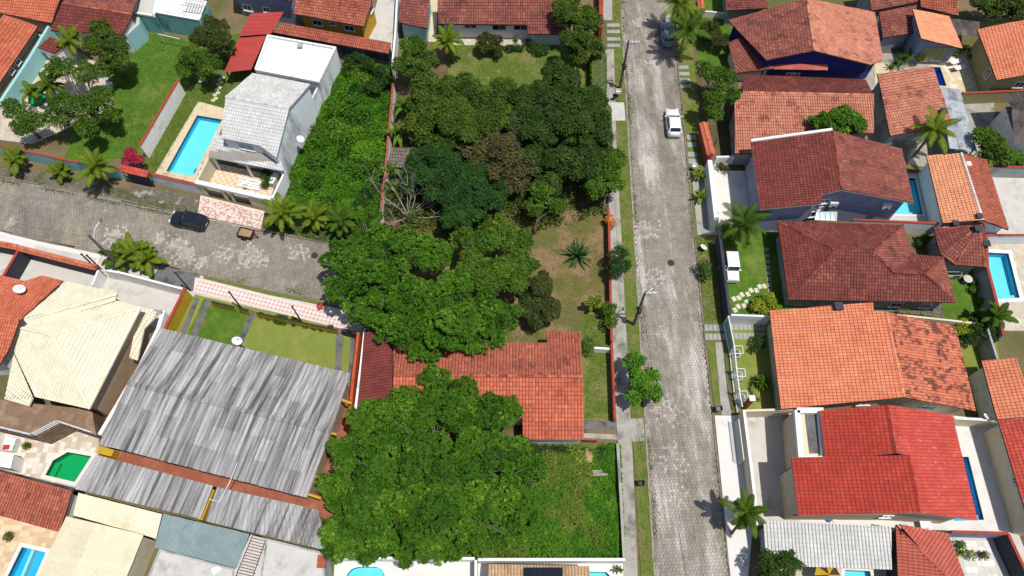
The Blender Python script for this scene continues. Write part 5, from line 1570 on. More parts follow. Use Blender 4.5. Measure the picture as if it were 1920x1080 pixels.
# ---- upper left
tree('dark tree over rust roof at upper left', None, [(193, 58, 4.6, 1.6), (178, 90, 4.4, 1.4), (215, 95, 4.6, 1.7), (225, 118, 4, 1.4), (200, 125, 3.6, 1.2)], 'l_mango_y', 55, .24, .45, .2)
tree('feathery open tree in middle of upper left patio', None, [(112, 130, 4.6, 1.7), (165, 138, 4.4, 1.7), (140, 200, 4.8, 2.1), (190, 190, 4.4, 1.7), (112, 222, 4, 1.5), (165, 240, 4, 1.6), (205, 215, 3.6, 1.2)], 'l_mid', 60, .2, .4, .22, inner=.5)
tree('yellow-green tree at left edge above lane', None, [(28, 205, 3.6, 1.5), (62, 228, 3.6, 1.4), (40, 240, 3.2, 1.3)], 'l_mid', 50, .22, .5, .15)
tree('grey-green tree beside turquoise wall and red shed', None, [(402, 52, 4.2, 1.7), (418, 80, 4, 1.5), (380, 72, 4, 1.4)], 'l_olive', 60, .22, .45, .15)
tree('low dense tree at end of white dividing wall', None, [(362, 108, 3.6, 1.6), (395, 120, 3.6, 1.4), (345, 128, 3, 1.2), (385, 138, 2.8, 1.0)], 'l_mid', 60, .2, .45, .15)
tree('magenta bougainvillea beside red gate canopy', None, [(245, 290, 2.2, .85), (258, 300, 2.0, .7), (238, 302, 1.8, .6)], 'l_flower', 90, .16, .6, .06, name='bougainvillea', cat='shrub')
# ---- right of the long street
tree('tangled light green tree beside parked white car', None, [(1322, 132, 3.6, 1.3), (1350, 148, 4, 1.5), (1335, 190, 3.8, 1.5), (1366, 178, 3.8, 1.4), (1342, 215, 3.2, 1.1), (1362, 150, 3.2, 1.2)], 'l_mid', 42, .24, .5, .16, bark='bark_grey', inner=.5)
tree('dark green tree growing through ribbed orange roof', None, [(1548, 230, 4.6, 1.4), (1578, 222, 4.8, 1.5), (1604, 232, 4.4, 1.2), (1530, 228, 4.2, .9), (1570, 245, 4.2, 1.1)], 'l_big', 70, .24, .5, .14)
tree('wide olive bush behind twin palms', None, [(1330, 60, 2.0, 1.5), (1348, 75, 1.8, 1.3)], 'l_olive', 90, .18, .4, .1, name='bush', cat='bush')
tree('big dark tree in top right corner', None, [(1845, 0, 4, 1.9), (1890, -5, 4.4, 2.2), (1912, 22, 3.6, 1.6), (1862, 24, 3, 1.3), (1940, 5, 4, 2)], 'l_mango_y', 55, .25, .45, .2)
tree('sunlit green tree behind weathered salmon roof at right edge', None, [(1848, 262, 3.6, 1.5), (1873, 280, 3.6, 1.5), (1850, 295, 2.8, 1.2), (1880, 300, 2.6, 1.1)], 'l_mid', 60, .22, .5, .14)
tree('low bright shrub in corner right of sunlit tree', None, [(1905, 298, 1.8, 1.1), (1925, 300, 1.6, 1.0)], 'l_bright', 70, .2, .5, .08, name='shrub', cat='shrub')
tree('round dark street tree on footway beside bare yard', None, [(1160, 478, 2.8, 1.1), (1154, 502, 2.4, .95), (1168, 500, 2.4, .8)], 'l_dark', 90, .17, .45, .09)
tree('small round tree on footway just above street pole', None, [(1143, 580, 2.0, .85), (1148, 602, 1.8, .7)], 'l_mid', 80, .18, .5, .07)
tree('glossy street tree reaching over road beside central lawn', None, [(1188, 680, 3.0, .95), (1198, 712, 3.3, 1.15), (1226, 738, 2.8, .9), (1188, 745, 2.6, .8), (1220, 705, 2.8, .8)], 'l_bright', 55, .27, .55, .1, rosette=0)
tree('small dark shrub tree on grass verge by dark wall', None, [(1320, 500, 1.5, .7), (1325, 515, 1.3, .55)], 'l_dark', 80, .16, .5, .06)
tree('dark round tree at bottom edge beside white forecourt', None, [(1458, 1062, 3.2, 1.5), (1482, 1055, 2.8, 1.0), (1440, 1078, 2.8, 1.1)], 'l_mango', 75, .2, .5, .14)
tree('dark clipped ball shrub beside paved strip', None, [(1424, 640, 1.0, .72), (1415, 655, .8, .4)], 'l_dark', 150, .12, .5, .05, name='shrub', cat='shrub')
tree('lime green feathery shrub beside white crossing wall', None, [(1420, 572, .9, .7), (1440, 565, 1.1, .8), (1452, 575, .9, .6), (1432, 580, .7, .5)], 'l_lime', 90, .2, .3, .05, name='shrub', cat='shrub')
tree('yellow-green bush behind blackened roof slope', None, [(1803, 608, 1.3, .8), (1812, 618, 1.1, .7), (1795, 618, 1.0, .6)], 'l_lime', 70, .2, .4, .05, name='bush', cat='bush')
tree('dark foliage mass under small palm at right garden corner', None, [(1838, 615, 1.6, 1.0), (1830, 600, 1.4, .8), (1858, 628, 1.6, .9), (1820, 635, 1.2, .7)], 'l_mango', 70, .2, .45, .06, name='bush', cat='bush')
tree('orange croton spilling over footway wall', None, [(1144, 412, 1.2, .55), (1148, 420, 1.0, .4)], 'l_croton', 90, .16, .5, .05, name='shrub', cat='shrub')
tree('small green shrub at corner of central orange roof', None, [(1102, 645, 1.3, .7), (1105, 658, 1.0, .5)], 'l_mid', 70, .16, .5, .06, name='shrub', cat='shrub')
tree('purple-green shrub beside olive double door', None, [(1716, 95, 1.4, .7), (1725, 108, 1.2, .6)], 'l_olive', 80, .16, .5, .06, name='shrub', cat='shrub')
tree('little lime shrub on pale patio at bottom right', None, [(1820, 1040, .6, .42)], 'l_lime', 110, .14, .4, .04, name='shrub', cat='shrub')
tree('small round shrub beside loungers and brown wall', None, [(1812, 92, .8, .5), (1806, 88, .7, .35)], 'l_bright', 90, .15, .5, .05, name='shrub', cat='shrub')
tree('second shrub in shade of brown wall near loungers', None, [(1822, 106, .7, .45)], 'l_mid', 90, .15, .5, .05, name='shrub', cat='shrub')
tree('shrub bed against soot-stained wall', None, [(690, 118, 1.6, .9), (672, 105, 1.4, .8), (712, 135, 1.4, .9), (655, 112, 1.2, .7)], 'l_dark', 70, .2, .45, .06, name='shrub', cat='shrub')
tree('dark bush at foot of white house wall near soot-stained wall', None, [(700, 160, 1.4, 1.0), (722, 150, 1.4, .9)], 'l_mango', 70, .2, .45, .06, name='bush', cat='bush')
tree('leafy shrub on terrace of white house behind front wall', None, [(498, 325, 1.0, .6), (505, 338, .8, .5)], 'l_dark', 80, .2, .4, .05, name='shrub', cat='shrub')
tree('flowering shrub in planted bed of white terrace', None, [(1352, 312, .7, .45), (1362, 318, .6, .4)], 'l_olive', 90, .15, .5, .04, name='shrub', cat='shrub')
tree('low shrub under veranda right of round bush', None, [(965, 88, .6, .5), (955, 90, .6, .5), (975, 90, .5, .4)], 'l_dark', 90, .16, .5, .04, name='shrub', cat='shrub')
tree('low hedge clump beside broad tree at top', None, [(1000, 86, .8, .7), (1020, 90, .8, .7), (1010, 95, .7, .6)], 'l_dark', 80, .17, .5, .04, name='shrub', cat='shrub')
for k, (x, y) in enumerate(((490, 590), (503, 595), (522, 598), (532, 600), (552, 603), (574, 610), (590, 614), (602, 615), (618, 616))):
    tree(('leftmost', 'second', 'third', 'fourth', 'fifth', 'sixth', 'seventh', 'eighth', 'rightmost')[k] + ' little round shrub along yellow street wall', None, [(x, y, .35, (.32, .3, .55, .5, .45, .3, .3, .35, .4)[k])], 'l_dark', 130, .12, .5, 0, name='shrub', cat='shrub', group='little shrubs along yellow wall')

# ---- hedges
def hedge(label, px, h, m='l_hedge', dens=150, leaf=.13):
    w = ccw([(a.x, a.y) for a in P2(px, h)])
    xs = [a[0] for a in w]; ys = [a[1] for a in w]
    A = abs(area2(w)); n = int(A * dens)
    X = NR.uniform(min(xs), max(xs), n * 2); Y = NR.uniform(min(ys), max(ys), n * 2)
    k = pip_np(X, Y, w); X, Y = X[k][:n], Y[k][:n]
    C = [np.stack([X, Y, h - .02 + NR.normal(size=len(X)) * .05], 1)]; N = [np.tile([0, 0, 1.0], (len(X), 1))]
    for i in range(len(w)):
        a, b = np.array(w[i]), np.array(w[(i + 1) % len(w)])
        L = np.linalg.norm(b - a); q = int(L * h * dens)
        s = NR.random(q)[:, None]; e = (b - a) / L; nn = np.array([e[1], -e[0]])
        pt = a + (b - a) * s + nn * NR.normal(size=(q, 1)) * .04
        C.append(np.column_stack([pt, NR.random(q) * h])); N.append(np.tile([nn[0], nn[1], .3], (q, 1)))
    C = np.concatenate(C); N = np.concatenate(N); q = len(C)
    Q = leafq(C, N + NR.normal(size=(q, 3)) * .45, NR.normal(size=(q, 3)), leaf * (.6 + .8 * NR.random(q)), leaf * .55 * np.ones(q))
    cx, cy = sum(xs) / len(xs), sum(ys) / len(ys)
    o = thing('hedge', label, 'hedge', (cx, cy, 0))
    npmesh('foliage', Q, 4, m, o, NR.random(q))
    MB().prism(inset(w, .12), 0, h - .12).build('branch_core', 'bark', o)
hedge('wide clipped lime green hedge beside footway near top', [(1107, 96), (1137, 98), (1137, 178), (1110, 182)], 2.0)
hedge('narrow clipped hedge strip beside concrete driveway', [(1134, 196), (1146, 198), (1149, 302), (1140, 302)], 1.8)
hedge('pale hedge row along wall behind broad orange house', [(1685, 578), (1780, 590), (1778, 598), (1683, 586)], 1.2, 'l_lime', 90)
hedge('curved low hedge edging round cycad bed', [(1412, 706), (1406, 718), (1406, 732), (1414, 745), (1425, 751), (1428, 747), (1416, 738), (1411, 728), (1411, 718), (1418, 705)], .5, 'l_lime', 160, .1)

# ---- palms
def frond_mesh(name, L, lift, droop, n, ll, m, width=.05, vbase=.5):
    """one pinnate frond along +X, z up; leaflets are single narrow blades"""
    pts = []
    x = z = 0.0; a = lift
    k = 10
    for i in range(k + 1):
        pts.append((x, z)); a2 = lift - droop * ((i / k) ** 1.3)
        x += L / k * math.cos(a2); z += L / k * math.sin(a2)
    V = []; Fc = []; var = []
    for i in range(k):
        (x0, z0), (x1, z1) = pts[i], pts[i + 1]
        r0, r1 = .035 * (1 - i / k) + .008, .035 * (1 - (i + 1) / k) + .008
        b = len(V)
        V += [(x0, -r0, z0), (x0, 0, z0 + r0), (x0, r0, z0), (x1, -r1, z1), (x1, 0, z1 + r1), (x1, r1, z1)]
        Fc += [(b, b + 3, b + 4, b + 1), (b + 1, b + 4, b + 5, b + 2)]; var += [.95, .95]
    for j in range(n):
        s = .1 + .9 * (j + .5) / n
        i = min(k - 1, int(s * k)); t = s * k - i
        px_ = pts[i][0] + (pts[i + 1][0] - pts[i][0]) * t; pz_ = pts[i][1] + (pts[i + 1][1] - pts[i][1]) * t
        le = ll * (math.sin(math.pi * min(1, .12 + s * .86)) ** .6) * R.uniform(.85, 1.1)
        fw = .55 + .35 * s
        dx_, dz_ = pts[i + 1][0] - pts[i][0], pts[i + 1][1] - pts[i][1]
        dl = math.hypot(dx_, dz_); dx_ /= dl; dz_ /= dl
        for sg in (-1, 1):
            d = Vector((dx_ * fw, sg * 1.0, dz_ * fw - .12)).normalized()
            d2 = Vector((dx_ * fw, sg * .8, dz_ * fw - .75)).normalized()
            p0 = Vector((px_, 0, pz_)); p1 = p0 + d * le * .55; p2 = p1 + d2 * le * .45
            wv = Vector((dx_, 0, dz_)) * width
            b = len(V)
            V += [p0 - wv * .4, p0 + wv * .4, p1 + wv * .5, p1 - wv * .5, p2]
            Fc += [(b, b + 1, b + 2, b + 3), (b + 3, b + 2, b + 4)]
            q = min(1, max(0, vbase + R.uniform(-.25, .25))); var += [q, q]
    me = bpy.data.meshes.new(name)
    me.from_pydata([tuple(v) for v in V], [], Fc)
    at = me.attributes.new('var', 'FLOAT', 'FACE'); at.data.foreach_set('value', np.array(var, dtype=np.float32))
    me.materials.append(MATS[m])
    return me
FR = {}
def palm(label, px, py, z, L=2.4, nf0=16, m='l_palm', lean=(0, 0), trunk=.13, name='palm_tree', cat='palm', group=None, ll=.64, n=32, skirt=.5):
    nf = int(nf0 * 1.3) if nf0 > 12 and nf0 < 25 else nf0
    c = P(px, py, z)
    bp = Vector((c.x + lean[0], c.y + lean[1], 0))
    o = thing(name, label, cat, bp, group)
    tip = c - bp
    mid = Vector((tip.x * .35, tip.y * .35, z * .5))
    rings = []; rad = []
    k = 8
    for i in range(k + 1):
        t = i / k
        q = mid * (2 * t * (1 - t)) + tip * (t * t)
        rings.append(q); rad.append(trunk * (1.35 if i == 0 else 1.0 - .25 * t) * (1 + .06 * (i % 2)))
    MB().tube(rings, rad, 8).build('trunk', 'bark_palm', o, local=True)
    for i in range(nf):
        lay = i / nf
        key = (m, round(L, 1), int(lay * 4), ll)
        if key not in FR:
            t = int(lay * 4) / 3.0
            FR[key] = frond_mesh('frond', L * (.85 + .3 * (1 - abs(t - .5))), 1.15 - 1.15 * t * (.6 + skirt), 1.0 + .45 * t, n, ll * (L / 2.4) ** .5, m, .075, .45 + .25 * t)
        f = bpy.data.objects.new('frond', FR[key]); COL.objects.link(f); f.parent = o
        f.location = tip + Vector((0, 0, .05 * (1 - lay)))
        f.rotation_euler = (R.uniform(-.25, .25), R.uniform(-.12, .12), i * 2.39996 + R.uniform(-.2, .2))
        s = R.uniform(.72, 1.15); f.scale = (s, s, s)
    if nf >= 13 and z > 1.2:
        kd = ('dead', round(L, 1))
        if kd not in FR: FR[kd] = frond_mesh('frond', L * .85, -.5, 1.0, 18, ll * .6, 'l_deadfrond', .06, .5)
        for q in range(R.choice((1, 2, 3))):
            f = bpy.data.objects.new('dead_frond', FR[kd]); COL.objects.link(f); f.parent = o
            f.location = tip - Vector((0, 0, .1)); f.rotation_euler = (0, R.uniform(0, .3), R.uniform(0, 6.28)); f.scale = (.9, .9, .9)
    return o
palm('small palm on dirt verge nearest left edge', 28, 300, 1.9, 1.6, 14, lean=(.1, 0))
palm('smallest verge palm between left edge and large verge palm', 112, 322, 1.3, 1.3, 13)
palm('largest coconut palm on dirt verge by turquoise wall', 180, 312, 3.2, 2.5, 17, lean=(.2, -.3))
palm('tallest of three lane palms next to tiled drive', 530, 398, 3.0, 2.3, 17)
palm('middle of three lane palms before weedy lot', 590, 408, 2.0, 1.8, 15)
palm('right lane palm half under bright tree', 640, 414, 2.2, 1.9, 15, 'l_palm_dk')
palm('left palm of clump beside street pole', 222, 482, 1.7, 1.8, 14, 'l_palm_dk')
palm('middle palm of clump beside street pole', 250, 474, 1.9, 2.0, 15)
palm('right palm of clump beside dark pavement', 275, 486, 1.6, 1.8, 14)
palm('coconut palm on lawn left of round bush', 838, 76, 3.2, 2.1, 15, lean=(.7, -.6))
palm('palm in shade of dark tree beside rust roof', 132, 76, 3.2, 2.0, 13)
palm('palm among patio trees near green round pool', 92, 160, 3.0, 2.0, 13, 'l_palm_dk')
palm('palm leaning over green round pool', 60, 172, 2.2, 1.6, 12)
palm('upper of twin coconut palms at street top', 1276, 8, 4.6, 2.7, 18)
palm('lower of twin coconut palms above hidden car', 1286, 56, 4.6, 2.8, 18, 'l_palm_dk')
palm('big coconut palm beside white terrace and front lawn', 1394, 420, 3.4, 2.8, 19, 'l_palm_dk', lean=(-.2, .3))
palm('feathery palm at corner of white forecourt casting shadow on road', 1400, 960, 4.4, 2.2, 13, 'l_palm_dk', lean=(-.3, -1.1), ll=.6)
palm('tall leaning palm before zinc lean-to', 1752, 244, 4.4, 2.6, 14, lean=(-1.2, -1.3), trunk=.16)
palm('small dark palm at right garden corner', 1866, 592, 2.6, 1.7, 14, 'l_palm_dk')
palm('young pale palm on bare yard beside small footway tree', 1115, 570, 1.6, 1.0, 10, trunk=.07)
palm('upper of two potted-size palms beside white terrace wall', 1309, 328, .9, .85, 12, 'l_palm', trunk=.06, ll=.4, n=16)
palm('lower of two potted-size palms beside white terrace wall', 1312, 368, .9, .9, 12, 'l_palm', trunk=.06, ll=.4, n=16)
palm('cycad with stiff dark fronds in curved hedge bed', 1431, 718, .7, .95, 30, 'l_palm_dk', trunk=.16, ll=.25, n=24, name='cycad', cat='cycad', skirt=.1)
palm('tiny potted palm at bottom edge beside small pool', 1160, 1068, .8, .5, 10, 'l_palm_dk', trunk=.05, ll=.3, n=12)

# ---- blade plants: agave, yucca, banana
def blade_mesh(name, L, w, lift, droop, m, k=6, var=.5, ch=.25):
    V = []; Fc = []; x = z = 0.0
    for i in range(k + 1):
        t = i / k
        ww = w * (math.sin(math.pi * min(.98, .25 + t * .75)) ** .8) / 2
        V += [(x, -ww, z + ww * ch), (x, 0, z), (x, ww, z + ww * ch)]
        a = lift - droop * t
        x += L / k * math.cos(a); z += L / k * math.sin(a)
    for i in range(k):
        b = 3 * i
        Fc += [(b, b + 1, b + 4, b + 3), (b + 1, b + 2, b + 5, b + 4)]
    me = bpy.data.meshes.new(name); me.from_pydata(V, [], Fc)
    at = me.attributes.new('var', 'FLOAT', 'FACE'); at.data.foreach_set('value', np.clip(np.full(len(Fc), var) + NR.normal(size=len(Fc)) * .05, 0, 1).astype(np.float32))
    me.materials.append(MATS[m])
    return me
BL = {}
def bladeplant(label, px, py, z, L, w, n, m, name, cat, stem=.12, droop=.7, group=None, layers=4, leaf='leaf', top=1.3):
    c = P(px, py, z); o = thing(name, label, cat, (c.x, c.y, 0), group)
    if z > .15:
        MB().tube([(0, 0, 0), (.04, 0, z * .5), (0, 0, z)], [stem * 1.2, stem, stem * .8], 7).build('stem', 'bark', o, local=True)
    for i in range(n):
        t = int(i / n * layers) / max(1, layers - 1)
        key = (m, L, w, t, droop)
        if key not in BL:
            BL[key] = blade_mesh(leaf, L * (.8 + .25 * t), w, top - (top - .1) * t, droop * (.5 + t * .6), m, var=.3 + .4 * t)
        f = bpy.data.objects.new(leaf, BL[key]); COL.objects.link(f); f.parent = o
        f.location = (0, 0, max(z, .05)); f.rotation_euler = (R.uniform(-.2, .2), 0, i * 2.39996 + R.uniform(-.25, .25))
        s = R.uniform(.8, 1.15); f.scale = (s, s, s)
    return o
bladeplant('giant agave-like plant alone in bare yard', 1083, 480, .35, 2.1, .26, 30, 'l_agave', 'agave', 'agave', .2, .8)
bladeplant('yucca clump beside olive double door', 1694, 112, 1.0, 1.1, .12, 34, 'l_palm_dk', 'yucca', 'yucca', .1, .9)
bladeplant('yellow-tipped yucca between dark yuccas', 1708, 104, 1.1, 1.0, .13, 34, 'l_palm', 'yucca', 'yucca', .1, .9)
bladeplant('low yucca at left of planting near blue-walled house', 1678, 120, .8, 1.1, .12, 30, 'l_palm_dk', 'yucca', 'yucca', .1, .9)
bladeplant('banana plant below slender feathery tree', 757, 200, 1.9, 2.0, .5, 11, 'l_banana', 'banana_plant', 'banana', .12, 1.3)
bladeplant('banana plant beside thatched hut', 748, 250, 2.0, 2.2, .5, 11, 'l_banana', 'banana_plant', 'banana', .12, 1.3)
bladeplant('banana plant under dead tree branches', 735, 322, 1.6, 1.7, .45, 10, 'l_banana', 'banana_plant', 'banana', .1, 1.3)
bladeplant('small banana clump against flaking wall', 744, 355, 1.2, 1.3, .4, 10, 'l_banana', 'banana_plant', 'banana', .1, 1.3)
bladeplant('spiky grass clump beside garden path at overgrown lot', 1132, 850, .3, 1.2, .09, 60, 'l_agave', 'grass_clump', 'grass clump', .1, 1.4)
bladeplant('grey spiky plant at overgrown lot edge by footway', 1152, 985, .2, .8, .07, 30, 'l_straw', 'grass_clump', 'grass clump', .1, 1.0)
bladeplant('yellow spiky plant on pale patio at bottom right', 1800, 1036, .25, .55, .10, 22, 'l_lime', 'bromeliad', 'plant', .08, .8)
# ---- dead tree
def dead_tree():
    b = P(768, 418, 0)
    o = thing('dead_tree', 'bleached leafless dead tree beside flaking wall', 'dead tree', b)
    mb = MB()
    def grow(p, d, L, r, lev):
        k = 4; pts = [p]; rr = [r]
        for i in range(k):
            d = (d + Vector((R.uniform(-.16, .16), R.uniform(-.16, .16), R.uniform(-.10, .12)))).normalized()
            p = p + d * (L / k); pts.append(p); rr.append(max(.012, r * (1 - .55 * (i + 1) / k)))
        mb.tube(pts, rr, 6 if lev < 2 else 4, cap=False)
        if lev < 4:
            for q in range(3 if lev < 2 else 2):
                t = R.choice(pts[2:])
                nd = (d * 1.0 + Vector((R.uniform(-1, 1), R.uniform(-1, 1), R.uniform(-.1, .7)))).normalized()
                grow(t, nd, L * R.uniform(.35, .6), r * .5, lev + 1)
    tops = [(704, 345, 3.5), (722, 322, 4.2), (748, 312, 4.6), (775, 325, 4.8), (802, 318, 4.4), (822, 342, 3.8), (760, 350, 4.4), (872, 412, 2.6), (698, 424, 2.2), (732, 372, 3.0), (812, 370, 3.2), (850, 350, 3.0)]
    f = b + Vector((0, 0, 1.2))
    mb.tube([b - Vector((0, 0, .1)), b + Vector((.05, 0, .6)), f], [.24, .18, .15], 8)
    for x, y, z in tops:
        e = P(x, y, z); d = (e - f)
        grow(f, d.normalized(), d.length * .8, .075, 1)
    mb.build('branches', 'bark_grey', o, smooth=True)
dead_tree()

# ---- ground cover
def cover(label, px, n, hmax, leaf, asp, m, bumps=40, name='undergrowth', br=1.1, cat='undergrowth', up=.8, hmin=.08, erect=0.0, clump=None):
    w = ccw([(a.x, a.y) for a in P2(px, .2)])
    xs = [a[0] for a in w]; ys = [a[1] for a in w]
    X = NR.uniform(min(xs), max(xs), n * 3); Y = NR.uniform(min(ys), max(ys), n * 3)
    k = pip_np(X, Y, w); X, Y = X[k][:n], Y[k][:n]; n = len(X)
    H = np.full(n, hmin); G = np.zeros(n)
    for _ in range(bumps):
        cx, cy = NR.uniform(min(xs), max(xs)), NR.uniform(min(ys), max(ys))
        r = br * (.5 + NR.random()); hh = hmax * (.4 + .6 * NR.random())
        g_ = hh * np.sqrt(np.clip(1 - ((X - cx) ** 2 + (Y - cy) ** 2) / (r * r), 0, 1))
        v = NR.random()
        G = np.where(g_ > H, v, G); H = np.maximum(H, g_)
    Z = H * (.55 + .45 * NR.random(n) ** .5)
    C = np.stack([X, Y, Z], 1)
    gx = NR.normal(size=(n, 3)) * (1 - up) * 1.4 + np.array([0, 0, up])
    D = NR.normal(size=(n, 3)) + np.array([0, 0, erect])
    L = leaf * (.6 + .8 * NR.random(n))
    Q = leafq(C, gx if not erect else NR.normal(size=(n, 3)) + np.array([0, 0, .3]), D, L, L * asp)
    o = npmesh(name, Q, 4, m, None, np.clip(.6 * NR.random(n) + .4 * G, 0, 1))
    return tag(o, label, cat, kind='stuff')
lot = [(640, 130), (700, 120), (735, 130), (728, 240), (712, 420), (640, 420), (535, 395), (520, 380)]
cover('lush creeping weeds filling lot behind white house', lot, 26000, 1.0, .30, .6, 'l_weed', 60, br=1.3, hmin=.03)
cover('vines and straw-coloured weeds mixed through weedy lot', lot, 9000, 1.3, .26, .3, 'l_straw', 36, br=.9, hmin=0, erect=.3)
cover('dark leafy clumps in weedy lot', lot, 8000, 1.5, .28, .55, 'l_dark', 22, br=.9, hmin=0)
cover('taller leafy saplings in weedy lot', [(600, 230), (725, 160), (720, 330), (640, 400), (560, 350)], 14000, 2.0, .32, .5, 'l_big', 26, br=1.1, hmin=.0)
cover('bright weeds on right of overgrown lot', [(1020, 870), (1090, 850), (1160, 835), (1168, 1042), (1030, 1042), (1075, 960), (1060, 900)], 20000, 1.0, .30, .4, 'l_weed', 60, br=1.3)
cover('dry straggling grass in middle of overgrown lot', [(960, 840), (1085, 840), (1110, 890), (1085, 950), (1130, 1000), (1120, 1042), (930, 1042), (960, 930)], 20000, 1.3, .36, .28, 'l_straw', 60, br=1.2)
cover('leafy bushes growing out from great tree into overgrown lot', [(970, 840), (1030, 850), (1060, 900), (1050, 960), (1075, 1010), (1060, 1042), (960, 1042), (970, 930)], 12000, 1.9, .28, .5, 'l_bright', 34, br=1.0, hmin=0)
cover('dark tall grass against central house wall', [(975, 836), (1095, 842), (1090, 875), (975, 865)], 5000, .8, .4, .16, 'l_agave', 20, erect=.8)
cover('fallen leaves and sprouts on bare yard', [(1005, 400), (1138, 400), (1145, 630), (960, 640)], 2600, .06, .12, .5, 'l_dry', 5, hmin=.06, name='leaf_litter', cat='leaf litter')
cover('shade plants beneath mango trees', [(740, 190), (1130, 190), (1140, 400), (900, 470), (720, 410)], 26000, 2.6, .26, .5, 'l_mango_y', 110, br=1.4, hmin=.0)
cover('low plants along dirt verge of lane', [(190, 345), (290, 368), (370, 392), (366, 402), (233, 376)], 1200, .3, .16, .4, 'l_grass', 14, br=.5)
cover('weeds between lane palms', [(495, 408), (680, 446), (680, 466), (493, 430)], 3000, .5, .2, .4, 'l_mid', 20, br=.6)
def tufts(px, n, m='l_grass', leaf=.16, label=None):
    o = cover(label, px, n, .05, leaf, .22, m, 3, name='grass_tufts', hmin=.07, erect=.7, cat='grass')
    return o
tufts([(838, 74), (1040, 74), (1108, 118), (1118, 200), (900, 235), (840, 160)], 9000, label='grass blades on lawn of white-walled house')
tufts([(1150, -30), (1160, -30), (1183, 380), (1200, 660), (1215, 920), (1222, 1075), (1202, 1075), (1185, 800), (1175, 640), (1163, 430), (1153, 190)], 6000, label='grass blades on left street verge')
tufts([(1302, 440), (1335, 445), (1352, 600), (1322, 600)], 2500, label='grass blades on right street verge by dark wall')
tufts([(1095, 590), (1146, 590), (1153, 785), (1098, 785)], 3000, label='grass blades on lawn beside central house')
tufts([(267, 60), (350, 75), (335, 152), (264, 280), (140, 290), (160, 220), (230, 140)], 7000, 'l_weed', label='grass blades on large upper left lawn')
tufts([(348, 155), (425, 150), (420, 195), (372, 192), (298, 322), (274, 300)], 3000, 'l_weed', label='grass blades on pool lawn of white house')

def edge_weeds(label, pts, n, w, m='l_grass'):
    """weeds rooted along a kerb: scattered on both sides of a line"""
    ws = [P(a, b, .05) for a, b in pts]
    seg = [(ws[i + 1] - ws[i]).length for i in range(len(ws) - 1)]; T = sum(seg)
    C = []
    for _ in range(n):
        t = R.random() * T; i = 0
        while i < len(seg) - 1 and t > seg[i]: t -= seg[i]; i += 1
        p = ws[i] + (ws[i + 1] - ws[i]) * (t / seg[i]); nn = (ws[i + 1] - ws[i]).normalized()
        patch = math.sin(p.x * 1.3 + p.y * .9) + math.sin(p.y * .41 + 2) + R.uniform(-.6, .6)
        if patch < .2: continue
        o_ = abs(R.gauss(0, 1)) * w
        C.append((p.x - nn.y * o_, p.y + nn.x * o_, .05))
    C = np.array(C); n = len(C)
    Q = leafq(C, NR.normal(size=(n, 3)) + np.array([0, 0, .4]), NR.normal(size=(n, 3)) + np.array([0, 0, .7]), .16 * (.6 + .8 * NR.random(n)), .05 * np.ones(n))
    o = npmesh('kerb_weeds', Q, 4, m, None, NR.random(n)); return tag(o, label, 'weeds', kind='stuff')
edge_weeds('weeds in gutter along left side of long street', [(1229, 1080), (1204, 660), (1186, 360), (1165, 0)], 6000, -.35)
edge_weeds('weeds in gutter along right side of long street', [(1366, 1080), (1322, 660), (1292, 360), (1257, 0)], 3000, .2)
edge_weeds('weeds along lower edge of lane', [(183, 471), (300, 496), (380, 512), (500, 541), (610, 563)], 6000, .45, 'l_straw')
edge_weeds('weeds along upper edge of lane', [(0, 336), (147, 364), (327, 401)], 2500, -.25)
# ---------------------------------------------------------------- vehicles
mat('paint_white', S(232, 234, 236), None, rough=.25, spec=.5, fine=.02)
mat('paint_black', S(30, 34, 42), None, rough=.18, spec=.6, fine=.02)
mat('paint_blue', S(120, 136, 160), None, rough=.25, spec=.5, fine=.02)
mat('rubber', S(28, 28, 28), None, rough=.8)
mat('lamp_white', S(230, 232, 235), None, rough=.2, fine=0)
mat('lamp_red', S(150, 26, 24), None, rough=.25, fine=0)
mat('sand', S(176, 146, 112), S(156, 126, 94), 4, bump=.3)
mat('rail_rust', S(92, 46, 38), S(74, 38, 34), 4)
mat('cable', S(24, 24, 26), None, fine=0)
mat('pole_conc', S(120, 112, 104), S(88, 82, 76), 3)
mat('wood_dead', S(170, 158, 146), S(140, 128, 116), 4)
def heading(a, b):
    p, q = P(*a), P(*b); return math.atan2(q.y - p.y, q.x - p.x)
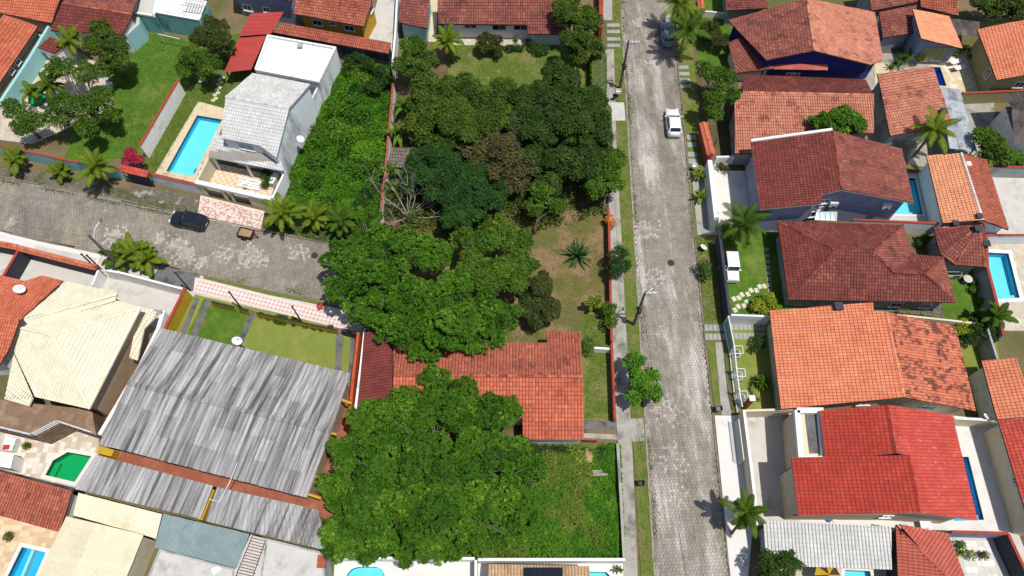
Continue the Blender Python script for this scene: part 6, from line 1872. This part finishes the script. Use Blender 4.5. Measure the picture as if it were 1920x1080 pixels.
def car(label, px, py, rz, L, W, H, paint, boxy=False, cat='car', name='parked_car'):
    c = P(px, py, .8)
    o = thing(name, label, cat, (c.x, c.y, .03), rz=rz)
    hw = W / 2
    if boxy:
        st = [(.5, .82, .35, .85), (.47, .9, .3, .95), (.2, .92, .3, 1.02), (.16, .94, .3, 1.04), (-.46, .94, .3, 1.04), (-.5, .9, .35, 1.0)]
        cab = dict(b0=.17, b1=-.49, r0=.10, r1=-.48, zb=1.03, wb=.92, wr=.86)
    else:
        st = [(.5, .62, .34, .58), (.475, .82, .26, .70), (.42, .93, .22, .79), (.30, .98, .2, .88), (.17, 1.0, .2, .96), (-.1, 1.0, .2, .98), (-.38, .99, .2, 1.0), (-.46, .93, .25, .97), (-.5, .80, .34, .88)]
        cab = dict(b0=.20, b1=-.47, r0=.02, r1=-.36, zb=.95, wb=.93, wr=.74)
    V = []; Fc = []
    for x, w, z0, z1 in st:
        y = w * hw; zm = z0 + (z1 - z0) * .62
        V += [(x * L, -y * .9, z0), (x * L, -y, z0 + .12), (x * L, -y, zm), (x * L, -y * .9, z1 - .02), (x * L, -y * .5, z1 + .02), (x * L, y * .5, z1 + .02), (x * L, y * .9, z1 - .02), (x * L, y, zm), (x * L, y, z0 + .12), (x * L, y * .9, z0)]
    n = 10
    for i in range(len(st) - 1):
        for k in range(n):
            k2 = (k + 1) % n
            Fc.append((i * n + k, i * n + k2, (i + 1) * n + k2, (i + 1) * n + k))
    Fc.append(tuple(range(n))[::-1]); Fc.append(tuple((len(st) - 1) * n + k for k in range(n)))
    pymesh('body', V, Fc, paint, o, smooth=not boxy, local=True)
    b0, b1, r0, r1 = (cab[k] * L for k in ('b0', 'b1', 'r0', 'r1'))
    wb, wr, zb = cab['wb'] * hw, cab['wr'] * hw, cab['zb']
    B = [Vector((b0, -wb, zb)), Vector((b0, wb, zb)), Vector((b1, wb, zb)), Vector((b1, -wb, zb))]
    T = [Vector((r0, -wr, H)), Vector((r0, wr, H)), Vector((r1, wr, H)), Vector((r1, -wr, H))]
    mb = MB()
    # roof shell with rounded shoulders and pillars
    T2 = [Vector((r0 - .12, -wr + .14, H + .05)), Vector((r0 - .12, wr - .14, H + .05)), Vector((r1 + .12, wr - .14, H + .05)), Vector((r1 + .12, -wr + .14, H + .05))]
    mb.add(B + T + T2, [(0, 1, 5, 4), (1, 2, 6, 5), (2, 3, 7, 6), (3, 0, 4, 7), (4, 5, 9, 8), (5, 6, 10, 9), (6, 7, 11, 10), (7, 4, 8, 11), (8, 9, 10, 11)])
    mb.build('cabin', paint, o, local=True)
    def pane(nm, a, b, c_, d, s0, s1, t0, t1):
        q = [a, b, c_, d]      # a,b bottom  c,d top
        def at(s, t): return (a * (1 - s) + b * s) * (1 - t) + (d * (1 - s) + c_ * s) * t
        nn = (b - a).cross(d - a).normalized() * .012
        pymesh(nm, [at(s0, t0) + nn, at(s1, t0) + nn, at(s1, t1) + nn, at(s0, t1) + nn], [(0, 1, 2, 3)], 'glass', o, local=True)
    pane('windscreen', B[0], B[1], T[1], T[0], .06, .94, .06, .92)
    pane('rear_window', B[2], B[3], T[3], T[2], .08, .92, .3, .92)
    for A_, B_, C_, D_ in ((B[1], B[2], T[2], T[1]), (B[3], B[0], T[0], T[3])):
        pane('side_window', A_, B_, C_, D_, .08, .47, .2, .9); pane('side_window', A_, B_, C_, D_, .52, .9, .2, .9)
    for x in (.31, -.30):
        for s in (-1, 1):
            w = thing('wheel', '', '', (x * L, s * (hw - .08), .3)); w.parent = o
            for k in ('label', 'category'):
                if k in w: del w[k]
            V = []; Fc = []; m = 14
            def cyl(r, y0, y1):
                return [(r * math.cos(6.2832 * k / m), y, r * math.sin(6.2832 * k / m)) for y in (y0, y1) for k in range(m)], [(k, (k + 1) % m, m + (k + 1) % m, m + k) for k in range(m)] + [tuple(range(m)), tuple(range(m, 2 * m))[::-1]]
            pymesh('tyre', *cyl(.31, -.1, .1), 'rubber', w, local=True)
            pymesh('rim', *cyl(.2, -.108, .108), 'metal_grey', w, local=True)
    for s in (-1, 1):
        MB().box((L * .478, s * hw * .66, .6), .14, .34, .14).build('headlight', 'lamp_white', o, local=True)
        MB().box((-L * .478, s * hw * .7, .74), .1, .24, .2).build('tail_light', 'lamp_red', o, local=True)
        MB().box((L * .14, s * (hw + .06), .95), .12, .2, .14).build('wing_mirror', paint, o, local=True)
    MB().box((-L * .497, 0, .5), .03, .5, .13).build('number_plate', 'plastic_white', o, local=True)
    return o
hr = heading((1330, 700), (1290, 330))
car('white hatchback parked on street beside tangled tree', 1263, 228, hr, 3.95, 1.72, 1.47, 'paint_white')
car('black compact car parked on lane before tiled drive', 353, 412, heading((493, 434), (327, 399)), 4.1, 1.75, 1.55, 'paint_black')
car('grey-blue car hidden under twin palms', 1252, 62, hr, 3.9, 1.7, 1.45, 'paint_blue')
j = car('small boxy white off-road car on front lawn by dark wall', 1372, 502, heading((1350, 440), (1369, 592)), 3.1, 1.45, 1.65, 'paint_white', boxy=True)
MB().box((.1, -1.05, .5), .06, .75, .75).build('open_door', 'paint_white', j, local=True)
# hand trailer with sand
t = P(461, 438, .5); rz = heading((387, 411), (493, 434))
o = thing('trailer', 'small rusty two-wheeled trailer loaded with sand on lane', 'trailer', (t.x, t.y, .03), rz=rz)
mb = MB().box((0, 0, .42), 1.55, 1.0, .08)
for (x, y, sx, sy) in ((0, .5, 1.6, .06), (0, -.5, 1.6, .06), (.78, 0, .06, 1.0), (-.78, 0, .06, 1.0)): mb.box((x, y, .42), sx, sy, .35)
mb.build('bed', 'rail_rust', o, local=True)
pymesh('sand_load', [(-.74, -.46, .6), (.74, -.46, .6), (.74, .46, .6), (-.74, .46, .6), (-.3, -.1, .78), (.35, .1, .74)], [(0, 1, 5, 4), (1, 2, 5), (2, 3, 4, 5), (3, 0, 4)], 'sand', o, local=True)
for s in (-1, 1):
    V = [(.28 * math.cos(6.2832 * k / 12) - .1, s * .6 + y, .28 + .28 * math.sin(6.2832 * k / 12)) for y in (-.08, .08) for k in range(12)]
    pymesh('wheel', V, [(k, (k + 1) % 12, 12 + (k + 1) % 12, 12 + k) for k in range(12)] + [tuple(range(12)), tuple(range(12, 24))[::-1]], 'rubber', o, local=True)
MB().bar((.75, 0, .45), (1.5, 0, .3), .06).bar((.75, .35, .45), (1.4, 0, .32), .05).bar((.75, -.35, .45), (1.4, 0, .32), .05).build('drawbar', 'rail_rust', o, local=True)

# ---------------------------------------------------------------- poles, posts, cables
def pole(label, px, py, h, arm=True, r=.15, trafo=True, m='pole_conc', armdir=0.0, lamp=None, name='utility_pole', cat='utility pole'):
    b = P(px, py, 0)
    o = thing(name, label, cat, b)
    MB().tube([(0, 0, 0), (0, 0, h * .5), (0, 0, h)], [r * 1.15, r * .95, r * .7], 10).build('shaft', m, o, local=True)
    if arm:
        d = Vector((math.cos(armdir), math.sin(armdir), 0))
        a = MB().bar(d * -.35 + Vector((0, 0, h - .25)), d * 1.25 + Vector((0, 0, h - .25)), .12)
        a.bar(d * .1 + Vector((0, 0, h - .8)), d * .75 + Vector((0, 0, h - .3)), .05)
        ao = a.build('crossarm', 'metal_white', o, local=True)
        for s in (-.25, .3, .75, 1.15):
            MB().lathe(tuple(d * s + Vector((0, 0, h - .19))), [(.05, 0), (.07, .06), (.04, .12), (.06, .18), (.02, .22)], 8).build('insulator', 'plastic_white', ao, local=True)
    if trafo:
        MB().lathe((.0, -.28, h * .5 - .3), [(.16, 0), (.2, .05), (.2, .5), (.16, .56)], 10).build('junction_box', 'metal_dark', o, local=True)
        MB().box((0, 0, h * .5 - .05), .5, .5, .1).build('clamp', 'metal_dark', o, local=True)
    if lamp:
        e = Vector(lamp)
        l = MB().tube([Vector((0, 0, h - .9)), Vector((0, 0, h - .9)) * .5 + e * .5 + Vector((0, 0, .35)), e], .045, 6).build('lamp_arm', 'metal_white', o, local=True)
        MB().box((e.x, e.y, e.z - .06), .16, .38, .1).build('lamp_head', 'metal_grey', l, local=True)
    return o, b
pA, bA = pole('utility pole beside footway near top with white crossarm', 1162, 166, 7.8)
pB, bB = pole('utility pole beside small footway tree lower on street', 1188, 609, 7.6, lamp=(.9, .6, 7.2))
pC, bC = pole('street pole rising out of palm clump beside lane', 232, 508, 7.4, arm=False, trafo=False, lamp=(.9, 1.6, 7.6))
k = 0
for (tx, ty, hh, lab) in ((153, 477, 3.0, 'left of two dark posts at end of orange coping'), (163, 479, 3.0, 'right of two dark posts at end of orange coping'), (329, 512, 4.0, 'dark post at corner of yellow garden wall'), (430, 548, 3.8, 'dark post over yellow wall left of gate'), (548, 575, 3.8, 'dark post over middle of long yellow wall')):
    p = P(tx, ty, hh)
    o = thing('post', lab, 'post', (p.x, p.y, 0), 'dark posts along lane walls')
    MB().tube([(0, 0, 0), (0, 0, hh)], [.085, .07], 8).build('shaft', 'metal_dark', o, local=True)
    MB().box((0, 0, hh), .2, .2, .06).build('post_cap', 'metal_dark', o, local=True)
p = P(1340, 268, 2.6)
pole('thin dark post leaning out of orange tile coping', 1330, 296, 3.6, arm=False, trafo=False, r=.06, m='metal_dark', name='post', cat='post')
def cable(label, a, b, sag=.5, r=.007):
    a, b = Vector(a), Vector(b)
    pts = [a + (b - a) * (i / 14) - Vector((0, 0, sag * 4 * (i / 14) * (1 - i / 14))) for i in range(15)]
    o = MB().tube(pts, r, 4, cap=False).build('overhead_cable', 'cable')
    tag(o, label, 'cable', 'overhead street cables')
step = bB - bA
for k, (dx, dz, lb) in enumerate(((-.25, -.05, 'innermost'), (.3, -.05, 'second'), (.75, -.05, 'third'), (1.15, -.05, 'outermost'), (.0, -2.2, 'lower thick'))):
    r_ = .007 if k < 4 else .016
    A_ = bA + Vector((dx, 0, 7.8 + dz)); B_ = bB + Vector((dx, 0, 7.6 + dz))
    cable(lb + ' overhead cable between two street utility poles', A_, B_, .6, r_)
    cable(lb + ' overhead cable running on below lower utility pole', B_, B_ + Vector((2.5, -34, 0)), .6, r_)
    cable(lb + ' overhead cable running up beyond top utility pole', A_, A_ + Vector((-2.2, 34, 0)), .6, r_)
cable('service cable from lower pole across road to orange house', bB + Vector((0, 0, 7.0)), P(1450, 590, 3.4), .5)
cable('service cable from top pole across road to ribbed roof house', bA + Vector((0, 0, 7.0)), P(1392, 160, 3.6), .5)
cable('service cable from lane pole along dark posts', bC + Vector((0, 0, 7.0)), P(-80, 390, 6.5), .6)
# ---------------------------------------------------------------- street things
def boxpost(label, px, py, w, h, zt, m, name='waste_basket', cat='bin'):
    p = P(px, py, zt)
    o = thing(name, label, cat, (p.x, p.y, 0))
    MB().tube([(0, 0, 0), (0, 0, zt - h)], .035, 6).build('stand', 'metal_dark', o, local=True)
    MB().box((0, 0, zt - h), w, w * .8, .05).build('basket_floor', m, o, local=True)
    mb = MB()
    for sx, sy, lx, ly in ((0, .4, w, .04), (0, -.4, w, .04), (.48, 0, .04, w * .8), (-.48, 0, .04, w * .8)):
        mb.box((sx * w, sy * w, zt - h + .05), lx, ly, h)
    mb.build('basket_side', m, o, local=True)
boxpost('white meter box beside upper utility pole', 1160, 170, .6, .35, 1.1, 'plastic_white', 'meter_box', 'meter box')
boxpost('black waste basket beside upper utility pole', 1153, 179, .42, .4, .9, 'metal_dark')
boxpost('dark waste basket on lower left verge', 1203, 905, .55, .4, .9, 'metal_dark')
boxpost('white box on stand beside potted-size palms', 1303, 310, .55, .3, 1.0, 'plastic_white', 'meter_box', 'meter box')
boxpost('pale box on stand beside forecourt corner', 1349, 765, .6, .35, 1.0, 'metal_grey', 'meter_box', 'meter box')
def manhole(label, px, py):
    p = P(px, py, .06)
    o = thing('manhole_cover', label, 'manhole cover', (p.x, p.y, .04))
    MB().lathe((0, 0, 0), [(.42, 0), (.42, .03), (.36, .035), (.36, .03)], 18).build('ring', 'metal_grey', o, local=True)
    mb = MB().lathe((0, 0, .01), [(.35, 0), (.35, .025)], 18)
    for k in range(5): mb.box((-.24 + k * .12, 0, .03), .04, .5, .015)
    mb.build('lid', 'rail_rust', o, local=True)
manhole('round manhole cover near lane end', 590, 479)
manhole('round manhole cover in long street', 1258, 493)
def dish(label, px, py, z, r=.45, az=.6, base=None):
    p = P(px, py, z)
    o = thing('satellite_dish', label, 'satellite dish', p - Vector((0, 0, .5)))
    V = []; Fc = []; n = 14
    prof = [(0, 0), (.35, .02), (.7, .08), (1.0, .17)]
    rot = Matrix.Rotation(az, 3, 'Z') @ Matrix.Rotation(.5, 3, 'Y')
    for q, z_ in prof:
        for k in range(n):
            t_ = 6.2832 * k / n; V.append(rot @ Vector((r * q * math.cos(t_), r * q * math.sin(t_), r * z_)) + Vector((0, 0, .5)))
    for i in range(3):
        for k in range(n): Fc.append((i * n + k, i * n + (k + 1) % n, (i + 1) * n + (k + 1) % n, (i + 1) * n + k))
    pymesh('reflector', V, Fc, 'plastic_white', o, smooth=True, local=True)
    MB().tube([(0, 0, -.05), (0, 0, .5)], .03, 6).build('mast', 'metal_grey', o, local=True)
    f = rot @ Vector((0, 0, r * .8)) + Vector((0, 0, .5))
    MB().tube([rot @ Vector((r * .9, 0, r * .15)) + Vector((0, 0, .5)), f], .015, 5).box(tuple(f), .08, .08, .08).build('feed_arm', 'metal_grey', o, local=True)
dish('white satellite dish on burnt orange roof', 36, 543, 4.2, .55)
dish('white satellite dish at top edge of corrugated workshop roof', 444, 640, 3.7, .5)
dish('white satellite dish on tall stained wall over weedy lot', 563, 261, 3.2, .45, 0)
dish('white dish lying on grass verge by dark wall', 1319, 464, .6, .4)
dish('small white dish beside white wall behind red roof', 1849, 781, 2.4, .3)
# thatched hut
tilemat('t_thatch', S(120, 110, 98), S(96, 88, 80), S(140, 130, 116), None, dirt=.3)
House('hut', 'small hut with grey weathered thatch roof among bananas', {'a': (734, 276, 2.5), 'b': (785, 278, 2.5), 'c': (783, 318, 2.0), 'd': (727, 312, 2.0)}, [('abcd', 't_thatch', 'fine')], 'abcd', 'w_white', over=.3, cat='hut')
# loungers
def lounger(label, px, py, rz):
    p = P(px, py, .3); o = thing('sun_lounger', label, 'sun lounger', (p.x, p.y, .06), rz=rz)
    MB().box((.1, 0, .28), 1.3, .62, .08).build('seat', 'plastic_white', o, local=True)
    MB().add([(-.55, -.31, .3), (-.55, .31, .3), (-1.1, .31, .62), (-1.1, -.31, .62), (-.55, -.31, .36), (-.55, .31, .36), (-1.1, .31, .68), (-1.1, -.31, .68)], [(0, 1, 2, 3), (7, 6, 5, 4), (0, 4, 5, 1), (2, 6, 7, 3), (1, 5, 6, 2), (3, 7, 4, 0)]).build('backrest', 'plastic_white', o, local=True)
    for x in (-.5, .65):
        for s in (-.26, .26): MB().box((x, s, 0), .07, .07, .29).build('leg', 'plastic_white', o, local=True)
lounger('upper white sun lounger on stone pool deck', 1792, 116, .35)
lounger('lower white sun lounger on stone pool deck', 1800, 127, .35)
# red plastic chair
p = P(601, 577, .3); o = thing('chair', 'red plastic chair on pink tiled footway', 'chair', (p.x, p.y, .135), rz=.4)
MB().box((0, 0, .42), .46, .46, .05).build('seat', 'plastic_red', o, local=True)
MB().box((0, .23, .45), .46, .05, .42).build('backrest', 'plastic_red', o, local=True)
for x in (-.2, .2):
    for y in (-.2, .2): MB().box((x, y, 0), .05, .05, .43).build('leg', 'plastic_red', o, local=True)
    MB().box((x * 1.1, 0, .62), .05, .44, .04).build('armrest', 'plastic_red', o, local=True)
# stacked roof tiles in the court
o = thing('tile_stack', 'rows of stacked white roof tiles drying in tiled court', 'tile stack', P(468, 342, 0))
me = None; e0 = P(452, 335, .1); ex = (P(492, 344, .1) - e0) / 9; ey = (P(449, 349, .1) - e0) / 3
for i in range(9):
    for jj in range(4):
        q = e0 + ex * i + ey * jj - o.location
        if me is None:
            V, Fc = boxm((0, 0, 0), .30, .26, .25); me = bpy.data.meshes.new('roof_tile'); me.from_pydata(V, [], Fc); me.materials.append(MATS['w_white'])
        s_ = bpy.data.objects.new('roof_tile', me); COL.objects.link(s_); s_.parent = o
        s_.location = (q.x + R.uniform(-.03, .03), q.y + R.uniform(-.03, .03), .075); s_.rotation_euler = (0, 0, -.2 + R.uniform(-.12, .12)); s_.scale.z = R.uniform(.7, 1.2)
o = thing('paint_bucket', 'orange tub beside stacked white tiles', 'tub', P(462, 353, 0)); MB().lathe((0, 0, .08), [(.22, 0), (.28, .3), (.25, .3), (.2, .06)], 12).build('tub', 'w_orange', o, local=True)
o = thing('storage_chest', 'white upright chest at right wall of tiled court', 'chest', P(517, 343, 0), rz=-.35)
MB().box((0, 0, .08), .6, 1.5, .85).build('chest_body', 'w_cream', o, local=True); MB().box((0, 0, .93), .64, 1.54, .08).build('lid', 'w_clean', o, local=True)
# reinforcing bars
o = thing('rebar_stack', 'ladder-like stack of rusty reinforcing bars on concrete roof', 'rebar', P(468, 1042, 0)); o.location.z = 2.8
a0, a1, b0, b1 = P(474, 1003, 2.95), P(499, 1010, 2.95), P(440, 1085, 2.95), P(470, 1092, 2.95)
for k in range(16):
    t_ = k / 15
    MB().bar(a0 + (b0 - a0) * t_, a1 + (b1 - a1) * t_ + Vector((R.uniform(-.1, .2), 0, 0)), .05).build('bar', 'rail_rust', o)
MB().bar(a0, b0, .05).build('long_bar', 'rail_rust', o); MB().bar(a1, b1, .05).build('long_bar', 'rail_rust', o)
hq = thing('concrete_slab', 'pale concrete slab carrying reinforcing bars', 'slab', P(468, 1045, 0))
block(hq, [(470, 1002), (500, 1009), (480, 1140), (430, 1140), (440, 1068)], 2.8, 'w_grey', 'conc_lt')
p = P(405, 1068, 2.8); o = thing('board', 'loose white board lying on unfinished concrete roof', 'board', (p.x, p.y, 2.73), rz=.7)
MB().box((0, 0, 0), .75, .55, .06).build('panel', 'plastic_white', o, local=True)
# fence of the broad orange house
o = thing('front_fence', 'white open railing fence with glass top beside paved footway', 'fence', P(1375, 660, 0))
fp = [(1366, 594), (1377, 650), (1381, 690), (1386, 730), (1392, 763)]
fw = [P(a, b, 2.0) for a, b in fp]
for i in range(4):
    a, b = fw[i], fw[i + 1]
    MB().bar(a, b, .09).build('top_rail', 'metal_white', o); MB().bar(a - Vector((0, 0, 1.7)), b - Vector((0, 0, 1.7)), .09).build('bottom_rail', 'metal_white', o)
    if i == 0:
        pymesh('glass_pane', [a, b, b - Vector((0, 0, 1.7)), a - Vector((0, 0, 1.7))], [(0, 1, 2, 3)], 'glass_lt', o)
    else:
        n = 9
        for k in range(n):
            q = a + (b - a) * (k / n); MB().bar(q, q - Vector((0, 0, 1.7)), .04).build('baluster', 'metal_white', o)
    MB().box((a.x, a.y, 0), .16, .16, 2.05).build('fence_post', 'metal_white', o)
for k, (x, y) in enumerate(((1382, 655), (1386, 698), (1391, 740))):
    a = P(x, y, 1.6); q = thing('flower_planter', ('upper', 'middle', 'lower')[k] + ' white square planter frame behind open railing fence', 'planter', (a.x + .2, a.y, 0), 'white planter frames')
    mb = MB()
    for z in (.5, 1.5):
        for c0, c1 in (((-.4, -.4), (.4, -.4)), ((.4, -.4), (.4, .4)), ((.4, .4), (-.4, .4)), ((-.4, .4), (-.4, -.4))): mb.bar((*c0, z), (*c1, z), .06)
    for c0 in ((-.4, -.4), (.4, -.4), (.4, .4), (-.4, .4)): mb.bar((*c0, 0), (*c0, 1.5), .06)
    mb.build('frame', 'metal_white', q, local=True)
    MB().box((0, 0, 0), .6, .6, .45).build('planter_box', 'conc', q, local=True)
p = P(1411, 746, 3.0); o = thing('gate_pillar', 'brown brick gate pillar with white cap between lawn and forecourt', 'pillar', (p.x, p.y, 0))
MB().box((0, 0, 0), .42, .42, 2.85).build('shaft', 'w_brick', o, local=True); MB().box((0, 0, 2.85), .55, .55, .12).build('cap', 'w_clean', o, local=True)
o = thing('gate', 'white barred gate in front wall of broad forecourt', 'gate', P(1394, 820, 0))
a, b = P(1390, 786, 1.9), P(1400, 862, 1.9)
for k in range(18):
    q = a + (b - a) * (k / 17); MB().bar(q - Vector((.25, 0, 0)), q - Vector((.25, 0, 1.8)), .05).build('gate_bar', 'metal_white', o)
for z in (0, -1.7): MB().bar(a - Vector((.25, 0, -z)), b - Vector((.25, 0, -z)), .07).build('gate_rail', 'metal_white', o)
# goal frame on the lawn, ball, pool float, logs, parasol
o = thing('goal_frame', 'white goal frame leaning against turquoise rear wall', 'goal', P(325, 82, 0))
MB().bar(P(297, 64, 1.6), P(307, 79, 0.05), .1).bar(P(336, 73, 1.6), P(342, 86, .05), .1).bar(P(297, 64, 1.6), P(336, 73, 1.6), .08).build('frame', 'metal_white', o)
def ball(label, px, py, r, m, name='ball', z0=0.0):
    p = P(px, py, r + z0); o = thing(name, label, name.replace('_', ' '), (p.x, p.y, z0))
    MB().lathe((0, 0, 0), [(r * math.sin(math.pi * k / 8) + .001, r - r * math.cos(math.pi * k / 8)) for k in range(9)], 14).build('shell', m, o, smooth=True, local=True)
ball('pale blue ball on grass below dense tree', 376, 152, .28, 'w_turq_lt')
p = P(372, 321, .1); o = thing('pool_float', 'blue round float in corner of long turquoise pool', 'float', (p.x, p.y, -.1))
MB().lathe((0, 0, 0), [(.28, .05), (.5, 0), (.56, .1), (.5, .2), (.28, .15), (.27, .08)], 18).build('ring', 'plastic_blue', o, smooth=True, local=True)
for k, (x, y, rz_) in enumerate(((1112, 886, .1), (1122, 890, -.1), (1118, 893, .05))):
    p = P(x, y, .1); o = thing('log', ('left', 'upper', 'lower')[k] + ' bleached log lying in overgrown lot', 'log', (p.x, p.y, .05), 'bleached logs')
    o.rotation_euler.z = rz_
    MB().tube([(-.9, 0, .5), (0, .03, .52), (.8, -.02, .5)], [.13, .12, .09], 8).build('stem', 'wood_dead', o, local=True)
p = P(1100, 858, 0); o = thing('earth_heap', 'heap of dry brown earth beside central house corner', 'heap', (p.x, p.y, 0))
MB().lathe((0, 0, 0), [(1.0, 0), (.85, .25), (.5, .5), (.15, .62), (.02, .64)], 14).build('heap_body', 'sand', o, smooth=True, local=True)
p = P(1553, 1078, 2.0); o = thing('parasol', 'yellow and brown parasol on patio at bottom right', 'parasol', (p.x, p.y, .07))
MB().tube([(0, 0, 0), (0, 0, 2.0)], .03, 6).build('pole', 'metal_white', o, local=True)
for k in range(8):
    t0, t1 = 6.2832 * k / 8, 6.2832 * (k + 1) / 8
    pymesh('canopy_panel', [(0, 0, 2.1), (1.1 * math.cos(t0), 1.1 * math.sin(t0), 1.75), (1.1 * math.cos(t1), 1.1 * math.sin(t1), 1.75)], [(0, 1, 2)], 'w_yellow' if k % 2 else 'wood_dark', o, local=True)
p = P(1428, 1090, 0)
# dividing beam in the corner pool
a, b = P(62, 1031, -.2), P(28, 1112, -.2)
o = thing('pool_divider', 'white dividing ledge inside deep blue corner pool', 'pool ledge', ((a.x + b.x) / 2, (a.y + b.y) / 2, -1.3))
MB().bar(a - Vector((0, 0, .5)), b - Vector((0, 0, .5)), .25, 1.0).build('ledge', 'w_clean', o)
# downpipe and cable on the workshop
o = thing('water_pipe', 'thin white water pipe crossing terracotta passage', 'pipe', P(440, 880, 0)); o.location.z = 3.0
MB().tube([P(445, 868, 3.9), P(430, 905, 3.5), P(412, 941, 3.0), P(392, 936, 2.9)], .04, 6).build('pipe_run', 'metal_white', o)
# planted bed on the white terrace
o = thing('planter_bed', 'low planted bed at top of white terrace', 'planter', P(1370, 318, 0))
MB().prism(P2([(1346, 306), (1398, 306), (1400, 322), (1348, 322)], .3), .1, .3).build('bed_wall', 'w_white', o); MB().prism(P2([(1348, 308), (1396, 308), (1398, 320), (1350, 320)], .34), .3, .34).build('bed_soil', 'g_litter', o)
# ---------------------------------------------------------------- yard clutter
mat('clay', S(168, 96, 66), S(150, 82, 56), 3)
mat('cloth_blue', S(70, 110, 180), S(60, 98, 168), 4)
def pot(label, px, py, r=.22, m='l_mid', h=.4, z=.0, leaf=.16):
    p = P(px, py, z); o = thing('potted_plant', label, 'potted plant', (p.x, p.y, z), 'potted plants in yards')
    MB().lathe((0, 0, .05), [(r * .7, 0), (r, h), (r * .85, h), (r * .8, h - .05)], 12).build('pot', 'clay', o, local=True)
    Q, V = crown_leaves([((p.x, p.y, z + h + r * .9), r * 1.5)], 160, leaf, .45, inner=.3)
    npmesh('foliage', Q, 4, m, o, V)
pot('potted plant by small olive double door', 1790, 105, .25)
pot('potted plant at foot of brown wall near loungers', 1830, 130, .22, 'l_bright')
pot('potted plant in shade near end of stone pool deck', 1832, 150, .22)
pot('potted plant between gazebo and hipped roof', 1728, 452, .3, 'l_mid')
pot('larger potted plant in court behind hipped roof', 1722, 462, .3, 'l_dark')
pot('potted shrub beside dark wall of small lawn by gazebo', 1822, 535, .25, 'l_mid')
pot('second potted shrub by grey wall near gazebo lawn', 1820, 548, .25, 'l_bright')
pot('potted shrub at end of gazebo lawn', 1834, 568, .25, 'l_lime')
pot('potted plant on veranda floor of white-walled house', 1868 - 900, 78, .22)
pot('potted plant at left of pale patio at bottom right', 1796, 1024, .25, 'l_bright')
pot('potted plant near middle of pale patio at bottom right', 1838, 1042, .25, 'l_olive')
pot('potted plant beside deep blue corner pool', 22, 1008, .25)
pot('potted plant on pale stone deck beside green pool', 56, 838, .22)
pot('potted plant beside white chest in tiled court', 500, 352, .28, 'l_dark')
p = P(1790, 514, .9); o = thing('drying_rack', 'drying rack with blue cloths beside gazebo', 'drying rack', (p.x, p.y, .07))
mb = MB()
for s in (-.8, .8): mb.bar((s, -.3, 0), (s, .2, .95), .04).bar((s, .3, 0), (s, -.2, .95), .04)
mb.bar((-.8, .2, .95), (.8, .2, .95), .03).bar((-.8, -.2, .95), (.8, -.2, .95), .03).build('frame', 'metal_white', o, local=True)
for k, (x, w) in enumerate(((-.45, .5), (.3, .6))):
    MB().box((x, -.2, .45), w, .04, .5).build('cloth', 'cloth_blue' if k else 'plastic_white', o, local=True)
p = P(1815, 523, .75); o = thing('round_table', 'small round pale table beside gazebo lawn', 'table', (p.x, p.y, .07))
MB().lathe((0, 0, .68), [(.45, 0), (.47, .03), (.45, .06)], 18).build('tabletop', 'conc_lt', o, local=True); MB().lathe((0, 0, 0), [(.25, 0), (.08, .1), (.07, .68)], 10).build('pedestal', 'conc', o, local=True)
def tbl(label, px, py, w, d, h, m, name='table', z=.07, rz=0):
    p = P(px, py, h); o = thing(name, label, name.replace('_', ' '), (p.x, p.y, z), rz=rz)
    MB().box((0, 0, h - .06), w, d, .06).build('tabletop', m, o, local=True)
    for a in (-1, 1):
        for b in (-1, 1): MB().box((a * (w / 2 - .06), b * (d / 2 - .06), 0), .06, .06, h - .06).build('leg', m, o, local=True)
tbl('white table beside vivid red house near pink roof', 1735, 981, 1.0, .8, .75, 'plastic_white')
tbl('white table at upper left patio under open tree', 128, 176, 1.2, .8, .75, 'plastic_white', rz=.4)
tbl('white bench on upper left patio near white wall', 200, 160, 1.4, .5, .45, 'plastic_white', 'bench', rz=.5)
p = P(1553, 972, .2); o = thing('laundry_pile', 'blue and white laundry pile behind vivid red house', 'laundry', (p.x, p.y, .08))
MB().lathe((0, 0, 0), [(.35, 0), (.3, .12), (.12, .2), (.02, .22)], 9).build('blue_cloth', 'cloth_blue', o, smooth=True, local=True)
MB().lathe((.55, -.05, 0), [(.3, 0), (.26, .1), (.1, .16), (.02, .18)], 9).build('white_cloth', 'plastic_white', o, smooth=True, local=True)
acunit(1905, 860, 1.6, 'upper white air conditioner on cream wall at right edge', 1.45)
acunit(1909, 874, 1.6, 'lower white air conditioner on cream wall at right edge', 1.45)
o = thing('shed_box', 'white storage shed on pale stone deck at left edge', 'shed', centre([(14, 858)]))
block(o, [(-8, 846), (26, 853), (20, 878), (-14, 872)], 1.8, 'w_white', 'conc_white', .06)
o = thing('barbecue_counter', 'white counter with red lid on pale stone deck at left edge', 'counter', centre([(22, 832)]))
MB().prism(P2([(10, 818), (30, 822), (22, 846), (4, 842)], .95), .07, .95).build('counter_body', 'w_white', o); p = P(11, 838, 1.1); MB().box((p.x, p.y, .95), .5, .4, .2).build('grill_lid', 'plastic_red', o)
